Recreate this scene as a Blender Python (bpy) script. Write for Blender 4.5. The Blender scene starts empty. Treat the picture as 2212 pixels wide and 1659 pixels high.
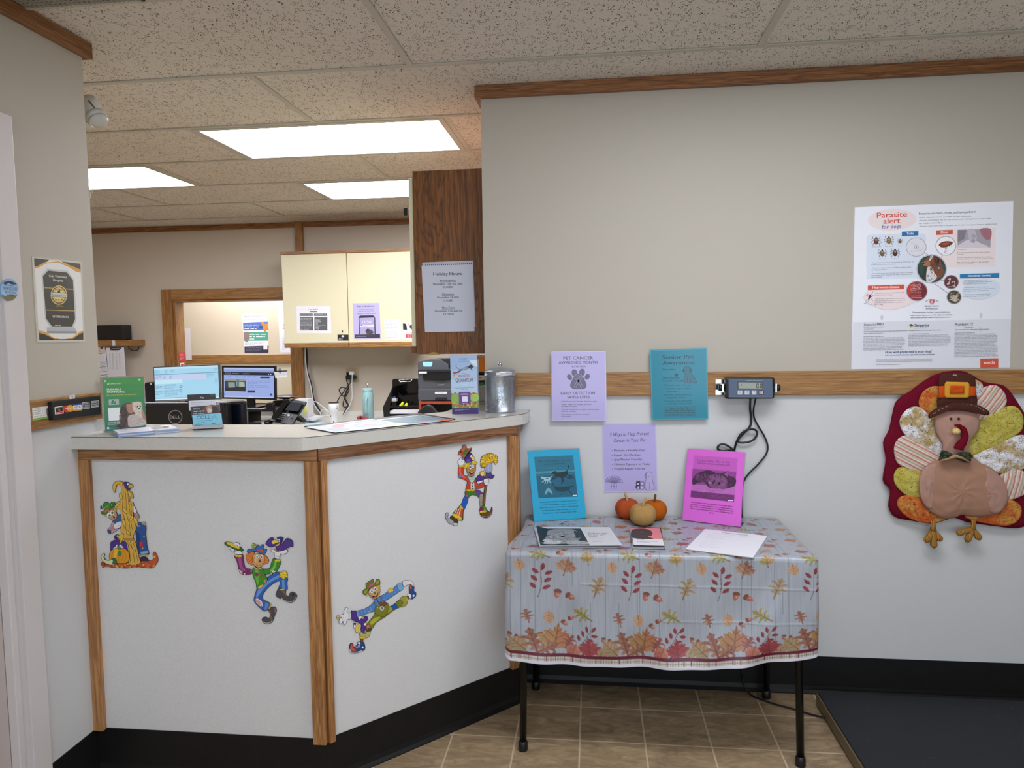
import bpy, bmesh, math, random
import numpy as np
from mathutils import Vector as V, Matrix
from mathutils.geometry import tessellate_polygon
R=math.radians; PI=math.pi
S=bpy.context.scene; COL=S.collection
random.seed(4)
# ------------------------------------------------------------ camera
FPX=1545.15; YAW,PIT,ROL,HC=.1126,.0733,-.0137,1.4495
_cy,_sy=math.cos(YAW),math.sin(YAW); f0=V((-_sy,_cy,0)); r0=V((_cy,_sy,0)); u0=V((0,0,1))
_cp,_sp=math.cos(PIT),math.sin(PIT); FW=f0*_cp-u0*_sp; UP=u0*_cp+f0*_sp
_cr,_sr=math.cos(ROL),math.sin(ROL); RT=r0*_cr+UP*_sr; UP=UP*_cr-r0*_sr
CAM=V((0,0,HC))
cd=bpy.data.cameras.new('camera'); cam=bpy.data.objects.new('camera',cd); COL.objects.link(cam)
cd.sensor_width=36; cd.lens=36*FPX/2212; cd.clip_start=.05; cd.clip_end=60
cam.matrix_world=Matrix(((RT.x,UP.x,-FW.x,0),(RT.y,UP.y,-FW.y,0),(RT.z,UP.z,-FW.z,HC),(0,0,0,1)))
S.camera=cam
def ray(u,v): return FW+RT*((u-1106)/FPX)-UP*((v-829.5)/FPX)
def hit(u,v,p,n):
    d=ray(u,v); return CAM+d*((p-CAM).dot(n)/d.dot(n))
def atY(u,v,y): return hit(u,v,V((0,y,0)),V((0,1,0)))
def atZ(u,v,z): return hit(u,v,V((0,0,z)),V((0,0,1)))
def atX(u,v,x): return hit(u,v,V((x,0,0)),V((1,0,0)))
# ------------------------------------------------------------ colours and materials
def lin(c):
    if isinstance(c,str):
        c=c.lstrip('#'); c=c if len(c)==6 else ''.join(q*2 for q in c); c=[int(c[i:i+2],16)/255 for i in (0,2,4)]
    return tuple(((x/12.92) if x<=.04045 else ((x+.055)/1.055)**2.4) for x in c[:3])
_M={}
def mat(name,c=(.8,.8,.8),rough=.6,metal=0.,emit=0.,spec=.5,alpha=1.,trans=0.,bump=0.,bscale=200.,coat=0.,var=0.,vscale=8.):
    if name in _M: return _M[name]
    m=bpy.data.materials.new(name); m.use_nodes=True; nt=m.node_tree; b=nt.nodes['Principled BSDF']
    L=lin(c)+(1,)
    b.inputs['Base Color'].default_value=L; b.inputs['Roughness'].default_value=rough; b.inputs['Metallic'].default_value=metal
    b.inputs['Specular IOR Level'].default_value=spec; b.inputs['Alpha'].default_value=alpha; b.inputs['Transmission Weight'].default_value=trans
    b.inputs['Coat Weight'].default_value=coat
    if emit: b.inputs['Emission Color'].default_value=L; b.inputs['Emission Strength'].default_value=emit
    if bump or var:
        tc=nt.nodes.new('ShaderNodeTexCoord')
    if bump:
        n=nt.nodes.new('ShaderNodeTexNoise'); n.inputs['Scale'].default_value=bscale; n.inputs['Detail'].default_value=3
        bp=nt.nodes.new('ShaderNodeBump'); bp.inputs['Strength'].default_value=bump; bp.inputs['Distance'].default_value=.001
        nt.links.new(tc.outputs['Object'],n.inputs['Vector']); nt.links.new(n.outputs['Fac'],bp.inputs['Height']); nt.links.new(bp.outputs['Normal'],b.inputs['Normal'])
    if var:
        n=nt.nodes.new('ShaderNodeTexNoise'); n.inputs['Scale'].default_value=vscale; n.inputs['Detail'].default_value=5
        mx=nt.nodes.new('ShaderNodeMix'); mx.data_type='RGBA'; mx.inputs[6].default_value=tuple(x*(1-var) for x in L[:3])+(1,); mx.inputs[7].default_value=tuple(min(1,x*(1+var)) for x in L[:3])+(1,)
        nt.links.new(tc.outputs['Object'],n.inputs['Vector']); nt.links.new(n.outputs['Fac'],mx.inputs[0]); nt.links.new(mx.outputs[2],b.inputs['Base Color'])
    _M[name]=m; return m
class NT:
    """small node helper"""
    def __init__(s,name):
        s.m=bpy.data.materials.new(name); s.m.use_nodes=True; s.t=s.m.node_tree; s.b=s.t.nodes['Principled BSDF']; _M[name]=s.m
        s.tc=s.t.nodes.new('ShaderNodeTexCoord')
    def n(s,ty,**k):
        x=s.t.nodes.new(ty)
        for a,v in k.items():
            if a.startswith('_'): setattr(x,a[1:],v)
            else: x.inputs[a.replace('__',' ')].default_value=v
        return x
    def l(s,a,b): s.t.links.new(a,b)
    def math(s,op,a,b=None,c=None):
        x=s.t.nodes.new('ShaderNodeMath'); x.operation=op
        for i,q in enumerate((a,b,c)):
            if q is None: continue
            if hasattr(q,'default_value') or hasattr(q,'links'): s.l(q,x.inputs[i])
            else: x.inputs[i].default_value=q
        return x.outputs[0]
    def mix(s,f,a,b):
        x=s.t.nodes.new('ShaderNodeMix'); x.data_type='RGBA'
        for i,q in ((0,f),(6,a),(7,b)):
            if isinstance(q,(tuple,list)): x.inputs[i].default_value=tuple(q)[:3]+(1,)
            elif isinstance(q,(int,float)): x.inputs[i].default_value=q
            else: s.l(q,x.inputs[i])
        return x.outputs[2]
    def mapping(s,scale=(1,1,1),rot=(0,0,0),loc=(0,0,0),src=None):
        x=s.n('ShaderNodeMapping'); x.inputs['Scale'].default_value=scale; x.inputs['Rotation'].default_value=rot; x.inputs['Location'].default_value=loc
        s.l(src or s.tc.outputs['Object'],x.inputs['Vector']); return x.outputs[0]
    def noise(s,vec,scale,detail=3,rough=.5,dist=0):
        x=s.n('ShaderNodeTexNoise',Scale=scale,Detail=detail,Roughness=rough,Distortion=dist); s.l(vec,x.inputs['Vector']); return x.outputs['Fac']
    def ramp(s,f,stops):
        x=s.n('ShaderNodeValToRGB'); e=x.color_ramp.elements
        while len(e)<len(stops): e.new(.5)
        for q,(p,c) in zip(e,stops): q.position=p; q.color=tuple(c)[:3]+(1,)
        s.l(f,x.inputs[0]); return x.outputs[0]
    def bump(s,h,st=.3,d=.002):
        x=s.n('ShaderNodeBump',Strength=st,Distance=d); s.l(h,x.inputs['Height']); s.l(x.outputs[0],s.b.inputs['Normal'])
    def color(s,c): s.l(c,s.b.inputs['Base Color'])
def oak(name,axis,lt,dk,rough=.45,ring=1.,across=22.,along=1.3,rotz=0.):
    """axis = grain direction 0/1/2"""
    q=NT(name); sc=[across]*3; sc[axis]=along
    src=q.mapping(rot=(0,0,rotz)) if rotz else None
    v=q.mapping(scale=sc,src=src)
    n1=q.noise(v,1.,4,.55,.6)
    w=q.math('FRACT',q.math('MULTIPLY',n1,7.*ring)); w=q.math('ABSOLUTE',q.math('SUBTRACT',w,.5)); w=q.math('MULTIPLY',w,2.)
    s2=[260.]*3; s2[axis]=9.
    n2=q.noise(q.mapping(scale=s2,src=src),1.,2,.6)
    a=lin(lt); b=lin(dk)
    c=q.ramp(w,[(0.,b),(.22,tuple(x*.6+y*.4 for x,y in zip(a,b))),(.6,a)])
    c2=q.mix(q.ramp(n2,[(.42,(0,0,0)),(.62,(1,1,1))]),tuple(x*.6 for x in b),c)
    f=q.mix(.55,c,c2); q.color(f); q.b.inputs['Roughness'].default_value=rough
    q.bump(n2,.12,.0006); return q.m
OAKX=oak('oak_grain_along_x',0,'#ad8049','#8a5c30'); OAKY=oak('oak_grain_along_y',1,'#ad8049','#8a5c30'); OAKZ=oak('oak_grain_upright',2,'#ad7c44','#84572c')
OAKD=oak('stained_oak_crown',0,'#a06c3e','#6e421f'); OAKDY=oak('stained_oak_crown_side',1,'#a06c3e','#6e421f')
BROWN=oak('dark_oak_laminate',2,'#8a541e','#56310c',.5,2.6,4.6,1.1)
def wallpaint():
    q=NT('two_tone_wall_vinyl'); sep=q.n('ShaderNodeSeparateXYZ'); q.l(q.tc.outputs['Object'],sep.inputs[0])
    up=q.math('GREATER_THAN',sep.outputs['Z'],1.235)
    n=q.noise(q.tc.outputs['Object'],420.,3); n3=q.noise(q.tc.outputs['Object'],2.2,3)
    lo=q.mix(n,lin('#c4c6c6'),lin('#d9dada')); hi=q.mix(n,lin('#b5afa2'),lin('#bfb9ac'))
    hi=q.mix(q.math('MULTIPLY',n3,.15),hi,lin('#a39c8f'))
    q.color(q.mix(up,lo,hi)); q.b.inputs['Roughness'].default_value=.62; q.bump(n,.12,.0008); return q.m
WALL=wallpaint()
OFFW=mat('office_wall_vinyl','#c3b8a8',.65,bump=.1,bscale=400,var=.04,vscale=3)
FARW=mat('far_room_wall','#cfc4ae',.65)
FARLO=mat('far_room_wall_light','#e2dcc6',.65)
def panelmat():
    q=NT('speckled_laminate'); n=q.noise(q.tc.outputs['Object'],620.,3,.6)
    q.color(q.ramp(n,[(.32,lin('#cfd0d1')),(.5,lin('#dbdcdc')),(.68,lin('#e4e4e4'))])); q.b.inputs['Roughness'].default_value=.5; return q.m
PANEL=panelmat()
def topmat():
    q=NT('counter_laminate'); n=q.noise(q.tc.outputs['Object'],700.,3,.6)
    q.color(q.ramp(n,[(.32,lin('#c2c0b8')),(.5,lin('#d0cec6')),(.68,lin('#dad8d0'))])); q.b.inputs['Roughness'].default_value=.22; return q.m
CTOP=topmat()
def vinylblack():
    q=NT('black_vinyl_base'); n=q.noise(q.tc.outputs['Object'],30.,4)
    q.color(q.mix(n,lin('#121212'),lin('#1a1a1b'))); q.b.inputs['Roughness'].default_value=.42; q.b.inputs['Specular IOR Level'].default_value=.3; return q.m
BASE=vinylblack()
def floormat():
    q=NT('stone_look_floor_tile'); v=q.mapping(loc=(.052,-2.674,0))
    br=q.n('ShaderNodeTexBrick',_offset=0.,_squash=1.,Scale=1.,Mortar__Size=.0035,Mortar__Smooth=.3,Bias=0.,Brick__Width=.2285,Row__Height=.2285)
    br.inputs['Color1'].default_value=(0,0,0,1); br.inputs['Color2'].default_value=(1,1,1,1); q.l(v,br.inputs['Vector'])
    n=q.noise(q.mapping(scale=(6,17,6)),1.6,8,.68,1.2); n2=q.noise(q.tc.outputs['Object'],9.,6,.6,.8)
    c=q.ramp(n,[(.3,lin('#75604a')),(.47,lin('#9c8566')),(.6,lin('#b69e7b')),(.75,lin('#cbb592'))])
    c=q.mix(q.math('MULTIPLY',n2,.35),c,lin('#84715c'))
    sepc=q.n('ShaderNodeSeparateColor'); q.l(br.outputs['Color'],sepc.inputs[0])
    c=q.mix(q.math('MULTIPLY',sepc.outputs[0],.22),c,lin('#b09770'))
    c=q.mix(br.outputs['Fac'],c,lin('#cdb999')); q.color(c); q.b.inputs['Roughness'].default_value=.5
    h=q.math('SUBTRACT',q.math('MULTIPLY',n,.5),br.outputs['Fac']); q.bump(h,.35,.002); return q.m
FLOOR=floormat()
def ceilmat():
    q=NT('fissured_acoustic_tile'); o=q.tc.outputs['Object']
    wn=q.n('ShaderNodeTexNoise',Scale=16.,Detail=2.); q.l(o,wn.inputs['Vector'])
    sub=q.n('ShaderNodeVectorMath',_operation='SUBTRACT'); q.l(wn.outputs['Color'],sub.inputs[0]); sub.inputs[1].default_value=(.5,.5,.5)
    scl=q.n('ShaderNodeVectorMath',_operation='SCALE'); q.l(sub.outputs[0],scl.inputs[0]); scl.inputs['Scale'].default_value=.055
    add=q.n('ShaderNodeVectorMath',_operation='ADD'); q.l(o,add.inputs[0]); q.l(scl.outputs[0],add.inputs[1])
    mp=q.mapping(scale=(250,92,1),rot=(0,0,.12),src=add.outputs[0])
    vo=q.n('ShaderNodeTexVoronoi',Scale=1.,Randomness=1.); q.l(mp,vo.inputs['Vector'])
    pick=q.math('GREATER_THAN',q.noise(q.mapping(scale=(70,40,1)),1.,1),.5)
    fis=q.math('MULTIPLY',q.math('LESS_THAN',vo.outputs['Distance'],.33),pick)
    v2=q.n('ShaderNodeTexVoronoi',Scale=170.,Randomness=1.); q.l(o,v2.inputs['Vector'])
    pin=q.math('LESS_THAN',v2.outputs['Distance'],.2)
    hole=q.math('MAXIMUM',fis,q.math('MULTIPLY',pin,.45))
    n=q.noise(o,3.,3); base=q.mix(n,lin('#d8d2c8'),lin('#e0dad0'))
    q.color(q.mix(hole,base,lin('#4a443b'))); q.b.inputs['Roughness'].default_value=.9
    q.bump(q.math('SUBTRACT',1.,hole),.5,.002); return q.m
CEIL=ceilmat()
GRID=mat('ceiling_grid_metal','#bdb9ad',.45)
WHITE=mat('white_paint','#d3cecd',.4,var=.03)
BLACKM=mat('black_plastic','#0d0d0f',.4); BLACKG=mat('black_gloss','#08080a',.15)
CREAM=mat('cream_cabinet_laminate','#ddd6b4',.5)
CHROME=mat('chrome','#d0d0d2',.15,1.)
def printmat(name,rough,coat=0.,emit=0.):
    q=NT(name); a=q.n('ShaderNodeVertexColor',_layer_name='Col'); q.color(a.outputs[0]); q.b.inputs['Roughness'].default_value=rough
    q.b.inputs['Coat Weight'].default_value=coat; q.b.inputs['Coat Roughness'].default_value=.12
    if emit:
        q.t.links.remove(q.b.inputs['Base Color'].links[0]); q.b.inputs['Base Color'].default_value=(.02,.02,.025,1); q.l(a.outputs[0],q.b.inputs['Emission Color']); q.b.inputs['Emission Strength'].default_value=emit
    return q.m
PAPER=printmat('printed_paper',.7); LAMI=printmat('laminated_print',.4,.45); CARD=printmat('printed_card',.45); SCREEN=printmat('lit_screen',.3,0,.68)
# ------------------------------------------------------------ objects
def tag(o,label=None,cat=None,group=None,kind=None):
    if label: o['label']=label
    if cat: o['category']=cat
    if group: o['group']=group
    if kind: o['kind']=kind
    return o
def thing(name,loc,label,cat,group=None):
    o=bpy.data.objects.new(name,None); o.empty_display_size=.05; COL.objects.link(o); o.location=loc; return tag(o,label,cat,group)
class MB:
    def __init__(s): s.v=[]; s.f=[]; s.mi=[]; s.sm=[]; s.mats=[]; s.T=None
    def m(s,mt):
        if mt not in s.mats: s.mats.append(mt)
        return s.mats.index(mt)
    def add(s,vs,fs,mt=None,smooth=False):
        k=len(s.v)
        for p in vs:
            p=V(p); s.v.append(tuple(s.T@p if s.T else p))
        i=s.m(mt) if mt else 0
        for f in fs: s.f.append([k+j for j in f]); s.mi.append(i); s.sm.append(smooth)
        return s
    def box(s,a,b,mt=None,bev=0.):
        x0,y0,z0=(min(a[i],b[i]) for i in range(3)); x1,y1,z1=(max(a[i],b[i]) for i in range(3))
        if bev<=0:
            return s.add([(x0,y0,z0),(x1,y0,z0),(x1,y1,z0),(x0,y1,z0),(x0,y0,z1),(x1,y0,z1),(x1,y1,z1),(x0,y1,z1)],[(3,2,1,0),(4,5,6,7),(0,1,5,4),(1,2,6,5),(2,3,7,6),(3,0,4,7)],mt)
        bm=bmesh.new(); bmesh.ops.create_cube(bm,size=1.)
        for q in bm.verts: q.co=V(((x0+x1)/2+q.co.x*(x1-x0),(y0+y1)/2+q.co.y*(y1-y0),(z0+z1)/2+q.co.z*(z1-z0)))
        bmesh.ops.bevel(bm,geom=list(bm.edges),offset=min(bev,.45*min(x1-x0,y1-y0,z1-z0)),segments=2,profile=.6,affect='EDGES')
        s.add([q.co for q in bm.verts],[[q.index for q in f.verts] for f in bm.faces],mt); bm.free(); return s
    def prism(s,pts,d,mt=None,smooth=False):
        """closed loop of 3D points extruded by vector d"""
        d=V(d); n=len(pts); pts=[V(p) for p in pts]
        tr=tessellate_polygon([pts]); 
        nn=sum(((pts[i].cross(pts[(i+1)%n])) for i in range(n)),V())
        s.add(pts+[p+d for p in pts],[tuple(t) for t in tr]+[tuple(n+i for i in reversed(t)) for t in tr]+[(i,(i+1)%n,n+(i+1)%n,n+i) for i in range(n)],mt,smooth)
        return s
    def tube(s,path,r,mt=None,seg=10,cap=True):
        path=[V(p) for p in path]; n=len(path); rs=r if isinstance(r,(list,tuple)) else [r]*n
        vs=[];fs=[]; up=None
        for i,p in enumerate(path):
            t=(path[min(i+1,n-1)]-path[max(i-1,0)]).normalized()
            if up is None: up=t.orthogonal().normalized()
            up=(up-t*up.dot(t)); up=up.normalized() if up.length>1e-6 else t.orthogonal().normalized()
            w=t.cross(up)
            for k in range(seg):
                a=2*PI*k/seg; vs.append(p+(up*math.cos(a)+w*math.sin(a))*rs[i])
        for i in range(n-1):
            for k in range(seg): fs.append((i*seg+k,i*seg+(k+1)%seg,(i+1)*seg+(k+1)%seg,(i+1)*seg+k))
        if cap: fs+=[tuple(reversed(range(seg))),tuple((n-1)*seg+k for k in range(seg))]
        return s.add(vs,fs,mt,True)
    def lathe(s,c,prof,mt=None,seg=32,sx=1.,sy=1.,fn=None):
        c=V(c); vs=[];fs=[]; n=len(prof)
        for r,z in prof:
            for k in range(seg):
                a=2*PI*k/seg; q=fn(a,r,z) if fn else r
                vs.append(c+V((q*math.cos(a)*sx,q*math.sin(a)*sy,z)))
        for i in range(n-1):
            for k in range(seg): fs.append((i*seg+k,i*seg+(k+1)%seg,(i+1)*seg+(k+1)%seg,(i+1)*seg+k))
        fs+=[tuple(reversed(range(seg))),tuple((n-1)*seg+k for k in range(seg))]
        return s.add(vs,fs,mt,True)
    def ball(s,c,r,mt=None,seg=16,sc=(1,1,1)):
        n=max(6,seg//2); prof=[(max(1e-4,math.sin(PI*i/n)),-math.cos(PI*i/n)) for i in range(n+1)]; c=V(c); vs=[];fs=[]
        for q,z in prof:
            for k in range(seg):
                a=2*PI*k/seg; vs.append(c+V((q*math.cos(a)*r*sc[0],q*math.sin(a)*r*sc[1],z*r*sc[2])))
        for i in range(n):
            for k in range(seg): fs.append((i*seg+k,i*seg+(k+1)%seg,(i+1)*seg+(k+1)%seg,(i+1)*seg+k))
        return s.add(vs,fs,mt,True)
    def build(s,name,mt=None,parent=None,bevel=0,fix=True):
        o0=V(parent.location) if parent else V()
        if parent and parent.parent: o0=V(parent.location)+V(parent.parent.location)
        me=bpy.data.meshes.new(name); me.from_pydata([tuple(V(p)-o0) for p in s.v],[],s.f)
        ms=s.mats or [mt]
        for q in ms: me.materials.append(q)
        me.polygons.foreach_set('material_index',s.mi); me.polygons.foreach_set('use_smooth',s.sm)
        if fix:
            bm=bmesh.new(); bm.from_mesh(me); bmesh.ops.recalc_face_normals(bm,faces=bm.faces); bm.to_mesh(me); bm.free()
        me.update(); o=bpy.data.objects.new(name,me); COL.objects.link(o)
        if parent: o.parent=parent
        if bevel:
            md=o.modifiers.new('bevel','BEVEL'); md.width=bevel; md.segments=2; md.limit_method='ANGLE'
        return o
def bx(name,a,b,mt,parent=None,bev=0.): return MB().box(a,b,mt,bev).build(name,mt,parent)
def struct(o,label=None): return tag(o,label,kind='structure')
def place(a,c):  # frame matrix: origin c, columns a
    x,y,z=[V(q) for q in a]; return Matrix(((x.x,y.x,z.x,c[0]),(x.y,y.y,z.y,c[1]),(x.z,y.z,z.z,c[2]),(0,0,0,1)))
def cat_rom(pts,k=4,closed=True):
    n=len(pts); out=[]
    for i in range(n if closed else n-1):
        if closed: p=[pts[(i+j-1)%n] for j in range(4)]
        else: p=[pts[max(0,min(n-1,i+j-1))] for j in range(4)]
        for t in range(k):
            t/=k; a=[]
            for d in range(len(pts[0])):
                p0,p1,p2,p3=(q[d] for q in p)
                a.append(.5*((2*p1)+(-p0+p2)*t+(2*p0-5*p1+4*p2-p3)*t*t+(-p0+3*p1-3*p2+p3)*t**3))
            out.append(tuple(a))
    if not closed: out.append(tuple(pts[-1]))
    return out
# ------------------------------------------------------------ drawing on a flat face
_tcache={}; _tcu=bpy.data.curves.new('lettering','FONT'); _tob=bpy.data.objects.new('lettering',_tcu)
def textmesh(t,bold):
    k=(t,bold)
    if k in _tcache: return _tcache[k]
    _tcu.body=t; _tcu.size=1; _tcu.resolution_u=2; _tcu.offset=0.; _tcu.fill_mode='FRONT'
    me=_tob.to_mesh(); vs=[(v.co.x,v.co.y) for v in me.vertices]; fs=[tuple(p.vertices) for p in me.polygons]; _tob.to_mesh_clear()
    if bold:
        n=len(vs); vs=[(x+d,y) for d in (-.014,0,.014) for x,y in vs]; fs=[tuple(i+j*n for i in f) for j in range(3) for f in fs]
    _tcache[k]=(vs,fs); return _tcache[k]
class Ink:
    """flat artwork; x,y are picked in a zoomed crop of the photo (x0,y0,k) and land on the real plane p,n; n points at the viewer"""
    def __init__(s,p,n,crop,step=7e-6):
        s.p=V(p); s.nn=V(n).normalized(); s.crop=crop; s.vs=[]; s.fs=[]; s.cs=[]; s.lay=3e-4; s.step=step; s.mm=None
    def m(s,x,y):
        a,b,k=s.crop; return hit(a+x*k,b+y*k,s.p,s.nn)
    def _face(s,P,fs,c,lift=True):
        k=len(s.vs); s.lay+=s.step if lift else 0
        s.vs+=[q+s.nn*s.lay for q in P]; s.fs+=[tuple(k+i for i in f) for f in fs]; s.cs+=[lin(c)]*len(fs)
    def base(s,pts,c,th=.0012,edge=None):
        P=[s.m(*q) for q in pts]; n=len(P); k=len(s.vs); s.vs+=[q+s.nn*.0004 for q in P]+[q-s.nn*th for q in P]
        T=[tuple(t) for t in tessellate_polygon([P])]
        F=T+[tuple(n+i for i in t) for t in T]+[(i,(i+1)%n,n+(i+1)%n,n+i) for i in range(n)]
        s.fs+=[tuple(k+i for i in f) for f in F]; s.cs+=[lin(c)]*(2*len(T))+[lin(edge or c)]*n; s.lay=max(s.lay,4.2e-4)
    def poly(s,pts,c,sm=0,w=0,lc='#1a1420',fill=True):
        if sm: pts=cat_rom(pts,sm)
        P=[s.m(*q) for q in pts]
        if fill: s._face(P,[tuple(t) for t in tessellate_polygon([P])],c)
        if w: s.stroke(list(pts)+[pts[0]],w,lc)
        return s
    def rect(s,x0,y0,x1,y1,c,w=0,lc='#000000'): return s.poly([(x0,y0),(x1,y0),(x1,y1),(x0,y1)],c,0,w,lc)
    def ell(s,x,y,rx,ry,c,rot=0,w=0,lc='#1a1420',n=20,fill=True):
        a=R(rot); pts=[(x+rx*math.cos(t)*math.cos(a)-ry*math.sin(t)*math.sin(a),y+rx*math.cos(t)*math.sin(a)+ry*math.sin(t)*math.cos(a)) for t in [2*PI*i/n for i in range(n)]]
        return s.poly(pts,c,0,w,lc,fill)
    def stroke(s,pts,w,c,sm=0):
        if sm: pts=cat_rom(pts,sm,False)
        L=[];Rr=[]; n=len(pts)
        for i,(x,y) in enumerate(pts):
            ax,ay=pts[max(0,i-1)]; bx_,by=pts[min(n-1,i+1)]; dx,dy=bx_-ax,by-ay; l=math.hypot(dx,dy) or 1; dx/=l; dy/=l
            L.append((x-dy*w/2,y+dx*w/2)); Rr.append((x+dy*w/2,y-dx*w/2))
        P=[s.m(*q) for q in L]+[s.m(*q) for q in Rr]; s._face(P,[(i,i+1,n+i+1,n+i) for i in range(n-1)],c); return s
    def text(s,t,x0,y0,x1,y1,c,bold=False,h=None,shear=0.):
        vs,fs=textmesh(t,bold)
        if not vs: return s
        a=min(v[0] for v in vs); b=max(v[0] for v in vs); A=s.m(x0,y0); B=s.m(x1,y1); ex=(B-A)/(b-a); up=-(ex.cross(s.nn)).normalized()
        if up.dot(UP)<0: up=-up
        sc=ex.length
        if h: sc=(s.m(x0,y0-h)-A).length/.70
        q3=len(vs)//3 if bold else len(vs); P=[A+ex*(x-a+shear*y)+up*(y*sc)+s.nn*(7e-6*(i//q3)) for i,(x,y) in enumerate(vs)]; s._face(P,fs,c); s.lay-=s.step*.9; return s
    def para(s,lines,x,y,dy,cw,c,slope=0.,h=None,bold=False):
        """left-set small print: cw = width per character"""
        for i,t in enumerate(lines):
            if t: s.text(t,x,y+i*dy,x+cw*len(t),y+i*dy+slope*cw*len(t),c,bold,h)
        return s
    def fuzz(s,x0,y0,x1,y1,rows,c,slope=0.,th=.42,fill=.92,seed=0):
        """unreadably small print: broken word strokes"""
        r=random.Random(seed+rows); dy=(y1-y0)/rows
        for i in range(rows):
            x=x0; xe=x1 if i<rows-1 else x0+(x1-x0)*r.uniform(.4,.9); xe-=r.uniform(0,(x1-x0)*(1-fill))
            while x<xe:
                w=r.uniform(.8,3.2)*dy; w=min(w,xe-x); yy=y0+(i+.5)*dy
                s.poly([(x,yy-dy*th/2+slope*(x-x0)),(x+w,yy-dy*th/2+slope*(x+w-x0)),(x+w,yy+dy*th/2+slope*(x+w-x0)),(x,yy+dy*th/2+slope*(x-x0))],c); s.lay-=s.step
                x+=w+dy*.45
            
        s.lay+=s.step; return s
    def hair(s,cx,cy,rx,ry,n,ln,ang,cols,w=2.,spread=18,seed=1):
        r=random.Random(seed)
        for i in range(n):
            a=r.uniform(0,2*PI); d=math.sqrt(r.random()); x=cx+rx*d*math.cos(a); y=cy+ry*d*math.sin(a); t=R(ang+r.uniform(-spread,spread)); l=ln*r.uniform(.5,1.2)
            s.stroke([(x,y),(x+l*math.cos(t),y+l*math.sin(t))],w*r.uniform(.7,1.3),r.choice(cols)); s.lay-=s.step*.9
        return s
    def build(s,name,mt,parent=None):
        o0=V()
        q=parent
        while q: o0=o0+V(q.location); q=q.parent
        me=bpy.data.meshes.new(name); me.from_pydata([tuple(p-o0) for p in s.vs],[],s.fs); me.materials.append(mt)
        at=me.color_attributes.new('Col','FLOAT_COLOR','CORNER'); arr=[]
        for f,c in zip(s.fs,s.cs): arr+=list(c+(1.,))*len(f)
        at.data.foreach_set('color',arr); me.update(); o=bpy.data.objects.new(name,me); COL.objects.link(o)
        if parent: o.parent=parent
        return o
# ============================================================ ROOM
FT2=.6096; ZC=2.41; XA=-.646; Y0=2.60; YW=2.864
# floor and ceiling
struct(bx('floor',(-5.2,-2.2,-.06),(3.4,7.6,0),FLOOR))
struct(bx('ceiling',(-5.2,-2.2,ZC+.002),(3.4,7.6,ZC+.06),CEIL))
g=MB()
def teex(y,x0,x1): g.box((x0,y-.0115,ZC-.003),(x1,y+.0115,ZC+.001),GRID)
def teey(x,y0,y1): g.box((x-.0115,y0+.0116,ZC-.0029),(x+.0115,y1-.0116,ZC+.001),GRID)
for j in range(-7,6):
    y=Y0+j*FT2; teex(y,-4.9 if y>2.3 else -1.64,-.44 if y>2.9 else 3.2)
    for i in range(-9,7):
        if (i+j)%2: continue
        x=XA+(i+1)*FT2
        if y>2.2 and y+FT2<6.0 and -4.9<x<(-.44 if y+.3>2.87 else 3.2): teey(x,y,y+FT2)
        elif y<=2.2 and -1.6<x<3.2: teey(x,y,y+FT2)
g.box((-4.9,5.94,ZC-.003),(-.44,5.95,ZC+.001),GRID)
struct(g.build('trim_1',GRID),'painted metal T grid of the dropped ceiling')
# right hand wall of the waiting room, its free end beside the counter
struct(bx('wall_right',(-.433,YW,0),(3.2,YW+.12,ZC),WALL))
struct(bx('wall_partition',(-.433,YW+.12,0),(-.31,5.97,ZC),OFFW))
struct(bx('wall_side',(3.2,-2.1,0),(3.32,YW+.12,ZC),WALL))
# left wall with the door opening
lw=MB().box((-1.77,1.80,0),(-1.65,2.235,ZC),WALL).box((-1.77,.82,2.02),(-1.65,1.80,ZC),WALL).box((-1.77,-2.1,0),(-1.65,.82,ZC),WALL)
struct(lw.build('wall_left',WALL))
struct(bx('wall_office_front',(-5.0,2.115,0),(-1.77,2.235,ZC),OFFW))
struct(bx('wall_office_left',(-5.0,2.235,0),(-4.88,7.2,ZC),OFFW))
# back wall of the office with the framed pass-through
YB=5.97; wx0,wx1,wz0,wz1=-3.675,-2.59,.84,1.767
b=MB().box((-4.88,YB,0),(wx0,YB+.12,ZC),OFFW).box((wx1,YB,0),(-.433,YB+.12,ZC),OFFW).box((wx0,YB,wz1),(wx1,YB+.12,ZC),OFFW).box((wx0,YB,0),(wx1,YB+.12,wz0),OFFW)
struct(b.build('wall_back',OFFW))
YF=6.95
fb=MB().box((-4.88,YF,0),(-1.2,YF+.1,1.2),FARLO).box((-4.88,YF,1.2),(-1.2,YF+.1,ZC),FARW)
struct(fb.build('wall_far_room',FARW))
struct(bx('wall_far_room_side',(-1.3,YB+.12,0),(-1.2,YF,ZC),FARW))
w=thing('window_1',(wx0,YB,wz0),None,None); struct(w,'oak framed pass-through opening in the office back wall')
for nm,a,b_ in (('casing',(wx0-.095,YB-.02,wz0-.02),(wx0,YB,wz1+.09)),('casing',(wx1,YB-.02,wz0-.02),(wx1+.10,YB,wz1+.09))): MB().box(a,b_,OAKZ).build(nm,OAKZ,w)
MB().box((wx0,YB-.02,wz1),(wx1,YB,wz1+.09),OAKX).build('head_casing',OAKX,w)
MB().box((wx0,YB,wz0),(wx0+.02,YB+.13,wz1),OAKZ).box((wx1-.02,YB,wz0),(wx1,YB+.13,wz1),OAKZ).box((wx0+.0202,YB,wz1-.02),(wx1-.0202,YB+.13,wz1),OAKX).build('jamb_lining',OAKZ,w)
MB().box((wx0-.1,YB-.05,wz0-.03),(wx1+.12,YB+.14,wz0),OAKX).build('sill',OAKX,w)
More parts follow.
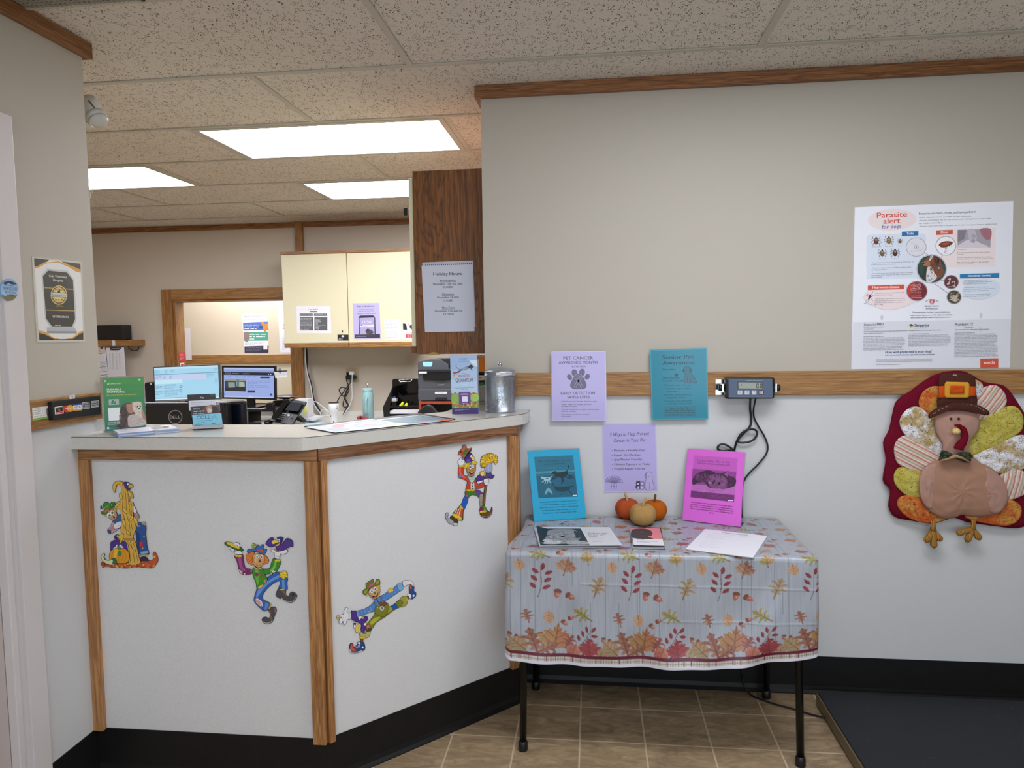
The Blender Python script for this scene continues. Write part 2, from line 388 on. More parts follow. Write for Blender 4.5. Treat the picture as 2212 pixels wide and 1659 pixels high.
struct(bx('trim_2',(-4.88,YF-.02,1.165),(-1.2,YF,1.25),OAKX),'oak chair rail in the room behind')
struct(bx('trim_3',(-2.52,YB-.03,wz1+.09),(-2.455,YB,ZC),OAKZ),'upright oak batten above the wall cabinet')
# crown mouldings
struct(bx('trim_4',(-4.88,YB-.02,ZC-.048),(-2.52,YB,ZC),OAKD),'dark oak crown on the office back wall, left run')
struct(bx('trim_5',(-2.455,YB-.02,ZC-.048),(-.433,YB,ZC),OAKD),'dark oak crown on the office back wall, right run')
struct(bx('trim_6',(-.453,YW-.022,ZC-.046),(3.2,YW,ZC),OAKD),'dark oak crown along the right wall')
struct(bx('trim_7',(-.453,YW,ZC-.046),(-.433,YW+.12,ZC),OAKDY),'crown return on the wall end')
struct(bx('trim_8',(-1.65,-2.1,ZC-.05),(-1.628,2.257,ZC),OAKDY),'dark oak crown along the left wall')
struct(bx('trim_9',(-1.77,2.235,ZC-.05),(-1.65,2.257,ZC),OAKD),'crown return on the left wall end')
# chair rails
struct(bx('trim_10',(-.433,YW-.018,1.19),(3.2,YW,1.282),OAKX,None,.004),'oak chair rail along the right wall')
struct(bx('trim_11',(-1.65,1.889,1.178),(-1.632,2.215,1.266),OAKY,None,.004),'oak chair rail board on the left wall')
# coved vinyl base
def cove(name,a,b_,n,h=.15):
    a=V(a);b_=V(b_);n=V(n); prof=[(0,0),(.016,0),(.016,.004),(.008,.014),(.004,.03),(.003,h),(0,h)]
    P=[a+n*x+V((0,0,z)) for x,z in prof]; return MB().prism(P,b_-a,BASE).build(name,BASE)
struct(cove('baseboard_right',(-.28,YW,0),(3.2,YW,0),(0,-1,0)))
struct(cove('baseboard_left',(-1.65,1.90,0),(-1.65,2.13,0),(1,0,0)))
# door on the left
d=thing('door_1',(-1.65,1.86,0),None,None); struct(d,'white painted door and casing at the left edge')
MB().box((-1.65,1.835,0),(-1.628,1.903,2.076),WHITE,.002).build('casing',WHITE,d)
MB().box((-1.65,1.815,0),(-1.640,1.835,2.012),WHITE).box((-1.66,1.79,0),(-1.632,1.812,2.012),WHITE,.003).build('stop',WHITE,d)
MB().box((-1.65,.75,2.006),(-1.6282,1.8345,2.076),WHITE).build('head_casing',WHITE,d)
MB().box((-1.65,.75,0),(-1.628,.82,2.0055),WHITE).build('casing',WHITE,d)
MB().box((-1.70,.83,.01),(-1.66,1.79,2.01),mat('door_paint','#bdb2ad',.4)).build('door_panel',mat('door_paint'),d)
MB().ball((-1.63,.9,.95),.028,CHROME).tube([(-1.66,.9,.95),(-1.63,.9,.95)],.01,CHROME).build('door_handle',CHROME,d)
# street side with windows, behind the camera
wf=MB(); yf=-2.1
wins=[(-1.25,.35),(.75,2.75)]; 
wf.box((-1.77,yf-.12,0),(3.32,yf,.62),WALL).box((-1.77,yf-.12,2.12),(3.32,yf,ZC),WALL)
xs=[-1.77,wins[0][0],wins[0][1],wins[1][0],wins[1][1],3.32]
for i in (0,2,4): wf.box((xs[i],yf-.12,.62),(xs[i+1],yf,2.12),WALL)
struct(wf.build('wall_front',WALL))
for i,(x0,x1) in enumerate(wins):
    q=MB()
    for a,b_ in (((x0,.62),(x0+.05,2.12)),((x1-.05,.62),(x1,2.12)),((x0,.62),(x1,.67)),((x0,2.07),(x1,2.12)),(((x0+x1)/2-.02,.62),((x0+x1)/2+.02,2.12))): q.box((a[0],yf-.09,a[1]),(b_[0],yf-.04,b_[1]),WHITE)
    o=thing('window_%d'%(i+2),(x0,yf,.62),None,None); struct(o,'white framed street window behind the viewer'); q.build('window_frame',WHITE,o)
# ============================================================ CEILING LIGHTS, VENT
LITE=mat('lit_diffuser','#f4f6ff',.4,emit=13.5); LITE2=mat('lit_diffuser_front','#f4f6ff',.4,emit=10.5)
def lightpanel(x0,y0,label,LITE=LITE):
    t=thing('ceiling_light',(x0,y0,ZC),label,'ceiling light','fluorescent panels in the office ceiling')
    q=MB(); x1=x0+2*FT2; y1=y0+FT2; z0,z1=ZC-.006,ZC-.001; q.box((x0+.012,y0+.012,z0),(x1-.012,y0+.04,z1),GRID).box((x0+.012,y1-.04,z0),(x1-.012,y1-.012,z1),GRID).box((x0+.012,y0+.04,z0),(x0+.04,y1-.04,z1),GRID).box((x1-.04,y0+.04,z0),(x1-.012,y1-.04,z1),GRID)
    q.build('frame',GRID,t); MB().box((x0+.036,y0+.036,ZC-.004),(x1-.036,y1-.036,ZC-.0015),LITE).build('diffuser',LITE,t); return t
lightpanel(XA-2*FT2,Y0+FT2,'large lit white fluorescent ceiling panel nearest the counter')
lightpanel(XA-5*FT2,Y0+2*FT2,'lit white ceiling panel partly hidden by the left wall')
lightpanel(XA-2*FT2,Y0+3*FT2,'lit white ceiling panel seen beside the tall brown cabinet')
for x,y_ in ((XA+FT2,Y0-2*FT2),(XA,Y0-5*FT2)):
    t=lightpanel(x,y_,'fluorescent ceiling panel of the waiting room',LITE2); t['group']='fluorescent panels in the waiting room ceiling'
t=lightpanel(-3.9,6.22,'unseen ceiling panel added to light the room behind the pass-through');  # out of view, added so the far room reads bright through the opening
VENT=mat('vent_grey','#8d897e',.5)
t=thing('ceiling_vent',(-1.4,1.7,ZC),'grey perforated return air vent in the ceiling at upper left','vent')
q=MB().box((-1.62,1.39,ZC-.005),(-1.272,1.978,ZC),mat('vent_dark','#2d2b29',.6)); q.build('backing',None,t)
q=MB()
for i in range(40): y=1.40+i*.0145; q.box((-1.62,y,ZC-.009),(-1.272,y+.009,ZC-.005),VENT)
for i in range(24): x=-1.62+i*.0148; q.box((x,1.39,ZC-.0092),(x+.006,1.978,ZC-.005),VENT)
q.build('grille',VENT,t)
MB().box((-1.262,1.39,ZC-.008),(-1.272,1.985,ZC),GRID).box((-1.64,1.978,ZC-.008),(-1.262,1.99,ZC),GRID).build('frame',GRID,t)
# ============================================================ RECEPTION COUNTER
CZ=1.135; CB=1.094
rc=thing('reception_counter',(-.9,2.3,0),'built-in reception counter with speckled grey panels, oak trim and laminate top','counter')
s2=math.sqrt(.5); A1=V((-1.65,2.13,0)); A2=V((-.86,2.13,0)); A3=V((-.30,2.69,0)); A4=V((-.30,YW,0))
dx=V((1,0,0)); dd=V((s2,s2,0)); nd=V((s2,-s2,0))
def slab(pts,z0,z1,mt,name,parent=rc,bev=0): return MB().prism([(p[0],p[1],z0) for p in pts],(0,0,z1-z0),mt).build(name,mt,parent,bev)
th=.03
slab([A1,A2,A2+V((0,th,0)),A1+V((0,th,0))],.15,CB,PANEL,'front_panel')
slab([A2,A3,A3-nd*th,A2-nd*th+V((0,.012,0))],.15,CB,PANEL,'angled_panel')
slab([A3,A4,A4-V((th,0,0)),A3-V((th,0,0))],.15,CB,PANEL,'end_panel')
# countertop outline
out=[(-1.65,2.085),(-.90,2.085)]
cb=V((-.875,2.085)); 
out+=[(-.885,2.087),(-.868,2.096),(-.855,2.107)]
out+=[(-.325,2.637),(-.29,2.675),(-.268,2.705),(-.256,2.735),(-.252,2.77),(-.252,YW-.001),(-.4345,YW-.001),(-.4345,YW+.121),(-.434,YW+.121),(-.434,3.06),(-.55,3.06),(-.585,2.755+.02),(-.97,2.385),(-1.58,2.385),(-1.66,2.385),(-1.66,2.237),(-1.65,2.237)]
ct=MB().prism([(x,y,CB) for x,y in out],(0,0,CZ-CB),CTOP).build('countertop',CTOP,rc,.0012)
slab([(x,y) for x,y in [(-1.649,2.0845),(-.90,2.0845),(-.885,2.0865),(-.868,2.0955),(-.855,2.1065),(-.325,2.6365),(-.29,2.6745),(-.2675,2.7045),(-.2555,2.7345),(-.2515,2.77),(-.2515,2.86),(-.2525,2.86),(-.2525,2.77),(-.29,2.6755),(-.855,2.1075),(-.885,2.0875),(-1.649,2.0855)]],CZ-.0022,CZ-.0004,mat('laminate_seam','#4d4a42',.6),'laminate_seam')
# oak trim
def board(name,a,b_,n,z0,z1,mt,t=.018): return MB().prism([a+V((0,0,z0)),b_+V((0,0,z0)),b_+n*t+V((0,0,z0)),a+n*t+V((0,0,z0))],(0,0,z1-z0),mt).build(name,mt,rc,.0012)
OAKC=oak('oak_counter_rail',0,'#a8794b','#754c28'); OAKC2=oak('oak_counter_rail_b',0,'#94694a','#644026',rotz=-PI/4)
N1=V((0,-1,0)); N3=V((1,0,0))
board('top_rail',A1,A2+V((.008,0,0)),N1,1.056,CB,OAKC); board('top_rail',A2,A3,nd,1.056,CB,OAKC2); board('top_rail',A3+V((0,.0,0)),A4,N3,1.056,CB,OAKC2)
OAKP=oak('oak_post',2,'#c08d58','#966338')
board('post',A1,A1+dx*.033,N1,.147,1.056,OAKP,.02)
board('post',A2-dx*.034,A2+V((.0085,0,0)),N1,.14,1.056,OAKP,.02); board('post',A2+V((.004,.004,0)),A2+dd*.026,nd,.14,1.056,OAKP,.02)
board('post',A3-dd*.036,A3-dd*.003,nd,.147,1.056,OAKP,.018); board('post',A3+V((0,.012,0)),A3+V((0,.055,0)),N3,.147,1.056,OAKP,.018)
def kick(a,b_,n,name='kickboard'):
    prof=[(-.02,0),(.016,0),(.016,.004),(.008,.014),(.004,.03),(.003,.15),(-.02,.15)]
    return MB().prism([a+n*x+V((0,0,z)) for x,z in prof],b_-a,BASE).build(name,BASE,rc)
kick(A1,A2+V((.004,0,0)),N1); kick(A2,A3+dd*.004,nd); kick(A3,A4-V((0,.02,0)),N3)
# ============================================================ LIGHT
wld=bpy.data.worlds.new('sky'); S.world=wld; wld.use_nodes=True; bg=wld.node_tree.nodes['Background']; bg.inputs[0].default_value=(.62,.78,1,1); bg.inputs[1].default_value=.9
def area(name,loc,rot,sx,sy,power,c,spread=PI):
    l=bpy.data.lights.new(name,'AREA'); l.shape='RECTANGLE'; l.size=sx; l.size_y=sy; l.energy=power; l.color=c; l.spread=spread
    o=bpy.data.objects.new(name,l); COL.objects.link(o); o.location=loc; o.rotation_euler=rot; return o
for i,(x0,x1) in enumerate(wins):
    area('window_daylight',((x0+x1)/2,yf-.14,1.30),(R(90),0,0),x1-x0-.1,1.45,17,(.80,.90,1.))
S.view_settings.view_transform='Standard'; S.view_settings.look='None'; S.view_settings.exposure=.42; S.view_settings.gamma=1.
S.cycles.max_bounces=8; S.cycles.diffuse_bounces=5; S.cycles.caustics_reflective=False; S.cycles.caustics_refractive=False
S.cycles.use_denoising=True
# ============================================================ WAITING ROOM WALL
NY=V((0,-1,0))
C_T=(1120,740,600/1991); C_P=(1820,420,392/1626); C_TK=(1880,780,332/1252); C_L=(0,450,600/1991)
DK='#2d2b3a'
# --- poster
k=Ink((0,YW-.0015,0),NY,C_P); k.base([(110,115),(1530,60),(1500,1552),(78,1566)],'#eceff6',.001)
k.poly([(94,1145),(1508,1116),(1500,1552),(78,1566)],'#dde0e8')
k.ell(443,228,219,98,'#ecdfde',-3)
k.text('Parasite',307,212,578,200,'#cf4a3c',True,50); k.text('alert',363,264,517,257,'#cf4a3c',True,50); k.text('for dogs',353,306,525,300,'#2b5fa0',True,34)
k.text('Parasites are here, there, and everywhere!',684,182,1196,163,'#3a3d46',True,20)
k.para(['- Other dogs, cats, insects, or wildlife can pass on parasites','- Parasites can find their way into your home on your clothing, shoes, or gear or they','  can simply crawl or fly in','- Parasites can be found even in the plants, soil, or water around your home or neighborhood'],684,213,26,7.55,'#45474f',-.03)
# ticks block
k.poly([(225,370),(300,358),(700,350),(735,380),(735,500),(700,740),(640,752),(250,756),(215,730),(215,400)],'#dbe4f1',3)
k.ell(690,400,60,50,'#dbe4f1')
k.poly([(531,334),(679,328),(678,368),(530,375)],'#1d6fa9'); k.text('Ticks',573,362,636,359,'#f4f7fb',True,22)
def tick(x,y,r,c):
    for a in (-1,1):
        for j,(dx,dy) in enumerate(((.9,-1.3),(1.2,-.5),(1.2,.5),(.8,1.2))):
            k.stroke([(x+a*r*.4,y+(j-1.5)*r*.35),(x+a*r*dx,y+(j-1.5)*r*.4-r*.1),(x+a*r*dx*1.15,y+dy*r)],r*.13,'#3d2a22')
    k.ell(x,y,r*.62,r*.9,c,0,2,'#3a2418'); k.ell(x,y-r*.95,r*.25,r*.25,'#3a2418'); k.ell(x,y-r*.4,r*.35,r*.3,'#b08a5c')
for a in ((302,420,32,'#6d2d20'),(415,415,32,'#8a6a3c'),(515,420,18,'#5a3423'),(355,528,30,'#6d5a3c'),(470,525,32,'#3d2224')): tick(*a)
for t,x,y,w in (('American dog tick',260,472,85),('Brown dog tick',380,468,72),('Deer tick',495,465,43),('Gulf Coast tick',322,582,68),('Lone Star tick',434,579,66)): k.text(t,x,y,x+w,y-1,'#555861')
k.para(['- Ticks thrive wherever there are wooded areas and tall grass, and','  in both rural and urban environments','','- Ticks can transmit as many as 15 different diseases in dogs,','  including Lyme disease','','- Ticks can be active year-round even in the winter. For example,','  deer ticks search for a host any time winter temperatures are','  above freezing'],258,618,16,5.75,'#4a4d57',-.03)
k.ell(659,472,93,86,'#a9aab6'); k.ell(659,472,87,80,'#e0e1e8')
for i in range(9): k.stroke([(600+i*14,420+i*9),(625+i*11,440+i*9),(650+i*9,430+i*10)],3,'#cfd1da')
k.ell(660,473,17,17,'#e0e1e8',0,2.5,'#4b5268'); k.ell(660,473,4,5,'#5a3d36'); k.text('See the blood tick',612,513,704,509,'#5a5d66',True)
# fleas block
k.poly([(870,330),(1340,300),(1366,330),(1366,610),(1330,642),(880,652),(860,600),(890,500)],'#f1e4e2',3)
k.poly([(839,322),(987,317),(986,357),(838,364)],'#cd5342'); k.text('Fleas',880,350,945,347,'#fdf4f2',True,22)
k.ell(924,461,93,88,'#a9aab6'); k.ell(924,461,86,81,'#f3f3f6')
k.poly([(862,450),(900,425),(950,420),(985,430),(970,450),(930,470),(885,472)],'#74341f',4,2.5,'#3c1a10'); k.poly([(880,445),(930,430),(960,432),(925,455)],'#a2562f',3)
for a in (((930,465),(915,490),(922,500),(905,530)),((935,465),(930,490),(945,500),(912,528)),((960,450),(955,470)),((972,445),(978,472))): k.stroke(a,3,'#4a2416')
k.text('Flea',918,531,940,530,'#555861',True)
k.poly([(1030,318),(1327,309),(1324,473),(1029,479)],'#a9a2ab'); k.poly([(1030,318),(1110,316),(1090,400),(1029,430)],'#86808c'); k.poly([(1230,312),(1327,309),(1325,400),(1270,395)],'#a8727c',3); k.poly([(1060,440),(1150,400),(1240,440),(1300,472),(1029,479)],'#d9d3dc',3); k.poly([(1120,316),(1180,314),(1200,400),(1150,430),(1130,390)],'#c3bcc8',3)
k.ell(1173,377,15,15,'#b9b2c0',0,2,'#4b4468'); k.ell(1170,417,16,16,'#b9b2c0',0,2,'#4b4468'); k.ell(1173,377,4,3,'#3c3444'); k.ell(1170,417,4,3,'#3c3444')
k.para(['Fleas up close','','Fleas travel by jumping from one person or animal','to another','','Fleas can cause skin and allergy problems, itching,','sores, and inflammation, making life miserable for dogs','','Eggs can hatch in as little as 1 day, causing an','infestation in your home'],1028,498,14.4,5.9,'#4a4d57',-.02)
# centre dog
for a,b_ in (((730,520),(790,557)),((894,545),(862,660)),((706,800),(766,730)),((803,757),(912,775)),((777,767),(945,885))): k.stroke([a,b_],3.4,'#3a5f8a')
k.ell(797,668,137,132,'#b9bcc8'); k.ell(797,668,127,122,'#26362f'); k.poly([(680,620),(740,560),(720,700),(700,720)],'#33483a',3); k.poly([(880,620),(915,650),(910,720),(870,760),(900,690)],'#3c4f3d',3)
k.poly([(760,560),(800,546),(850,556),(880,590),(884,640),(905,690),(880,740),(820,775),(760,785),(745,740),(765,680),(745,640),(720,625),(735,600)],'#7d4a31',5)
k.poly([(735,600),(770,590),(790,620),(770,645),(735,640),(720,622)],'#a8714f',4); k.poly([(760,655),(800,650),(820,700),(845,740),(800,785),(755,785),(748,735)],'#dcd6d4',4); k.poly([(820,560),(860,570),(868,610),(840,640),(822,610)],'#3a2320',4); k.ell(724,617,9,7,'#1c1416'); k.ell(778,600,5,4,'#1a1012'); k.poly([(795,550),(812,552),(780,600),(770,595)],'#d8cfc8',3)
k.hair(830,640,50,80,240,20,80,['#7d4a31','#5c3322','#945c3e','#6a3a26'],3,25,2); k.hair(790,720,35,55,140,18,95,['#e4dedb','#c9c2be','#f0ecea'],3,20,3); k.hair(745,615,25,20,60,12,170,['#a8714f','#8a5638','#b98260'],3,20,4); k.hair(845,590,20,28,50,16,80,['#3a2320','#22120f'],3,20,5); k.ell(724,617,9,7,'#1c1416'); k.ell(778,600,5,4,'#1a1012')
for x,y in ((789,558),(862,660),(766,730),(803,757),(777,767)): k.ell(x,y,10,10,'#3f7bb3'); k.ell(x,y,5,5,'#dfe8f2')
# intestinal worms
k.ell(1240,848,172,92,'#dbe6f2',-8); k.poly([(1050,713),(1402,704),(1401,746),(1049,753)],'#1d7db3'); k.text('Intestinal worms',1122,739,1328,735,'#f4f7fb',True,22)
k.para(['- Dogs can pick up intestinal worms','  from licking their paws after walking on','  contaminated soil, or from feces','','- These parasites can grow inside the','  intestines, causing symptoms such as anemia,','  vomiting, diarrhea, and dehydration','','- Infected dogs can contaminate the home','  and yard, putting other pets at risk'],1078,776,15.9,6.15,'#45566c',-.03)
k.ell(972,785,67,63,'#8d7a80'); k.ell(972,785,60,56,'#5e2f35'); k.stroke([(940,765),(965,755),(950,790),(935,805),(960,800)],8,'#d9c9c4',4); k.stroke([(975,790),(1000,780),(1005,810),(985,815),(1010,825)],7,'#d9c9c4',4); k.text('Roundworms',940,830,1005,829,'#f0e4e2')
k.ell(997,920,67,63,'#9a968f'); k.ell(997,920,60,56,'#4a4038'); rr=random.Random(3)
for i in range(22):
    x=997+rr.uniform(-38,38); y=920+rr.uniform(-34,34); k.stroke([(x-18,y+rr.uniform(-9,9)),(x,y+rr.uniform(-9,9)),(x+18,y+rr.uniform(-12,12))],5,rr.choice(['#d3c7ae','#bfae92','#e2d9c4']),3)
# heartworm
k.poly([(190,905),(240,860),(500,800),(640,850),(700,930),(640,965),(540,1010),(380,1034),(250,985),(185,930)],'#efdfe0',4)
k.poly([(226,817),(550,808),(549,850),(225,858)],'#d4513c'); k.text('Heartworm disease',268,844,506,839,'#fdf2f0',True,24)
k.para(['- Heartworm larvae are transmitted by a bite','  from an infected mosquito','','- Heartworms can grow up to a foot in length,','  causing damage to a dog\'s heart, lungs, and','  arteries over time. Heartworm disease can','  kill a dog'],286,890,17.2,6.05,'#52424a',-.03)
k.ell(240,920,9,26,'#2c2b33',20); k.poly([(235,912),(205,898),(222,915)],'#4c4b55'); k.poly([(245,910),(275,905),(255,922)],'#4c4b55')
for a in (((240,905),(262,890),(272,870)),((245,925),(270,950),(262,972)),((240,930),(225,965),(190,980)),((238,900),(215,890)),((232,935),(205,955))): k.stroke(a,2.5,'#34333c')
k.text('Mosquito',228,985,274,984,'#555861',True)
k.ell(664,866,97,92,'#b7b2bb'); k.ell(664,866,90,85,'#8f2f38'); k.poly([(585,830),(620,800),(650,790),(600,900),(590,910)],'#c43a36',3); k.poly([(700,800),(745,840),(750,890),(715,930),(700,870)],'#6e1f2c',3)
for i in range(26): x=650+rr.uniform(-34,44); y=840+rr.uniform(-38,40); k.stroke([(x-14,y),(x,y+rr.uniform(-14,14)),(x+14,y+rr.uniform(-8,8))],3,rr.choice(['#d9a9a2','#c98a88','#e2bcb2']),3)
k.text('Infected canine heart',615,915,705,912,'#f3e6e6',True); k.text('infected with heartworms',612,929,712,926,'#f3e6e6',True)
# middle
k.stroke([(740,960),(770,945),(800,941),(830,946),(858,962)],3.5,'#3c3c48',4); k.poly([(780,952),(820,950),(818,970),(800,985),(782,972)],'#c8463f',3); k.ell(800,965,10,12,'#f1e7ea'); k.ell(800,966,5,6,'#c8463f')
k.text('Simply Smart',733,1008,860,1005,'#4a4c6b',False,16); k.text('Protection',746,1031,850,1029,'#4a4c6b',False,16); k.text('Prevention is the best defense',626,1065,960,1059,'#3b5c86',False,18)
k.para(['Make sure your dog is protected. Talk with your veterinarian','   about simple and smart options for parasite protection.'],609,1089,21,6.2,'#3d4049',-.02,None,True)
for x,y in ((350,1104),(1238,1084),(1232,1210)): k.ell(x,y,12,24,'#cfd2db')
k.text('Simparica',189,1177,300,1174,'#4a4d58',False,22); k.text('TRIO',302,1174,366,1172,'#3a3d48',True,22)
k.para(['(sarolaner, moxidectin, and pyrantel','chewable tablets)'],189,1194,17,5.1,'#6b6e78',-.02)
k.poly([(592,1172),(610,1160),(636,1170),(614,1182)],'#3a4a42'); k.poly([(598,1184),(620,1176),(634,1182),(612,1192)],'#c9a24c')
k.text('Simparica',642,1184,774,1180,'#2e3350',True,24); k.text('(sarolaner) Chewables',640,1202,757,1199,'#6b6e78')
k.text('ProHeart',1006,1178,1128,1173,'#3c3f4e',False,26); k.text('12',1138,1173,1166,1172,'#2e3140',True,26); k.text('(moxidectin)',1091,1196,1168,1194,'#555863')
for t,x,y in (('The first monthly chewable for protection against ticks and fleas, heartworm',188,1232),('disease, hookworms and roundworms.',188,1249),('Monthly chewable for protection against ticks and fleas.',594,1224),('Once-a-year injection for defense against heartworm disease.',1006,1216)): k.text(t,x,y,x+5.15*len(t),y-.02*5.15*len(t),'#4b4e58',True)
for x,y,n,w in ((188,1279,9,5.35),(594,1255,8,5.4),(1006,1246,16,5.5)):
    k.text('IMPORTANT SAFETY INFORMATION',x,y,x+175,y-4,'#4b4e58',True)
    words='Use with caution in dogs with a history of seizures which has been associated with neurologic adverse reactions including tremors ataxia and seizures in dogs with or without a history of neurologic disorders The safe use has not been evaluated in breeding pregnant or lactating dogs The most frequently reported adverse reactions in clinical trials were vomiting and diarrhea Ask your veterinarian for full Prescribing Information Hypersensitivity reactions may occur wear gloves when handling these products Certification is required before'.split()
    cur='';rows=[];lim=72
    while len(rows)<n:
        for wd in words:
            if len(cur)+len(wd)>lim: rows.append(cur); cur=''
            cur+=wd+' '
    k.para([q.strip() for q in rows[:n]],x-6,y+13,13.2,w,'#5b5e69',-.02)
k.text('How well-protected is your dog?',381,1424,796,1415,'#2c5c92',True,22); k.text('Learn about simple and smart options for parasite protection.',381,1444,826,1437,'#3f4352',True)
k.fuzz(300,1472,806,1505,5,'#8b8e98',-.005,.3,.98); k.fuzz(300,1517,757,1529,1,'#8b8e98',-.005,.3,1)
k.poly([(1230,1472),(1393,1468),(1392,1551),(1232,1553)],'#cf5236'); k.text('zoetis',1259,1520,1361,1516,'#fbf0ec',True,28)
o=k.build('wall_poster',LAMI if 0 else CARD); tag(o,'large square white Parasite alert for dogs poster taped above the wooden rail','poster')
# --- three laminated sheets
def laminate(pts,margin,c,name,label,grp=None):
    q=Ink((0,YW-.001,0),NY,C_T); return q
k=Ink((0,YW-.020,0),NY,C_T); k.base([(236,64),(626,60),(632,560),(238,562)],'#c9c4e2',.0012); k.poly([(242,68),(618,66),(624,556),(243,557)],'#b7aee0')
k.text('PET CANCER',321,122,535,121,DK,True,24); k.text('AWARENESS MONTH',288,153,565,152,DK,True,20); k.text('NOVEMBER',376,178,482,177,'#4a4468',True,13)
PW='#56506f'
for a in ((402,218,21,27,-12),(455,214,21,27,12),(366,248,17,22,-30),(493,245,17,22,30)): k.ell(a[0],a[1],a[2],a[3],PW,a[4])
k.poly([(430,228),(458,240),(478,275),(488,310),(470,332),(430,334),(392,332),(370,310),(382,272),(402,240)],PW,5)
k.stroke([(404,322),(425,282),(448,250),(442,234),(430,228),(418,234),(412,250),(435,282),(458,322)],17,'#a9a0d2',3); k.stroke([(404,322),(425,282),(448,250),(442,234),(430,228),(418,234),(412,250),(435,282),(458,322)],12,PW,3)
k.text('EARLY DETECTION',304,373,547,372,DK,True,20); k.text('SAVES LIVES',349,401,511,400,DK,True,20)
for t,y in (('•  Learn how to spot the signs of cancer in pets',425),('•  Lumps, weight loss, lethargy, and more',447),('    are cause for concern',461),('•  See your veterinarian for regular wellness exams',483),('    and early screening',497),('•  Early diagnosis can improve outcomes',520),('    and treatment',533)):
    n=len(t); x=296 if t[0]=='•' else 306; t2=t.strip(); k.text(t2,x,y,x+5.5*len(t2),y,'#3f3a58',True)
tag(k.build('laminated_notice',LAMI),'lavender laminated PET CANCER AWARENESS MONTH notice on the rail','notice','laminated notices on the right wall')
k=Ink((0,YW-.020,0),NY,C_T); k.base([(941,52),(1351,38),(1361,549),(957,556)],'#3794a8',.0012); k.poly([(950,62),(1343,48),(1352,541),(965,546)],'#0f8299')
T1='#0f3a48'
k.text('Senior Pet',1031,118,1255,112,T1,True,27); k.text('Awareness',1032,160,1260,156,T1,True,27); k.text('November',1032,199,1128,198,T1,True,14)
k.poly([(1190,178),(1210,172),(1232,180),(1240,205),(1246,232),(1266,258),(1276,282),(1262,288),(1192,288),(1188,250),(1196,232),(1186,215),(1178,200)],'#2f6c7d',4,2.5,T1); k.poly([(1228,180),(1240,196),(1234,214),(1224,200)],'#1f5262',3); k.ell(1196,196,3,3,'#0a2630'); k.ell(1182,203,5,4,'#0a2630'); k.stroke([(1210,250),(1212,285)],2.5,T1); k.stroke([(1230,260),(1236,286)],2.5,T1)
for a in ((1124,229,4,6),(1132,225,4,6),(1140,229,4,6),(1120,236,3,4)): k.ell(*a,T1)
k.ell(1132,238,9,6,T1)
for t,x,y,w in (('Help Maintain',1034,259,123),('Your Pet\'s Health',1034,281,150)): k.text(t,x,y,x+w,y-1,T1,True,13)
for t,x,y in (('Schedule regular check-ups',1056,311),('Watch for signs of illness',1058,336),('or discomfort',1058,356),('Provide a balanced diet and',1058,381),('daily gentle exercise',1058,400),('Keep your pet\'s environment',1060,424),('comfortable and stress free',1060,443)): k.text(t,x,y,x+6.9*len(t),y-2,'#134453',True)
for y in (308,335,379,424): k.ell(1045,y-3,5,5,T1); k.ell(1045,y-3,2.5,2.5,'#1f96ab')
k.poly([(1038,458),(1272,452),(1275,528),(1040,530)],'#2a7888')
for t,x,y,w in (('Senior Pet Care Tip:',1086,474,135),('Use soft bedding, easy-access food',1050,490,212),('and water bowls, and non-slip mats',1050,506,214),('to make daily life easier for aging pets.',1046,523,222)): k.text(t,x,y,x+w,y-1,'#0f3a48',True)
tag(k.build('laminated_notice',LAMI),'teal laminated Senior Pet Awareness notice beside the scale readout','notice','laminated notices on the right wall')
k=Ink((0,YW-.001,0),NY,C_T); k.base([(594,580),(986,575),(1001,1072),(609,1076)],'#c5c0e2',.0012); k.poly([(604,588),(978,583),(992,1062),(617,1066)],'#b4abe0')
k.text('5 Ways to Help Prevent',654,672,934,664,DK,False,26,.25); k.text('Cancer in Your Pet',681,714,908,710,DK,False,26,.25)
for t,x,y,w in (('Maintain a Healthy Diet',682,780,224),('Regular Vet Checkups',683,813,190),('Spay/Neuter Your Pet',684,846,200),('Minimize Exposure to Toxins',686,879,258),('Provide Regular Exercise',687,912,220)): k.text(t,x,y,x+w,y-2,DK,True,15,.25); k.ell(x-12,y-5,3,3,DK)
for i in range(22):
    a=PI+PI*i/21; L=62 if i%2 else 46; x1,y1=684+L*math.cos(a),1005+L*.75*math.sin(a); k.stroke([(684,1010),((684+x1)/2,(1010+y1)/2-6),(x1,y1)],2,'#5c567e',2); k.ell(x1,y1,5,3,'#6b6590',i*23)
for x in (666,684,702): k.ell(x,998,9,8,'#7a74a2',0,1.5,'#3f3a58'); k.stroke([(x,1008),(x,1050)],2,'#5c567e'); k.ell(x,1030,3,6,'#5c567e')
k.poly([(908,940),(935,926),(955,935),(958,960),(960,990),(972,1030),(968,1054),(915,1054),(908,1010),(915,975),(910,960)],'#b9b1de',4,2.5,'#3f3a58'); k.poly([(912,935),(904,955),(912,972),(920,950)],'#8f87bb',3,1.5); k.ell(940,950,3,3,DK); k.ell(932,962,5,3,DK); k.stroke([(940,1000),(938,1050)],2,'#3f3a58')
for x,c in ((858,'#353148'),(886,'#8f87bb')):
    k.ell(x,1034,18,18,c,0,2,DK); k.ell(x,1008,16,15,c,0,2,DK); k.poly([(x-14,1000),(x-12,988),(x-3,996)],c); k.poly([(x+14,1000),(x+12,988),(x+3,996)],c); k.ell(x,1014,8,6,'#cfc9ea'); k.ell(x-6,1006,2.5,2.5,'#e6e2f6'); k.ell(x+6,1006,2.5,2.5,'#e6e2f6'); k.ell(x,1040,8,11,'#cfc9ea')
tag(k.build('laminated_notice',LAMI),'lavender laminated 5 Ways to Help Prevent Cancer notice above the pumpkins','notice','laminated notices on the right wall')
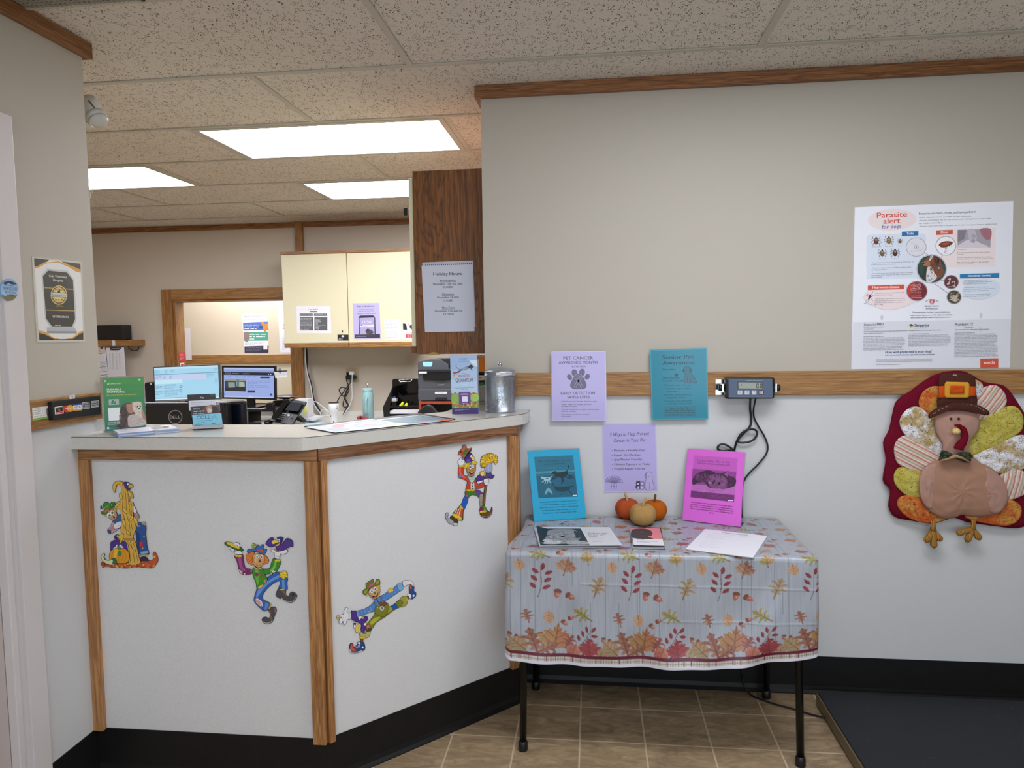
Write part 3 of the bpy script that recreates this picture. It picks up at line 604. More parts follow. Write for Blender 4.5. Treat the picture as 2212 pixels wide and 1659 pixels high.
# --- scale readout on the rail
st=thing('scale_display',(.607,YW-.018,1.19),'dark grey digital scale readout with 0.0 screen mounted on the rail','scale display')
p0=atY(1567,862,YW-.075); p1=atY(1674,815,YW-.075)
MB().box((p0.x,YW-.078,p0.z),(p1.x,YW-.036,p1.z),BLACKM,.009).build('housing',BLACKM,st)
q=Ink((0,YW-.079,0),NY,C_T)
q.base([(1508,262),(1818,266),(1820,392),(1508,391)],'#4c5b6e',.001); q.poly([(1508,262),(1818,266),(1820,392),(1508,391)],'#50607a'[:7],0,3,'#6b7b90')
q.text('CHECKING SCALE BY WEIGHT CO.',1632,275,1752,275,'#c7ced8')
q.poly([(1570,281),(1752,283),(1752,334),(1572,332)],'#1c2226'); q.poly([(1575,285),(1748,287),(1748,331),(1577,329)],'#9aa397')
for x in (1706,1732): q.poly([(x,294),(x+15,294),(x+14,326),(x-1,326)],'#262b2a'); q.poly([(x+4,298),(x+11,298),(x+10,322),(x+3,322)],'#9aa397')
q.rect(1724,322,1728,326,'#262b2a'); q.rect(1594,300,1602,303,'#3b4240'); q.rect(1594,307,1602,310,'#3b4240')
for x,t in ((1570,'H'),(1620,'M'),(1671,'T')): q.rect(x,342,x+35,374,'#c9cfd6',2.5,'#2b3340'); q.text(t,x+11,364,x+24,364,'#20262e',True,15)
q.rect(1722,342,1758,375,'#27181e'); q.rect(1726,346,1754,371,'#c9cfd6'); q.ell(1740,357,10,10,'#c04a4a'); q.ell(1740,357,6,6,'#f0dede'); q.rect(1738,351,1742,360,'#c04a4a')
q.build('face_panel',CARD,st)
xl,xr=p0.x,p1.x; zc=(p0.z+p1.z)/2
MB().box((xl-.028,YW-.0185,zc-.03),(xl+.012,YW-.022,zc+.03),CHROME).box((xl-.012,YW-.07,zc-.016),(xl-.006,YW-.02,zc+.016),CHROME).build('mounting_bracket',CHROME,st)
MB().box((xr-.012,YW-.0185,zc-.03),(xr+.009,YW-.022,zc+.03),CHROME).box((xr+.004,YW-.07,zc-.016),(xr+.009,YW-.02,zc+.016),CHROME).build('mounting_bracket',CHROME,st)
0 and MB().box((xl-.028,YW-.0185,zc-.03),(xl+.012,YW-.022,zc+.03),CHROME).box((xr-.012,YW-.0185,zc-.03),(xr+.006,YW-.022,zc+.03),CHROME).box((xl-.012,YW-.07,zc-.016),(xl-.006,YW-.02,zc+.016),CHROME).box((xr+.004,YW-.07,zc-.016),(xr+.009,YW-.02,zc+.016),CHROME)
for x,s_ in ((xl,-1),(xr,1)):
    m=MB(); m.tube([(x+s_*.0,YW-.057,zc),(x+s_*.012,YW-.057,zc)],.006,CHROME); m.tube([(x+s_*.011,YW-.057,zc),(x+s_*.022,YW-.057,zc)],.013,BLACKM,12); m.build('clamp_knob',BLACKM,st)
def cable(name,pts,r,mt,label,cat,parent=None,k_=6):
    o=MB().tube(cat_rom([tuple(p) for p in pts],k_,False),r,mt,8).build(name,mt,parent)
    if not parent: tag(o,label,cat)
    return o
def PT(x,y,yy,c=C_T): return atY(c[0]+x*c[2],c[1]+y*c[2],yy)
ya=YW-.012
cable('cord',[PT(1662,400,YW-.06),PT(1660,470,YW-.02),PT(1668,540,ya),PT(1660,600,ya),PT(1610,655,ya),PT(1572,700,ya),PT(1600,718,ya-.004),PT(1670,705,ya-.006),PT(1708,665,ya-.006),PT(1700,628,ya-.006),PT(1650,622,ya-.01),PT(1600,650,ya-.01),PT(1568,700,ya-.008),PT(1552,750,ya),PT(1545,800,ya),PT(1545,900,ya)],.0042,BLACKM,'',None,st)
cable('cord',[PT(1700,400,YW-.06),PT(1685,480,YW-.02),PT(1690,540,ya),PT(1720,600,ya),PT(1762,670,ya),PT(1786,740,ya),PT(1775,800,ya),PT(1720,870,ya),PT(1660,930,ya),PT(1625,975,ya),PT(1606,1030,ya),PT(1604,1120,ya),PT(1604,1270,ya),(.578,YW-.012,.68),(.58,YW-.012,.2),(.60,YW-.03,.02),(.66,2.77,.006),(.75,2.72,.005),(.80,2.69,.005),(.846,2.66,.008)],.0034,BLACKM,'',None,st)
cable('cord',[PT(1530,765,ya),PT(1480,775,ya),PT(1436,770,ya),PT(1430,745,ya),PT(1460,727,ya),PT(1500,740,ya),PT(1535,770,ya),PT(1540,830,ya)],.004,BLACKM,'',None,st)
# --- walk-on scale platform
pt=thing('scale_platform',(1.5,2.4,0),'black rubber-topped walk-on animal scale platform on the floor','scale')
PX0,PY1,PY0,PX1=.845,2.76,1.62,1.95
MB().box((PX0,PY0,.008),(PX1,PY1,.05),mat('tan_platform_edge','#77684f',.4,.3),.003).build('deck_frame',None,pt)
def matmat():
    q=NT('scuffed_rubber_mat'); n=q.noise(q.mapping(scale=(10,14,1)),1.,5,.7,1.5); f=q.noise(q.tc.outputs['Object'],260.,2)
    c=q.mix(q.ramp(n,[(.62,(0,0,0)),(.75,(.25,.25,.25))]),lin('#161a20'),lin('#5c6169')); q.color(c); q.b.inputs['Roughness'].default_value=.6; q.bump(f,.4,.002); return q.m
MB().box((PX0+.006,PY0+.004,.05),(PX1-.004,PY1-.004,.056),matmat(),.002).build('rubber_mat',None,pt)
for x in (PX0+.05,PX1-.05):
    for y in (PY0+.05,PY1-.05): MB().lathe((x,y,0),[(.02,0),(.02,.009)],BLACKM,12).build('foot',BLACKM,pt)
# --- folding table
TX0,TX1,TY0,TY1,TZ=-.250,.700,2.355,2.835,.708
tb=thing('folding_table',((TX0+TX1)/2,(TY0+TY1)/2,0),'small folding table with thin black steel legs under the leaf-print cloth','table')
MB().box((TX0+.004,TY0+.004,TZ-.026),(TX1-.004,TY1-.004,TZ-.001),mat('table_top_brown','#4a3a30',.5),.004).build('tabletop',None,tb)
LEG=mat('black_steel_tube','#0b0b0c',.3,.4)
for (xf,yf_,xt,yt) in ((-.247,2.372,-.236,2.380),(.678,2.364,.662,2.378),(.672,2.806,.66,2.80),(-.236,2.80,-.232,2.80)):
    l=MB().tube([(xf,yf_,.012),(xt,yt,TZ-.026)],.0125,LEG,14).build('leg',LEG,tb)
    MB().lathe((xf,yf_,0),[(.0155,0),(.017,.004),(.016,.03),(.0128,.034)],BLACKM,14).build('rubber_foot',BLACKM,l)
for a,b_ in (((-.240,2.378,.45),(-.2335,2.80,.45)),((.666,2.375,.45),(.664,2.80,.45))): MB().tube([a,b_],.008,LEG).build('cross_brace',LEG,tb)
# ============================================================ TABLECLOTH (pattern is computed on the sheet itself)
def leafshapes():
    L={}
    half=[(0,1.),(.10,.72),(.20,.78),(.17,.52),(.42,.66),(.40,.52),(.62,.50),(.52,.34),(.90,.22),(.70,.08),(.82,-.04),(.50,-.12),(.62,-.34),(.36,-.28),(.12,-.36),(.04,-.34),(.05,-.78)]
    L['maple']=half+[(-x,y) for x,y in reversed(half[1:])]
    half=[(0,1.),(.10,.84),(.22,.80),(.12,.62),(.14,.50),(.44,.56),(.52,.42),(.24,.30),(.14,.20),(.20,.08),(.50,.06),(.54,-.10),(.22,-.12),(.12,-.24),(.30,-.36),(.20,-.48),(.06,-.46),(.03,-.95)]
    L['oak']=[(x*1.35,y) for x,y in half+[(-x,y) for x,y in reversed(half[1:])]]
    L['round']=[(.0,1.),(.32,.72),(.60,.36),(.66,-.05),(.48,-.42),(.16,-.62),(.03,-.66),(.02,-.95),(-.02,-.95),(-.03,-.66),(-.2,-.6),(-.5,-.38),(-.66,0.),(-.56,.42),(-.28,.76)]
    L['petal']=[(0,1.),(.34,.55),(.46,.05),(.32,-.5),(0,-.9),(-.32,-.5),(-.46,.05),(-.34,.55)]
    L['acorn']=[(.0,1.),(.18,.80),(.44,.50),(.5,.1),(.46,-.2),(.62,-.26),(.56,-.55),(.2,-.78),(-.2,-.78),(-.56,-.55),(-.62,-.26),(-.46,-.2),(-.5,.1),(-.44,.5),(-.18,.80)]
    return {k:np.array(v) for k,v in L.items()}
LS=leafshapes()
PER=.290
class Canvas:
    def __init__(s,X,Yv,base): s.X=X; s.Y=Yv; s.c=base; s.shape=X.shape
    def region(s,cx,cy,r):
        return np.nonzero((np.abs(s.X-cx)<r)&(np.abs(s.Y-cy)<r))[0]
    def inside(s,poly,x,y):
        ins=np.zeros(len(x),bool); n=len(poly); j=n-1
        for i in range(n):
            xi,yi=poly[i]; xj,yj=poly[j]
            c=((yi>y)!=(yj>y))&(x<(xj-xi)*(y-yi)/((yj-yi) or 1e-12)+xi); ins^=c; j=i
        return ins
    def leaf(s,kind,cx,cy,size,rot,c1,c2,vein='#6b2f2a',vw=.035):
        idx=s.region(cx,cy,size*1.05)
        if not len(idx): return
        a=R(rot); x=s.X[idx]-cx; y=s.Y[idx]-cy; u=(x*math.cos(a)+y*math.sin(a))/size; v=(-x*math.sin(a)+y*math.cos(a))/size
        m=s.inside(LS[kind],u,v); A=np.array(lin(c1)); B=np.array(lin(c2))
        t=np.clip(.5+.55*u*np.sign(.5-(size*1000)%1)+.35*v+.25*np.sin(u*9+v*7)*np.cos(v*8),0,1)[:,None]
        col=A*(1-t)+B*t
        vn=(np.abs(u)<vw*(1.15-v*.6))
        for f,sl in ((.5,.9),(.15,.8),(-.2,.7)): vn|=(np.abs((v-f)-np.abs(u)*sl)<vw*.8)&(v>f)&(np.abs(u)<.6)
        if kind=='acorn': vn=(v<-.2)&(v>-.30); col=np.where((v<-.25)[:,None],np.array(lin('#7c4a34')),col); hl=((u+.15)**2+(v-.25)**2<.03); col=np.where(hl[:,None],np.array(lin('#c79a86')),col)
        col=np.where(vn[:,None],np.array(lin(vein))*.6+col*.4,col)
        g=col.mean(1,keepdims=True); col=col*.84+g*.16; s.c[idx[m]]=col[m]
    def acorns(s,cx,cy,sc,rot=0,c='#8a3d35'):
        a=R(rot); 
        for dx,dy,r in ((-.010,-.008,40),(.013,.010,110)):
            x=(dx*math.cos(a)-dy*math.sin(a))*sc; y=(dx*math.sin(a)+dy*math.cos(a))*sc
            s.leaf('acorn',cx+x,cy+y,.0145*sc,180+r+rot,c,'#b9735c','#5a2a24')
    def sprig(s,cx,cy,H,rot=0,c='#7d2230',c2='#9c3c44',n=3):
        a=R(rot)
        def P(x,y): return cx+x*math.cos(a)-y*math.sin(a),cy+x*math.sin(a)+y*math.cos(a)
        for i in range(24): 
            q=P(.004*math.sin(i/5),-H*.55+H*i/24); s.leaf('petal',q[0],q[1],H*.03,rot,'#6d4a44','#6d4a44')
        q=P(0,H*.48); s.leaf('petal',q[0],q[1],H*.15,rot,c,c2)
        for i in range(n):
            for sd in (-1,1): q=P(sd*H*.19,H*.30-i*H*.25); s.leaf('petal',q[0],q[1],H*.145,rot-sd*52,c,c2)
def paint(c,top):
    """pattern lives in metres: X along the table, Y upward from the hem"""
    G=('#87904a','#a99a55'); O=('#b0764a','#a3935c'); T=('#b59c78','#9a5c48'); RD=('#8c3f40','#a25c50'); YL=('#a39a62','#b3ab7c'); OR=('#b58a64','#c4a07a'); TN=('#9a8a62','#ad9068'); OD=('#a8785a','#8f5444')
    u=.29/550
    def at(x,y): return (x-160)*u,(1100-y)*u
    def put(f,x,y,*a):
        X,Yv=at(x,y)
        for n in range(-4,8): f(X+n*PER-.27,Yv+.032,*a)
    lf=lambda kind: (lambda x,y,sz,rot,cc: c.leaf(kind,x,y,sz,rot,*cc))
    M,O_,RN=lf('maple'),lf('oak'),lf('round')
    ac=lambda x,y,sc,rot: c.acorns(x,y,sc,rot); sp=lambda x,y,H,rot: c.sprig(x,y,H,rot)
    put(M,255,318,.030,20,RD); put(RN,415,330,.030,150,YL); put(O_,575,330,.034,-40,O); put(ac,410,402,1.,20); put(ac,665,382,1.05,-15)
    put(O_,285,432,.036,70,G); put(M,568,455,.030,10,('#9a9a48','#b9894c')); put(M,432,518,.041,-15,T); put(RN,722,505,.026,190,OR)
    put(sp,290,612,.104,-8); put(O_,632,642,.042,-20,TN); put(ac,415,698,1.35,-50); put(O_,540,828,.037,60,G); put(RN,335,848,.027,180,OR); put(O_,215,850,.027,15,OD)
    put(ac,437,872,.95,0); put(ac,685,982,.8,-50); pass
    # garland along the hem
    put(RN,170,1046,0.0401,45,TN); put(O_,252,1022,0.0543,18,OD); put(M,372,1012,0.0661,-8,('#a98a4e','#b06a45')); put(sp,555,975,.085,-40); put(O_,450,1010,.03,-30,RD); put(M,578,1056,0.0484,6,('#93303a','#a8424a')); put(RN,478,1066,0.0354,160,('#c4795c','#a85a4c')); put(O_,318,1060,0.0401,-60,OD); put(RN,655,1068,0.0236,-30,TN)
    for j in range(5):  # the sheet over the top of the table
        y0=318-115-j*260
        put(M,640,y0,.031,30+40*j,RD); put(O_,300,y0-30,.034,-60,O); put(RN,480,y0-50,.028,170,YL); put(ac,400,y0+40,1.,30); put(O_,560,y0-110,.034,80,G); put(M,250,y0-140,.031,200,('#b9924c','#a9563c')); put(sp,430,y0-165,.07,80); put(ac,680,y0-120,1.,10)
    X,Yv=c.X,c.Y
    if not top:
        def band(a,b,col): 
            m=(Yv>a)&(Yv<b); c.c[m]=np.array(lin(col)) if isinstance(col,str) else col[m]
        band(.0,.0125,'#d3d3de')
        pl=np.tile(np.array(lin('#cfc8bd')),(len(X),1)); ph=(X/.0052)%1; big=((X/.026)%1)<.10
        pl[(ph<.4)]=np.array(lin('#93908a')); yy=(Yv/.0085)%1; pl[(yy<.35)&(ph>=.4)]=np.array(lin('#a39d94')); pl[big]=np.array(lin('#8a3038'))
        band(.0125,.0285,pl); band(.0285,.0385,'#641a33')
def make_cloth():
    top=TZ+.0012; rc_=.016; dl=.0019
    x0,x1,y0,y1=TX0-.006,TX1+.006,TY0-.008,TY1
    D0=.40
    def hem(q,side):  # length of drop
        if side=='f': t=(q-x0)/(x1-x0); return .372+.022*math.sin(PI*min(1,t*1.05+.02))-.030*t*t*t-.010*t
        return .37
    verts=[];col=[];faces=[]; PX=[];PY=[]
    def wrap(d,yy):  # rounding over the table edge: returns (out, down)
        if d<rc_*PI/2: a=d/rc_; return rc_*math.sin(a),rc_*(1-math.cos(a))
        return rc_,rc_+d-rc_*PI/2
    # ---- top + front as one sheet
    nx=int((x1-x0)/dl)+1; tl=(y1-(y0+rc_)); D=.425; ny=int((tl+D)/dl)+1
    gx=np.linspace(x0,x1,nx); gs=np.linspace(-tl,D,ny)   # s<0 on top, s>0 over the front edge
    Xg,Sg=np.meshgrid(gx,gs); Xg=Xg.ravel(); Sg=Sg.ravel(); t=(Xg-x0)/(x1-x0)
    drop=.378+.020*np.sin(PI*np.minimum(1,t*1.05+.02))-.034*t**3-.006*t
    sfr=np.where(Sg>0,Sg/D*drop*1.0,Sg)
    a=np.clip(sfr/rc_,0,PI/2); outw=np.where(sfr>0,rc_*np.sin(a),0); dn=np.where(sfr>0,rc_*(1-np.cos(a)),0)+np.maximum(0,sfr-rc_*PI/2)
    v=np.clip((sfr)/.38,0,1)
    fold=.005*np.sin(Xg*19+.6*np.sin(Xg*6)+1.2)*v+.003*np.sin(Xg*47+v*3)*v**1.5+.004*np.sin((Xg*14+v*9))*v+.006*np.sin(Xg*9+v*4)*v+.0035*np.sin(Xg*31-v*6)*v
    fold+=.011*np.exp(-((t-.985+.22*v)/.05)**2)*v**.5 - .008*np.exp(-((t-.06-.22*v)/.05)**2)*np.sqrt(v)
    fold+=.0009*np.exp(-((dn-.105)/.0035)**2)*(t>.22)          # fold crease across
    fold+=.0009*np.exp(-((dn-.235+.02*t)/.004)**2)*(t>.5)
    tilt=.018*v*v
    wr=.0016*np.sin(Xg*33+Sg*11)*np.sin(Sg*27+Xg*5); wr=np.where(Sg<0,np.abs(wr)*np.clip((-Sg)/.04,0,1),wr*v)
    VX=Xg+.014*v*np.where(t>.9,(t-.9)*10,0)*0; VY=(y0+rc_)-outw-fold-tilt-np.where(Sg>0,wr,0); VY=np.where(Sg<0,(y0+rc_)-Sg,VY); VZ=top-dn+np.where(Sg<0,wr,0)+.0016*np.exp(-(Sg+.02)**2/.0008)*(np.sin(Xg*60)+1)*.5
    P=np.stack([VX,VY,VZ],1)
    PXc=Xg-x0; PYc=np.where(Sg>0,.40*(1-Sg/D),.40-Sg)
    base=np.tile(np.array(lin('#a9adb5')),(len(PXc),1))
    def ground(X_,Y_):
        nz=np.clip(.5+.2*np.sin(X_*310+3*np.sin(Y_*9+X_*40))*np.sin(Y_*31+X_*90)+.2*np.sin(X_*731+2*np.sin(Y_*17+X_*11))*np.sin(Y_*13+X_*57),0,1); q=np.array(lin('#969ca6'))*(1-nz[:,None])+np.array(lin('#a9afb8'))*nz[:,None]
        q=np.tile(q,(1,1)); xx=X_+.006*np.sin(X_*41); ln=(np.abs((xx/.0365)%1-.5)>.489)|((np.abs((xx/.0365*.71+.3)%1-.5)>.4935)&(np.sin(Y_*23+np.floor(X_/.03)*2.1)>.1)); q[ln]=np.array(lin('#7c828b')); return q
    cv=Canvas(PXc,PYc,ground(PXc,PYc)); paint(cv,False); m=PYc>.0385
    faces=[]
    ii=np.arange(nx*ny).reshape(ny,nx); F=np.stack([ii[:-1,:-1].ravel(),ii[:-1,1:].ravel(),ii[1:,1:].ravel(),ii[1:,:-1].ravel()],1)
    allP=[P]; allC=[cv.c]; allF=[F]; off=len(P)
    # ---- side skirts, a rounded corner column then the side
    for sd in (-1,1):
        Ls=(y1-y0-rc_); per=rc_*PI/2+Ls; nu=int(per/.0026); nv=int(.43/.0026)
        U,Vv=np.meshgrid(np.linspace(0,per,nu),np.linspace(0,1,nv)); U=U.ravel(); Vv=Vv.ravel()
        q=Vv*.425; t_=1. if sd>0 else 0.
        dropf=.378+.020*math.sin(PI*min(1,t_*1.05+.02))-.034*t_**3-.006*t_
        drop2=dropf-.05*np.clip(U/.08,0,1) if sd<0 else dropf-.03*np.clip(U/.1,0,1)
        s_=Vv*drop2; a=np.clip(s_/rc_,0,PI/2); out_=np.where(s_>0,rc_*np.sin(a),0); dn2=rc_*(1-np.cos(a))+np.maximum(0,s_-rc_*PI/2); v2=np.clip(s_/.38,0,1)
        ang=np.clip(U/(rc_),0,PI/2) # 0 = facing front, pi/2 = facing the side
        along=np.maximum(0,U-rc_*PI/2)
        xe=x1-.0 if sd>0 else x0
        tt=t_; f0_=.005*math.sin(xe*19+.6*math.sin(xe*6)+1.2)*v2+.003*np.sin(xe*47+v2*3)*v2**1.5+.004*np.sin(xe*14+v2*9)*v2+.006*np.sin(xe*9+v2*4)*v2+.0035*np.sin(xe*31-v2*6)*v2
        f0_=f0_+(.011*np.exp(-((tt-.985+.22*v2)/.05)**2)*v2**.5-.008*np.exp(-((tt-.06-.22*v2)/.05)**2)*np.sqrt(v2))
        f0_=f0_+.0009*np.exp(-((dn2-.105)/.0035)**2)*(tt>.22)+.0009*np.exp(-((dn2-.235+.02*tt)/.004)**2)*(tt>.5)+.018*v2*v2+.0016*math.sin(xe*33)*0
        Rr=out_
        bul=.002*np.sin(U*40)*v2+.002*v2
        px=xe+sd*(Rr*np.sin(ang)+bul*np.sin(ang)); py=(y0+rc_)-(Rr*np.cos(ang))-f0_*np.cos(ang)**1+along*1.0
        lean=np.where(ang>=PI/2,np.exp(-along/.05),1.); py=py-f0_*(1-np.cos(ang))*lean*.9
        pz=top-dn2
        P2=np.stack([px,py,pz],1); X2=(U+(x1-x0) if sd>0 else -U); Y2=.40*(1-Vv)
        cv2=Canvas(X2,Y2,ground(X2,Y2)); paint(cv2,False)
        jj=np.arange(nu*nv).reshape(nv,nu); F2=np.stack([jj[:-1,:-1].ravel(),jj[:-1,1:].ravel(),jj[1:,1:].ravel(),jj[1:,:-1].ravel()],1)+off
        allP.append(P2); allC.append(cv2.c); allF.append(F2); off+=len(P2)
    P=np.concatenate(allP); Cc=np.concatenate(allC); F=np.concatenate(allF).astype(np.int32)
    w=np.clip(1-(P[:,0]-x0)/.16,0,1.1)*np.clip((2.62-P[:,1])/.16,0,1); P[:,0]-=w*.024
    w=np.clip((P[:,0]-(x1-.16))/.16,0,1.1)*np.clip((TZ-.01-P[:,2])/.12,0,1)*(1-.6*np.clip((TZ-.14-P[:,2])/.2,0,1)); P[:,0]+=0*w
    o0=np.array([(x0+x1)/2,(y0+y1)/2,TZ])
    me=bpy.data.meshes.new('tablecloth'); me.vertices.add(len(P)); me.vertices.foreach_set('co',(P-o0).astype(np.float32).ravel())
    me.loops.add(F.size); me.loops.foreach_set('vertex_index',F.ravel()); me.polygons.add(len(F)); me.polygons.foreach_set('loop_start',np.arange(0,F.size,4,dtype=np.int32)); me.polygons.foreach_set('use_smooth',np.ones(len(F),bool)); me.update(calc_edges=True)
    at=me.color_attributes.new('Col','FLOAT_COLOR','POINT'); at.data.foreach_set('color',np.concatenate([Cc,np.ones((len(Cc),1))],1).astype(np.float32).ravel())
    me.materials.append(printmat('vinyl_cloth',.32)); me.validate(); o=bpy.data.objects.new('tablecloth',me); COL.objects.link(o); o.location=tuple(o0)
    tag(o,'vinyl tablecloth printed with autumn leaves and acorns draped over the folding table','tablecloth')
make_cloth()
# ============================================================ THINGS ON THE TABLE
ZT=TZ+.003
def leaner(bl,br,tl,tr,h,z=ZT):
    """stand face from the photographed corners: bottom edge on the table, height h, leaning away"""
    A=atZ(*bl,z); B=atZ(*br,z); d=ray(*tl); w=CAM-A; a=d.dot(d); b=2*d.dot(w); c=w.dot(w)-h*h; disc=max(0,b*b-4*a*c); t=(-b+math.sqrt(disc))/(2*a)
    while max((CAM+d*t).y,(CAM+d*t).y+B.y-A.y)>YW-.014: t-=.002
    T=CAM+d*t
    n=(B-A).cross(T-A).normalized()
    if n.dot(CAM-A)<0: n=-n
    return A,B,T,n
ACR=mat('clear_acrylic','#e8eef0',.06,trans=.85,spec=.5)
def signholder(name,bl,br,tl,tr,h,label,grp,z=ZT):
    A,B,T,n=leaner(bl,br,tl,tr,h,z); t=thing(name,tuple((A+B)/2),label,'sign holder',grp)
    return t,A,B,T,n
SH='upright sign holders on the leaf-print table'
def holder_frame(t,A,B,T,n,z=ZT):
    e=(B-A); u=(T-A); m=MB()
    m.prism([A-n*.0045,B-n*.0045,B+u-n*.0045,A+u-n*.0045],-n*.002,ACR)
    back=V((n.x,n.y,0)).normalized()*-.075
    q=A+n*-.0045
    m.prism([q,q+e,q+e+back,q+back],V((0,0,.002)),ACR)
    m.build('acrylic_frame',ACR,t)
def fixz(k,d): k.nn=k.nn; return k
# blue sheet
t,A,B,T,n=signholder('sign_holder',(1153,1127),(1267,1119),(1139.6,973.5),(1249.6,969),.283,'blue paper sign with a dark photo of running dogs, in an acrylic holder','blue' and SH)
holder_frame(t,A,B,T,n)
k=Ink(A,n,C_T); k.base([(65,775),(430,760),(487,1256),(112,1284)],'#1ba3cc',.002)
k.poly([(112,820),(390,808),(425,1104),(144,1115)],'#0d5f78'); k.poly([(112,820),(390,808),(401,905),(122,922)],'#1a6f88')
k.text('Why do you want to run tests',142,857,372,848,'#0a3f50',False,14); k.text('on my healthy dog?',183,879,335,870,'#0a3f50',False,14)
k.poly([(123,925),(402,908),(404,925),(126,944)],'#3e8b9e'); k.poly([(127,948),(404,930),(405,940),(128,958)],'#2c7389')
D1,D2='#062a36','#9cc6d0'
k.poly([(252,925),(275,930),(310,928),(345,921),(353,943),(330,960),(290,965),(262,955)],D1,3); k.ell(254,933,15,9,D1,-15); k.poly([(240,936),(230,944),(248,944)],D1); k.poly([(258,922),(270,918),(268,932)],D1)
for a in (((345,926),(354,905),(362,878)),): k.stroke(a,8,D1,3)
for a in (((264,948),(250,968),(238,988)),((280,958),(264,974),(250,980)),((338,948),(368,954),(398,970)),((330,956),(352,968),(380,972)),((302,962),(315,985),(308,1014)),((312,960),(322,980),(318,1000))): k.stroke(a,8,D1,2)
k.poly([(180,968),(205,963),(228,970),(226,986),(205,992),(184,986)],D2,3); k.ell(173,968,12,8,D2,10); k.poly([(163,972),(156,978),(168,979)],D2); k.ell(178,962,5,4,'#2c5f6e'); k.ell(205,974,10,5,'#4f8794')
for a in (((226,972),(236,962),(241,960)),((186,984),(178,996),(168,1000)),((194,988),(192,1004),(188,1014)),((218,986),(226,1000),(234,1006)),((210,990),(208,1004),(202,1012))): k.stroke(a,5,D2,2)
k.poly([(258,1030),(300,1036),(350,1030),(372,1040),(352,1062),(300,1068),(266,1058)],'#083a48',3); k.stroke([(262,1040),(248,1018),(246,1008)],7,'#083a48',2); k.stroke([(355,1056),(378,1080),(392,1098)],7,'#083a48',2); k.stroke([(350,1036),(385,1030),(402,1036)],7,'#083a48',2)
k.poly([(188,1085),(200,1052),(214,1040),(232,1056),(246,1084),(228,1078),(214,1064),(204,1082)],'#6fa5b2',2)
k.hair(270,1092,108,10,70,22,-3,['#12708a','#0a5066','#14667c'],2,6,6); k.hair(255,902,100,8,40,24,-3,['#2c8298','#1a6a80'],2,4,7); k.rect(388,1092,420,1098,'#d6e6ea')
for t_,x,y,w in (('Great question! Diagnostic screening tests can act as',152,1149,274),('an early warning system to uncover health issues',165,1169,250),('before your dog shows signs of illness. Comparing test',152,1189,276),('results from year to year also helps us to better',168,1209,250),('understand your dog\'s individual health needs.',172,1228,245)): k.text(t_,x,y,x+w,y-w*.05,'#083c4f',True)
k.build('sign_sheet',CARD,t)
# pink sheet
t,A,B,T,n=signholder('sign_holder',(1474,1124),(1600,1139.5),(1486,969),(1609.6,978),.283,'pink paper sign with a photo of a lying cat, in an acrylic holder',SH)
holder_frame(t,A,B,T,n)
k=Ink(A,n,C_T); k.base([(1213,760),(1624,787),(1590,1322),(1175,1270)],'#d864cf',.002)
k.poly([(1257,808),(1570,828),(1545,1144),(1233,1108)],'#b04ea9'); k.poly([(1257,808),(1570,828),(1562,925),(1250,900)],'#c159ba')
k.text('My cat\'s healthy. Why do they',1284,850,1516,866,'#4f1c4f',False,14); k.text('need a routine wellness visit?',1284,868,1516,886,'#4f1c4f',False,14)
k.poly([(1248,905),(1562,930),(1553,1030),(1240,1015)],'#8f3f8c'); k.poly([(1240,1015),(1552,1032),(1548,1092),(1237,1060)],'#b868b4'); k.poly([(1237,1062),(1548,1094),(1545,1144),(1233,1108)],'#6f2c6e')
k.poly([(1250,975),(1290,935),(1360,915),(1400,928),(1440,940),(1490,925),(1505,915),(1500,950),(1540,965),(1560,985),(1550,1025),(1500,1045),(1420,1050),(1365,1038),(1330,1000),(1290,1005),(1252,1020)],'#3f1a40',4)
k.poly([(1358,985),(1380,950),(1430,945),(1480,965),(1500,1000),(1490,1038),(1430,1048),(1375,1035)],'#7d4579',4); k.poly([(1470,945),(1503,915),(1500,965)],'#8f5389',0,2.5,'#2a0f2c'); k.poly([(1495,1010),(1530,1020),(1490,1045)],'#5c2c5b',0,2)
for a in (((1300,940),(1320,985)),((1325,932),(1345,975)),((1350,925),(1365,960)),((1275,955),(1290,1000)),((1400,945),(1415,965)),((1425,940),(1435,965)),((1450,950),(1450,975))): k.stroke(a,5,'#2a0f2c')
k.ell(1402,1000,8,4,'#1d0a1f',-40); k.ell(1436,1012,8,4,'#1d0a1f',-30); k.poly([(1368,998),(1385,1002),(1375,1012)],'#c58fc0'); k.hair(1420,1000,58,38,260,14,-15,['#8f5389','#5c2c5b','#a86ca2','#74406f'],2,40,2); k.hair(1320,965,55,30,200,16,60,['#4a2049','#6f3a6c','#2a0f2c','#8a5086'],2.2,20,3); k.hair(1512,990,28,38,110,12,30,['#3f1a40','#6a3568','#2a0f2c'],2,30,4); k.hair(1370,1058,118,12,120,36,9,['#b868b4','#a859a4','#c278be'],3,4,5); k.hair(1370,1100,112,10,100,36,9,['#6f2c6e','#5c225b','#7c3a7a'],3,4,6); k.poly([(1404,985),(1412,990),(1396,1014),(1390,1008)],'#150818',2); k.poly([(1440,998),(1450,1004),(1434,1026),(1428,1018)],'#150818',2); k.poly([(1362,1000),(1376,1004),(1366,1014)],'#d8a0cc'); k.rect(1502,1129,1540,1136,'#ecd7ea')
for t_,x,y,w in (('Cats are great at hiding underlying medical issues. When',1238,1146,296),('you bring your feline companion in for a routine wellness',1234,1162,300),('visit, we\'ll do a physical exam and run diagnostic screening',1228,1176,310),('tests to help detect issues before your cat shows signs of',1232,1192,304),('illness.',1366,1224,32)): k.text(t_,x,y,x+w,y+w*.115,'#4a1448',True)
k.build('sign_sheet',CARD,t)
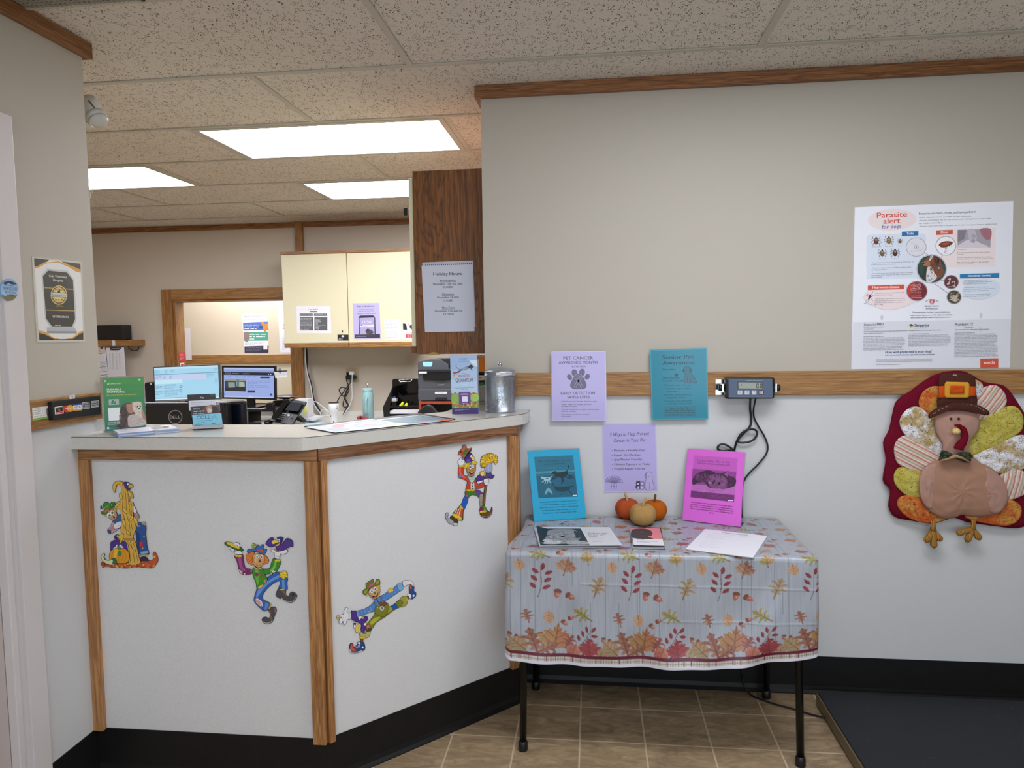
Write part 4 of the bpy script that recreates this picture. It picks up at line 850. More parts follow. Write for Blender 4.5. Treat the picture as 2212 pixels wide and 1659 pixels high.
# pumpkins
def fabric(name,a,b_):
    q=NT(name); o=q.tc.outputs['Object']
    w=q.n('ShaderNodeTexWave',_wave_type='BANDS',_bands_direction='DIAGONAL',Scale=210.,Distortion=1.2,Detail=1.); q.l(o,w.inputs['Vector']); n=q.noise(o,60.,3)
    c=q.mix(w.outputs['Fac'],lin(a),lin(b_)); c=q.mix(q.math('MULTIPLY',n,.4),c,tuple(x*.6 for x in lin(a))); q.color(c); q.b.inputs['Roughness'].default_value=.9; q.b.inputs['Specular IOR Level'].default_value=.1; q.bump(w.outputs['Fac'],.35,.001); return q.m
def pumpkin(px,wpx,a,b_,stemc,label,ribs=8,lean=0,tilt=.0):
    base=atZ(px[0],px[1],ZT); r=wpx/2/FPX*(base-CAM).dot(FW); h=r*1.62; c=base+V((0,r*.82,0)); c.z=ZT
    t=thing('fabric_pumpkin',tuple(c),label,'pumpkin','three cloth pumpkins on the leaf-print table')
    prof=[]
    for i in range(19):
        s=i/18; an=-PI/2+PI*s; z=h*(.5+.5*math.sin(an)); q=r*(max(0,math.cos(an))**.62); 
        if s>.88: z-=h*.10*((s-.88)/.12)**1.2
        if s<.1: z+=h*.04*(1-s/.1)
        prof.append((max(q,.0015),max(z,0)))
    ph=random.random()*6
    def fn(an,q,z): return q*(1+.055*abs(math.cos(ribs/2*(an+ph)))-.03+.01*math.sin(an*3+z*50))
    MB().lathe(c,prof,fabric('weave_'+a[1:],a,b_),64,fn=fn).build('body',None,t)
    top=c+V((0,0,h*.86)); sm=mat('stem_'+stemc[1:],stemc,.9)
    MB().tube(cat_rom([tuple(top),tuple(top+V((lean*.3,0,.012))),tuple(top+V((lean,0,.024))),tuple(top+V((lean*1.5,0,.034)))],3,False),[.006,.0055,.0055,.005,.005,.0045,.0045,.0045,.004,.004][:10],sm,8).build('stem',sm,t)
pumpkin((1356,1124),52,'#b04c28','#bd5a32','#b59a70','rust-red cloth pumpkin at the back left of the three',8,-.006)
pumpkin((1416,1127),52,'#b45c18','#be681e','#5b4a22','bright orange cloth pumpkin at the back right of the three',8,.002)
pumpkin((1390,1139.5),57,'#b08c54','#bf9a60','#b59a60','tan burlap pumpkin in front of the other two',8,.008)
# magazines, leaflets, paper
C_TT=(1130,1120,550/2212)
def flat(z,crop=C_TT): return Ink((0,0,z),(0,0,1),crop)
mz=thing('magazine_stack',tuple(atZ(1250,1162,ZT)),'stack of white brochures with a black-and-white dog photo at the left of the table','brochure stack')
def pile(t,corners,z0,z1,n,mt,jit=.003,seed=1,name='pages'):
    rd=random.Random(seed); P=[atZ(C_TT[0]+x*C_TT[2],C_TT[1]+y*C_TT[2],(z0+z1)/2) for x,y in corners]; m=MB(); dz=(z1-z0)/n
    for i in range(n):
        o=V((rd.uniform(-jit,jit),rd.uniform(-jit,jit),0)); m.prism([(p.x+o.x,p.y+o.y,z0+i*dz) for p in P],(0,0,dz*.72),mt[i%len(mt)])
    m.build(name,mt[0],t)
WP=mat('white_page','#dcdce0',.5); GP=mat('grey_page','#8f9196',.5); BP=mat('dark_page','#26282c',.5)
mc=[(105,85),(740,88),(848,240),(150,246)]
pile(mz,mc,ZT,ZT+.012,6,[WP,WP,GP,WP],.004,3)
k=flat(ZT+.0128); k.base([(105,58),(130,70),(210,84),(740,82),(848,232),(152,236)],'#dfe0e4',.0006)
k.poly([(112,64),(210,88),(500,88),(580,234),(152,236)],'#15181b'); k.poly([(215,110),(260,95),(350,92),(450,100),(500,150),(480,190),(440,205),(400,218),(300,222),(190,220),(160,205),(200,160)],'#8d9093',4); k.poly([(160,205),(200,180),(260,180),(330,200),(300,222),(190,222)],'#c3c6c8',4); k.poly([(440,110),(480,120),(500,160),(470,170),(450,140)],'#2e3235',3); k.poly([(380,205),(430,190),(500,195),(560,205),(575,225),(400,225)],'#aeb1b4',3)
k.hair(330,160,120,50,420,22,20,['#9a9da0','#7c8083','#b4b7b9','#66696c','#a6a9ab'],2.6,25,2); k.hair(250,205,80,16,150,18,5,['#c9cccd','#a8abad','#dfe1e2'],2.4,20,3); k.hair(470,130,30,35,80,16,60,['#2e3235','#4a4e51','#15181b'],2.4,30,4); k.hair(480,212,90,14,120,18,0,['#aeb1b4','#8d9093','#c9cccd'],2.4,15,5); k.ell(345,160,16,6,'#101214'); k.ell(215,152,12,5,'#101214'); k.ell(172,205,14,7,'#1a1c1e')
k.poly([(500,90),(738,84),(846,232),(582,234)],'#d4d6d9'); 
for t_,x,y,w in (('Wellness visits',560,134,175),('for your pet\'s',566,148,150),('health.',574,161,72)): k.text(t_,x,y,x+w,y-1,'#26282c',True,8)
k.text('Discover more today',580,176,700,174,'#63666b'); k.text('MYVETHUB',600,204,690,203,'#1c1e20',True,7)
k.build('top_brochure',CARD,mz)
lf=thing('leaflet_stack',tuple(atZ(1398,1168,ZT)),'small stack of leaflets with a pink cover and dark dog silhouette in the middle','leaflet stack')
pile(lf,[(936,90),(1196,96),(1228,262),(958,256)],ZT,ZT+.016,7,[WP,GP,BP,WP],.003,5)
k=flat(ZT+.0168); k.base([(935,78),(1187,86),(1227,236),(960,230)],'#e4e4e8',.0006); k.poly([(935,78),(1187,86),(1211,180),(952,172)],'#e0808a')
k.poly([(943,105),(990,90),(1060,90),(1110,108),(1125,130),(1115,150),(1085,158),(1130,178),(955,170)],'#3a2b29',4); k.ell(1030,118,14,4,'#7d6a66'); k.text('WELLNESS',985,185,1052,187,'#2a2c30',True,7); k.fuzz(990,194,1185,208,2,'#8f929a',.03,.4)
k.build('top_leaflet',CARD,lf)
pp=thing('paper_stack',tuple(atZ(1570,1175,ZT)),'white printed sheets lying askew at the right of the table','paper stack')
pile(pp,[(1583,94),(2122,152),(1997,342),(1413,268)],ZT,ZT+.0025,4,[WP],.002,7,'sheets')
k=flat(ZT+.003); k.base([(1583,92),(2122,152),(1997,340),(1413,266)],'#e6e7ee',.0004)
k.text('A Preventive Care Wellness Guide',1725,126,1950,151,'#6f7280',True,9); k.text('for dogs and cats at every stage of life together',1650,129,1990,166,'#8b8e99')
for i,(x,y,w,n_) in enumerate(((1605,140,220,4),(1585,168,150,3),(1565,192,170,3),(1545,215,180,4),(1530,240,150,2))):
    for j in range(n_):
        yy=y+j*7; k.text('keep vaccines current and ask about dental care',x-j*6,yy,x-j*6+w*(1-.15*(j%3)),yy+w*.11*(1-.15*(j%3)),'#858894')
k.build('top_sheet',PAPER,pp)
# ============================================================ SCARECROW CUT-OUTS ON THE COUNTER
class Cut(Ink):
    def __init__(s,p,n,crop): super().__init__(p,n,crop,7e-6); s.lay=.0012
    def poly(s,pts,c,sm=0,w=0,lc='#1a1420',fill=True):
        if w and fill:
            q=cat_rom(pts,sm) if sm else pts
            cx=sum(a[0] for a in q)/len(q); cy=sum(a[1] for a in q)/len(q)
            P=[s.m(*a) for a in q]; n=len(P); k=len(s.vs); s.vs+=[a-s.nn*.0002 for a in P]+[a+s.nn*(s.lay+s.step) for a in P]
            s.fs+=[(k+i,k+(i+1)%n,k+n+(i+1)%n,k+n+i) for i in range(n)]; s.cs+=[lin(lc)]*n
        return super().poly(pts,c,sm,w,lc,fill)
    def limb(s,pts,c,w=7,sm=4,lc='#1a1420'): return s.poly(pts,c,sm,w,lc)
    def tuft(s,x,y,rx,ry,c='#e8c22c',n=12,seed=0,rot=0):
        r=random.Random(seed+int(x)); a0=R(rot)
        for i in range(n):
            s.lay-=s.step*1.7
            a=2*PI*i/n+r.uniform(-.2,.2); dx,dy=rx*math.cos(a),ry*math.sin(a); X=x+dx*math.cos(a0)-dy*math.sin(a0); Y=y+dx*math.sin(a0)+dy*math.cos(a0)
            s.stroke([(x+(X-x)*.1,y+(Y-y)*.1),(X,Y)],max(7,rx*.3),'#5a430c'); s.stroke([(x+(X-x)*.1,y+(Y-y)*.1),(x+(X-x)*.92,y+(Y-y)*.92)],max(4.5,rx*.2),c)
def eye(k,x,y,rx,ry,ic='#3c6f9c',rot=0,dx=0,dy=0): k.ell(x,y,rx,ry,'#f2f2f0',rot,3); k.ell(x+dx,y+dy,rx*.5,ry*.52,ic,rot); k.ell(x+dx,y+dy,rx*.25,ry*.28,'#101014',rot); k.ell(x+dx-rx*.15,y+dy-ry*.2,rx*.1,ry*.1,'#ffffff')
PU='#4b2f86'; PU2='#6a4aa6'; YE='#e5b93c'; GLV='#e6e6ea'
N45=V((math.sqrt(.5),-math.sqrt(.5),0)); PA2=V((-.86,2.13,0))
# --- 1: scarecrow peeking round a corn shock
k=Cut((0,2.1285,0),NY,(200,1030,160/1264))
k.poly([(150,1480),(165,1450),(200,1460),(240,1490),(320,1500),(420,1480),(520,1480),(640,1460),(820,1440),(930,1420),(1010,1430),(1040,1380),(1030,1320),(1050,1280),(1090,1310),(1115,1370),(1120,1440),(1080,1500),(1040,1550),(940,1552),(830,1540),(740,1530),(640,1550),(540,1555),(440,1530),(360,1550),(280,1530),(200,1530),(160,1510)],'#c4572a',2,8)
rr=random.Random(5)
for i in range(80):
    t=rr.random(); x=165+930*t; y=1510+rr.uniform(-30,30) - (0 if x<960 else 0)
    if x>1030: y=rr.uniform(1330,1530)
    z=rr.uniform(22,36); a=rr.uniform(0,360); c=rr.choice(['#e0862a','#b43a24','#e8b83a','#c9602c','#8e2f28','#d8742a'])
    k.poly([(x+z*(1 if j%2 else .45)*math.cos(R(a+j*36)),y+z*.8*(1 if j%2 else .45)*math.sin(R(a+j*36))) for j in range(10)],c)
# right leg and boots (behind)
k.limb([(820,1380),(860,1360),(920,1370),(960,1420),(950,1435),(840,1430),(815,1410)],'#3b2140')
k.limb([(720,800),(800,775),(890,800),(920,860),(915,960),(925,1080),(935,1180),(965,1290),(955,1330),(880,1325),(800,1335),(770,1200),(745,1000),(735,900)],'#2a5596')
k.poly([(750,960),(800,960),(815,1100),(800,1330),(775,1290)],'#183a72',3); k.poly([(800,1110),(858,1095),(868,1190),(810,1200)],'#c8343c',0,4); k.poly([(820,1275),(955,1260),(962,1300),(832,1320)],'#86b4de',0,4)
for x in range(800,960,18): k.stroke([(x,1322),(x+6,1350)],9,YE)
k.limb([(840,775),(880,765),(915,790),(905,830),(880,820),(850,810)],'#a9a98c',5)
for a in ((800,840),(885,1010),(860,1215)): k.ell(a[0],a[1],14,8,'#e0c070',-30)
# right arm and glove
k.limb([(715,620),(760,600),(800,670),(785,720),(730,700)],'#c9a3a8',5)
for i in range(4): k.stroke([(722,640+i*20),(785,630+i*20)],5,'#8c4a56')
k.limb([(650,495),(680,480),(720,500),(755,580),(745,620),(715,615),(690,575),(655,560)],GLV,5)
# left body, arm, head
k.limb([(430,660),(490,650),(500,860),(430,870),(350,800),(345,760)],'#3a5a92',5); k.limb([(345,770),(385,790),(395,850),(440,890),(390,930),(320,968),(268,940),(265,890),(310,850)],'#caa0a8',6)
for i in range(6): k.stroke([(300+i*16,870-i*8),(318+i*16,930-i*8)],6,'#93505e')
k.limb([(268,905),(310,900),(325,950),(300,968),(268,945)],'#3f4f7c',4)
k.limb([(370,820),(430,770),(490,760),(500,820),(470,860),(400,890),(375,870)],GLV,5); k.stroke([(430,800),(490,800)],4,'#5a5a66'); k.stroke([(430,825),(485,830)],4,'#5a5a66')
k.limb([(235,640),(300,560),(380,560),(425,640),(410,710),(350,740),(290,700),(250,670)],'#c49a68',6); k.tuft(390,560,30,30,seed=3); k.tuft(232,660,20,22,seed=4)
k.ell(290,650,42,38,'#efeee9'); k.ell(340,620,36,40,'#efeee9'); k.ell(300,655,22,20,'#4f8b6b'); k.ell(345,612,22,22,'#6b7d68'); k.ell(302,656,9,9,'#101410'); k.ell(346,612,9,9,'#101410'); k.ell(345,668,16,15,'#d4764c',0,3); k.ell(375,692,13,16,'#2a1512',0,3)
k.limb([(160,590),(205,590),(190,470),(235,425),(300,460),(330,430),(385,440),(388,490),(350,530),(290,560),(250,630),(190,640),(155,620)],'#3f8a2e',7); k.poly([(205,575),(285,525),(290,575),(215,612)],'#c9705a',0,3); k.stroke([(200,540),(290,480)],9,'#8ccc3c'); k.ell(335,480,30,32,'#2c6a24',0,4); k.ell(335,480,10,12,'#e8efd8'); k.poly([(135,510),(155,490),(165,545),(140,540)],'#5a72b4',0,3)
# crow behind the pumpkin
k.limb([(320,1110),(400,1070),(470,1080),(560,1110),(615,1180),(625,1280),(560,1240),(470,1200),(380,1220),(318,1260),(312,1180)],PU,6); k.limb([(375,1010),(405,985),(440,985),(450,1040),(420,1065),(385,1050)],'#3a2a5e',5)
k.limb([(440,1020),(490,970),(545,985),(548,1020),(500,1110),(470,1125),(480,1060),(450,1045)],YE,5); k.ell(432,1005,13,15,'#f2f2f0',0,2)
k.poly([(350,1225),(400,1190),(420,1150),(440,1190),(490,1150),(520,1190),(560,1240),(450,1260)],'#ecebe6')
# corn shock
k.limb([(350,170),(370,100),(440,65),(510,80),(545,130),(560,100),(580,180),(600,240),(650,240),(690,290),(700,370),(655,350),(640,420),(700,440),(705,560),(705,700),(770,700),(780,850),(740,800),(745,890),(700,1010),(720,1080),(750,1150),(790,1330),(810,1470),(640,1490),(640,1300),(610,1160),(545,1060),(540,960),(480,930),(500,780),(490,600),(450,540),(385,520),(430,420),(490,410),(460,290),(500,270),(490,180),(440,130),(410,170),(395,260),(370,260)],'#dcae48',2,7)
for a in (((520,110),(530,300),(520,560),(560,800),(600,1020)),((560,180),(580,420),(590,640),(640,820),(640,1010)),((610,240),(620,420),(650,640),(665,840),(650,1010)),((600,1100),(640,1280),(650,1460)),((650,1100),(700,1280),(720,1460)),((690,1090),(740,1250),(780,1440)),((620,1110),(690,1230),(740,1280)),((500,640),(550,700),(545,880)),((680,560),(660,760),(690,900))): k.stroke(a,8,'#6a4510',4); k.stroke([(x-12,y) for x,y in a],9,'#e6c25e',4)
for a in ((490,330,26,58,-10),(560,570,24,60,-30),(672,705,22,62,25),(545,780,24,66,-20),(640,290,22,60,-20),(430,470,20,60,45),(740,740,24,64,-25),(655,500,18,50,10),(615,950,20,56,-35)): k.ell(a[0],a[1],a[2],a[3],'#e8c44e',a[4],6)
k.poly([(550,1050),(700,1045),(705,1085),(555,1090)],'#c79a48',0,5); k.stroke([(552,1068),(703,1064)],4,'#5a3c10')
k.poly([(350,170),(380,100),(440,70),(500,85),(470,110),(425,130),(405,170),(395,255),(372,250)],'#e2b446',3,5)
# top crow
k.limb([(540,90),(600,88),(640,110),(645,170),(640,220),(600,210),(570,190),(550,150)],'#46307a',5); k.ell(610,125,15,18,'#f2f2f0',0,2); k.ell(632,120,11,14,'#f2f2f0',0,2); k.ell(634,122,4,6,'#111111'); k.limb([(615,160),(660,120),(695,150),(690,185),(660,180),(630,190)],YE,5)
# pumpkin and gourd
k.limb([(320,1260),(400,1215),(470,1210),(560,1225),(620,1280),(640,1370),(610,1450),(540,1470),(440,1470),(340,1450),(300,1400),(295,1330)],'#e09a1c',7)
for x in (350,400,455,510,565): k.stroke([(455+(x-455)*.5,1220),(x,1300),(x+(x-455)*.15,1380),(455+(x-455)*.7,1460)],4,'#8a4c0c',4)
k.poly([(380,1240),(440,1225),(420,1340),(400,1440),(370,1380)],'#f0bb3c',3); k.poly([(430,1180),(480,1180),(495,1235),(440,1235)],'#5a8a34',0,5); k.poly([(440,1290),(470,1260),(500,1290),(495,1340),(460,1350),(440,1320)],'#3f8a34',2,4)
k.limb([(165,1340),(190,1305),(215,1320),(205,1350),(200,1360),(225,1410),(300,1420),(360,1380),(410,1400),(425,1450),(390,1490),(300,1495),(230,1470),(175,1420),(158,1370)],'#d9dfa8',6); k.poly([(330,1400),(380,1385),(415,1410),(425,1450),(385,1485),(345,1470),(360,1430)],'#2f6a3c',3,3)
o=k.build('scarecrow_cutout',CARD); tag(o,'cardboard scarecrow cut-out peeking round a corn shock above a pumpkin, left counter panel','wall decoration','scarecrow cut-outs on the counter front')
# --- 2: dancing scarecrow in the green jacket
k=Cut((0,2.1285,0),NY,(475,1145,180/1422))
JN='#2f62b4'; BT='#4a4a4e'
k.limb([(640,990),(720,920),(820,860),(800,820),(920,740),(1010,715),(1080,760),(1160,820),(1150,900),(1155,1010),(1100,1020),(1005,1000),(1030,900),(1000,870),(900,920),(800,1010),(740,1100),(740,1180),(850,1240),(840,1310),(770,1385),(680,1320),(590,1220),(590,1140),(620,1040)],JN,7)
k.poly([(680,970),(830,860),(1000,770),(1030,800),(880,880),(740,1010),(650,1140),(620,1120)],'#6a9ade',4); k.poly([(1060,850),(1100,840),(1110,1000),(1070,1000)],'#6a9ade'); k.poly([(780,1230),(840,1250),(800,1360),(760,1360)],'#5f90d6')
k.poly([(600,1170),(650,1160),(720,1210),(745,1300),(690,1300),(620,1240)],'#e6d8dc',0,4)
for i in range(4): k.stroke([(608+i*22,1168+i*14),(640+i*26,1250+i*16)],8,'#b23a4c')
k.tuft(1090,760,72,72,'#f0d030',22,2); 
for (x,y,rot,fl) in ((1120,1120,0,1),(840,1500,-35,-1)):
    pass
k.limb([(1000,1000),(1120,1020),(1130,1100),(1180,1120),(1200,1070),(1250,1052),(1300,1090),(1320,1130),(1270,1210),(1200,1235),(1100,1200),(1060,1150),(1030,1170),(960,1120),(965,1080)],BT,7); k.stroke([(1070,1180),(1190,1225),(1260,1200),(1310,1130)],9,'#c8c0bc',4); k.stroke([(1180,1110),(1190,1200)],4,'#16161a'); k.ell(1248,1100,16,22,'#141416')
k.limb([(820,1360),(900,1310),(950,1320),(970,1370),(950,1430),(930,1480),(900,1560),(850,1590),(770,1590),(725,1550),(730,1500),(780,1480),(840,1500),(870,1440),(850,1400)],BT,7); k.poly([(925,1325),(960,1330),(968,1400),(935,1420)],'#8a6c5c',0,4); k.stroke([(728,1555),(790,1585),(860,1575),(905,1530)],9,'#d8d0cc',4)
for i in range(5): k.stroke([(835+i*8,1390+i*32),(880+i*4,1380+i*32)],6,'#e08c2c'); k.stroke([(1070+i*14,1040+i*20),(1110+i*10,1050+i*18)],6,'#e08c2c')
k.tuft(1065,1015,50,14,'#f0d030',10,5); k.tuft(860,1300,22,60,'#f0d030',10,7,20)
# arms
k.limb([(250,440),(330,430),(395,420),(410,520),(440,640),(520,660),(550,700),(540,745),(430,760),(350,730),(315,620),(290,520)],'#7c2a66',7); k.poly([(320,460),(360,450),(380,600),(440,680),(400,690),(340,620)],'#a85090',3); 
for a in ((345,685),(380,700),(425,745),(380,735),(360,715)): k.ell(a[0],a[1],15,14,'#ecd8e0',0,3)
k.tuft(325,440,66,20,'#f0d030',14,4); k.tuft(540,695,14,36,'#f0c030',8,6)
k.limb([(720,665),(850,650),(880,560),(920,480),(1000,520),(1045,540),(1030,600),(960,720),(860,745),(740,745)],'#3c8a2c',7); k.poly([(860,690),(920,610),(940,520),(970,530),(950,640),(890,710)],'#7cc44c',3); k.tuft(990,515,56,22,'#f0d030',14,8)
for a in ((880,735),(905,710),(915,690),(940,705),(925,730)): k.ell(a[0],a[1],14,12,'#ecead8',0,3)
# torso
k.limb([(560,660),(640,650),(740,660),(760,740),(800,800),(820,820),(760,850),(770,910),(640,985),(620,900),(570,780)],'#3f8f24',7); k.poly([(600,680),(660,680),(680,820),(650,940),(620,860)],'#6cba3c',3); k.stroke([(690,690),(720,760),(760,850)],4,'#1c4a12'); k.stroke([(640,840),(700,790),(740,800)],4,'#1c4a12')
for x,y in ((678,698),(703,760),(733,818)): k.ell(x,y,15,15,'#c8742c',0,3)
k.poly([(605,725),(660,730),(660,775),(630,788),(605,770)],'#7c3a8a',0,4); k.tuft(625,705,22,16,'#e8a42c',7,3)
k.tuft(700,960,60,20,'#f0d030',12,9,-35); k.tuft(765,870,16,40,'#f0d030',8,10); k.ell(800,880,26,30,'#9fb8e0',0,3,n=12); k.ell(800,880,14,18,JN)
# collar, head, hair
k.limb([(575,640),(600,620),(650,650),(700,635),(725,650),(700,660),(650,662),(600,655)],'#d8bc8c',5)
k.limb([(590,370),(510,385),(455,420),(455,480),(475,545),(520,580),(565,590),(590,540),(575,450)],'#ea7a24',6); k.limb([(745,420),(790,440),(835,500),(830,550),(790,575),(745,575),(750,500)],'#ea7a24',6)
for a in (((540,390),(490,420),(470,450)),((570,400),(500,440),(470,490)),((575,430),(520,470),(480,520)),((575,470),(530,510),(500,555)),((575,510),(550,550),(530,580)),((760,450),(790,480),(825,510)),((755,480),(785,520),(820,550)),((755,520),(775,555),(795,575))): k.stroke(a,5,'#8a3c0c',3); k.stroke([(x+9,y+7) for x,y in a],5,'#f8a04c',3)
k.limb([(575,420),(660,400),(750,420),(770,500),(745,580),(690,630),(630,625),(575,570),(560,490)],'#d6a666',6); k.poly([(600,440),(640,420),(620,560),(590,540)],'#e6bc80',3)
eye(k,640,452,27,38,'#6a9a5c'); eye(k,715,455,24,36,'#6a9a5c'); k.poly([(688,490),(712,545),(658,545)],'#7a2458',0,4); k.stroke([(590,465),(582,520),(620,580),(680,600),(735,560),(745,520)],5,'#3a1c10',4); k.ell(590,465,12,8,'#d88a5c')
k.limb([(470,370),(480,330),(540,320),(600,320),(640,270),(650,245),(690,280),(720,245),(750,255),(745,320),(800,320),(795,370),(760,405),(700,400),(640,370),(570,365),(500,385)],'#2f6cc0',7); k.poly([(620,320),(740,320),(740,385),(640,360)],'#c4543c',0,4)
k.tuft(590,270,44,44,'#8ab03c',12,12); k.ell(565,240,16,20,'#d8d070',0,3); k.ell(605,280,16,20,'#a8c050',30,3)
# left hand with the corn cob
k.limb([(265,360),(330,350),(380,370),(375,405),(310,412),(265,400)],GLV,5); k.limb([(155,285),(200,280),(245,310),(245,360),(215,365),(170,320)],GLV,5); k.stroke([(180,300),(185,340)],4,'#555560'); k.stroke([(212,305),(215,350)],4,'#555560')
k.limb([(85,210),(150,200),(280,240),(380,310),(400,355),(300,340),(180,290),(100,250)],'#2f6a2c',6); k.limb([(115,205),(170,203),(290,245),(345,305),(300,310),(200,275),(130,235)],'#f0d24a',4)
for i in range(18): k.ell(140+i*11,215+i*5.2+(i%3)*8-6,7,6,'#d8a820')
k.limb([(235,225),(300,208),(340,235),(345,275),(320,280),(290,250),(250,258)],GLV,5)
# crow on the other hand
k.limb([(880,330),(940,325),(960,360),(1020,360),(1110,330),(1160,340),(1150,385),(1080,405),(1040,400),(1025,450),(1020,490),(945,470),(935,380),(890,370)],GLV,6); k.stroke([(945,440),(1022,455)],4,'#555560')
k.limb([(950,270),(880,290),(800,250),(790,210),(850,140),(910,130),(920,190),(980,240),(1040,250),(1090,200),(1140,140),(1200,150),(1250,200),(1250,290),(1215,270),(1180,300),(1150,300),(1100,340),(1020,350),(970,330)],PU,7)
for a in (((830,180),(870,240)),((860,160),(900,230)),((1150,170),(1120,260)),((1190,180),(1160,270)),((1220,200),(1200,260)),((990,290),(1060,310))): k.stroke(a,6,PU2)
k.limb([(975,150),(990,120),(1040,112),(1085,130),(1075,180),(1040,240),(990,260),(960,240),(990,200)],'#3c2a70',6); eye(k,1008,178,24,30,'#5a7ac0'); k.ell(975,155,12,18,'#f2f2f0',0,3); k.limb([(890,190),(930,160),(990,175),(1005,210),(950,225),(920,240),(890,220)],'#f0cc50',6); k.limb([(950,255),(1010,225),(1030,215),(1010,262),(970,270)],'#e8a85c',4)
for x in (955,1030): k.ell(x,335 if x<1000 else 352,20,11,'#e8a030',0,3)
o=k.build('scarecrow_cutout',CARD); tag(o,'cardboard scarecrow cut-out in green jacket and jeans holding a corn cob and a purple crow','wall decoration','scarecrow cut-outs on the counter front')
# --- 3: stretching scarecrow in overalls
k=Cut(PA2+N45*.0012,N45,(715,1240,200/1843))
OL='#7c8224'; SH_='#4f88d0'
# far shoe and hand loop
k.limb([(1555,240),(1620,230),(1655,260),(1650,330),(1690,370),(1680,450),(1610,495),(1570,480),(1590,420),(1560,380),(1550,300)],'#24508e',6); k.poly([(1570,200),(1610,240),(1600,310),(1565,290)],'#dc5a44',0,4); k.limb([(1520,400),(1580,395),(1600,440),(1590,490),(1560,470)],'#eceaf0',5); k.ell(1640,430,20,24,'#eceaf0'); k.poly([(1500,440),(1540,440),(1570,480),(1530,500)],'#7c5434',0,4)
k.limb([(1430,140),(1540,125),(1600,140),(1640,190),(1645,250),(1600,215),(1560,200),(1500,225),(1440,245)],GLV,6); k.stroke([(1480,150),(1485,225)],4,'#555560')
# sleeves
k.limb([(960,450),(1040,410),(1110,360),(1240,280),(1310,220),(1400,175),(1430,290),(1360,340),(1280,400),(1160,480),(1060,530),(980,560)],SH_,7); k.poly([(1310,215),(1400,170),(1435,290),(1365,335)],'#7fb0d8',3,5); k.tuft(1185,325,66,44,'#ecc830',18,3,-30)
for i in range(6): k.ell(1050+i*56,500-i*34,7,5,'#b8d4f4'); k.ell(1010+i*56,470-i*36,6,5,'#b8d4f4')
k.limb([(1300,170),(1310,165)],SH_) if 0 else None
k.limb([(880,540),(840,560),(760,640),(640,700),(530,730),(495,740),(500,830),(560,840),(660,800),(780,760),(880,720),(930,640)],SH_,7)
for i in range(5): k.stroke([(540+i*60,745-i*22),(560+i*60,800-i*16)],4,'#b8d4f4'); k.stroke([(570+i*58,730-i*22),(585+i*58,790-i*16)],3,'#28589c')
k.limb([(495,740),(530,735),(545,840),(510,840)],'#7fb0d8',5); k.tuft(770,740,34,16,'#ecc830',8,5,-30)
# legs
k.limb([(880,770),(930,700),(1100,640),(1180,640),(1290,570),(1310,540),(1440,480),(1500,560),(1500,600),(1380,650),(1240,720),(1060,860),(900,960),(820,1080),(700,1130),(700,1040),(740,960),(820,860)],OL,7)
k.poly([(780,950),(860,880),(980,850),(900,930),(800,1010)],'#b8b83c',4); k.poly([(1120,690),(1200,650),(1230,690),(1140,760)],'#a8a838',3); k.poly([(1190,640),(1290,580),(1330,660),(1240,715)],'#1f5cb0',0,4)
k.limb([(1370,490),(1440,440),(1490,450),(1510,560),(1500,610),(1430,655),(1400,640),(1430,560)],'#a4a24c',6); k.tuft(1510,500,24,60,'#ecc830',12,7,-15)
# bib and straps
k.limb([(880,640),(950,610),(1090,560),(1150,640),(1110,760),(1050,850),(960,830),(870,770)],OL,7); k.ell(1010,680,48,48,'#d8c8b0',0,3,n=12); k.ell(1010,680,22,22,'#6a7a9c',0,3)
k.limb([(850,520),(940,470),(1000,440),(1030,520),(1080,560),(960,620),(890,640)],SH_,6); k.limb([(950,560),(1060,550),(1110,580),(1080,625),(1000,635),(950,600)],'#7a4a34',5); k.stroke([(970,440),(1020,545)],20,'#1a1420'); k.stroke([(970,440),(1020,545)],12,'#8a9030'); k.stroke([(860,540),(920,650)],20,'#1a1420'); k.stroke([(860,540),(920,650)],12,'#8a9030'); k.ell(925,665,14,16,'#d8c060',0,3); k.ell(1020,548,10,12,'#b8b060',0,3)
k.stroke([(900,490),(940,560)],24,'#6a3c28')
# head and hat
k.limb([(745,330),(860,230),(950,240),(975,320),(950,430),(880,495),(820,480),(760,420)],'#d2a366',6); k.poly([(770,420),(840,480),(880,480),(820,440)],'#b8844c',3)
k.limb([(635,380),(640,320),(700,280),(690,210),(700,180),(830,100),(840,150),(870,180),(900,110),(950,100),(972,150),(965,215),(900,225),(800,270),(740,320),(710,390),(670,410)],'#6f7826',7); k.poly([(730,240),(840,165),(870,200),(760,268)],'#d05a84',0,4); k.poly([(880,160),(940,120),(955,170),(900,210)],'#94a034',3); k.poly([(650,350),(720,300),(700,370),(670,390)],'#94a034',3)
k.tuft(720,405,24,44,'#ecc830',9,9,25); k.tuft(950,240,36,22,'#ecc830',9,10,20)
eye(k,808,335,34,44,'#3c86b4'); eye(k,875,293,30,42,'#3c86b4'); k.ell(866,378,20,20,'#3c7a2c',0,4); k.limb([(810,430),(870,440),(920,400),(935,350),(930,410),(890,465),(840,468)],'#3a1418',4); k.poly([(845,455),(890,440),(900,452),(860,468)],'#d86a6a')
k.stroke([(770,400),(810,432)],4,'#3a1c10'); 
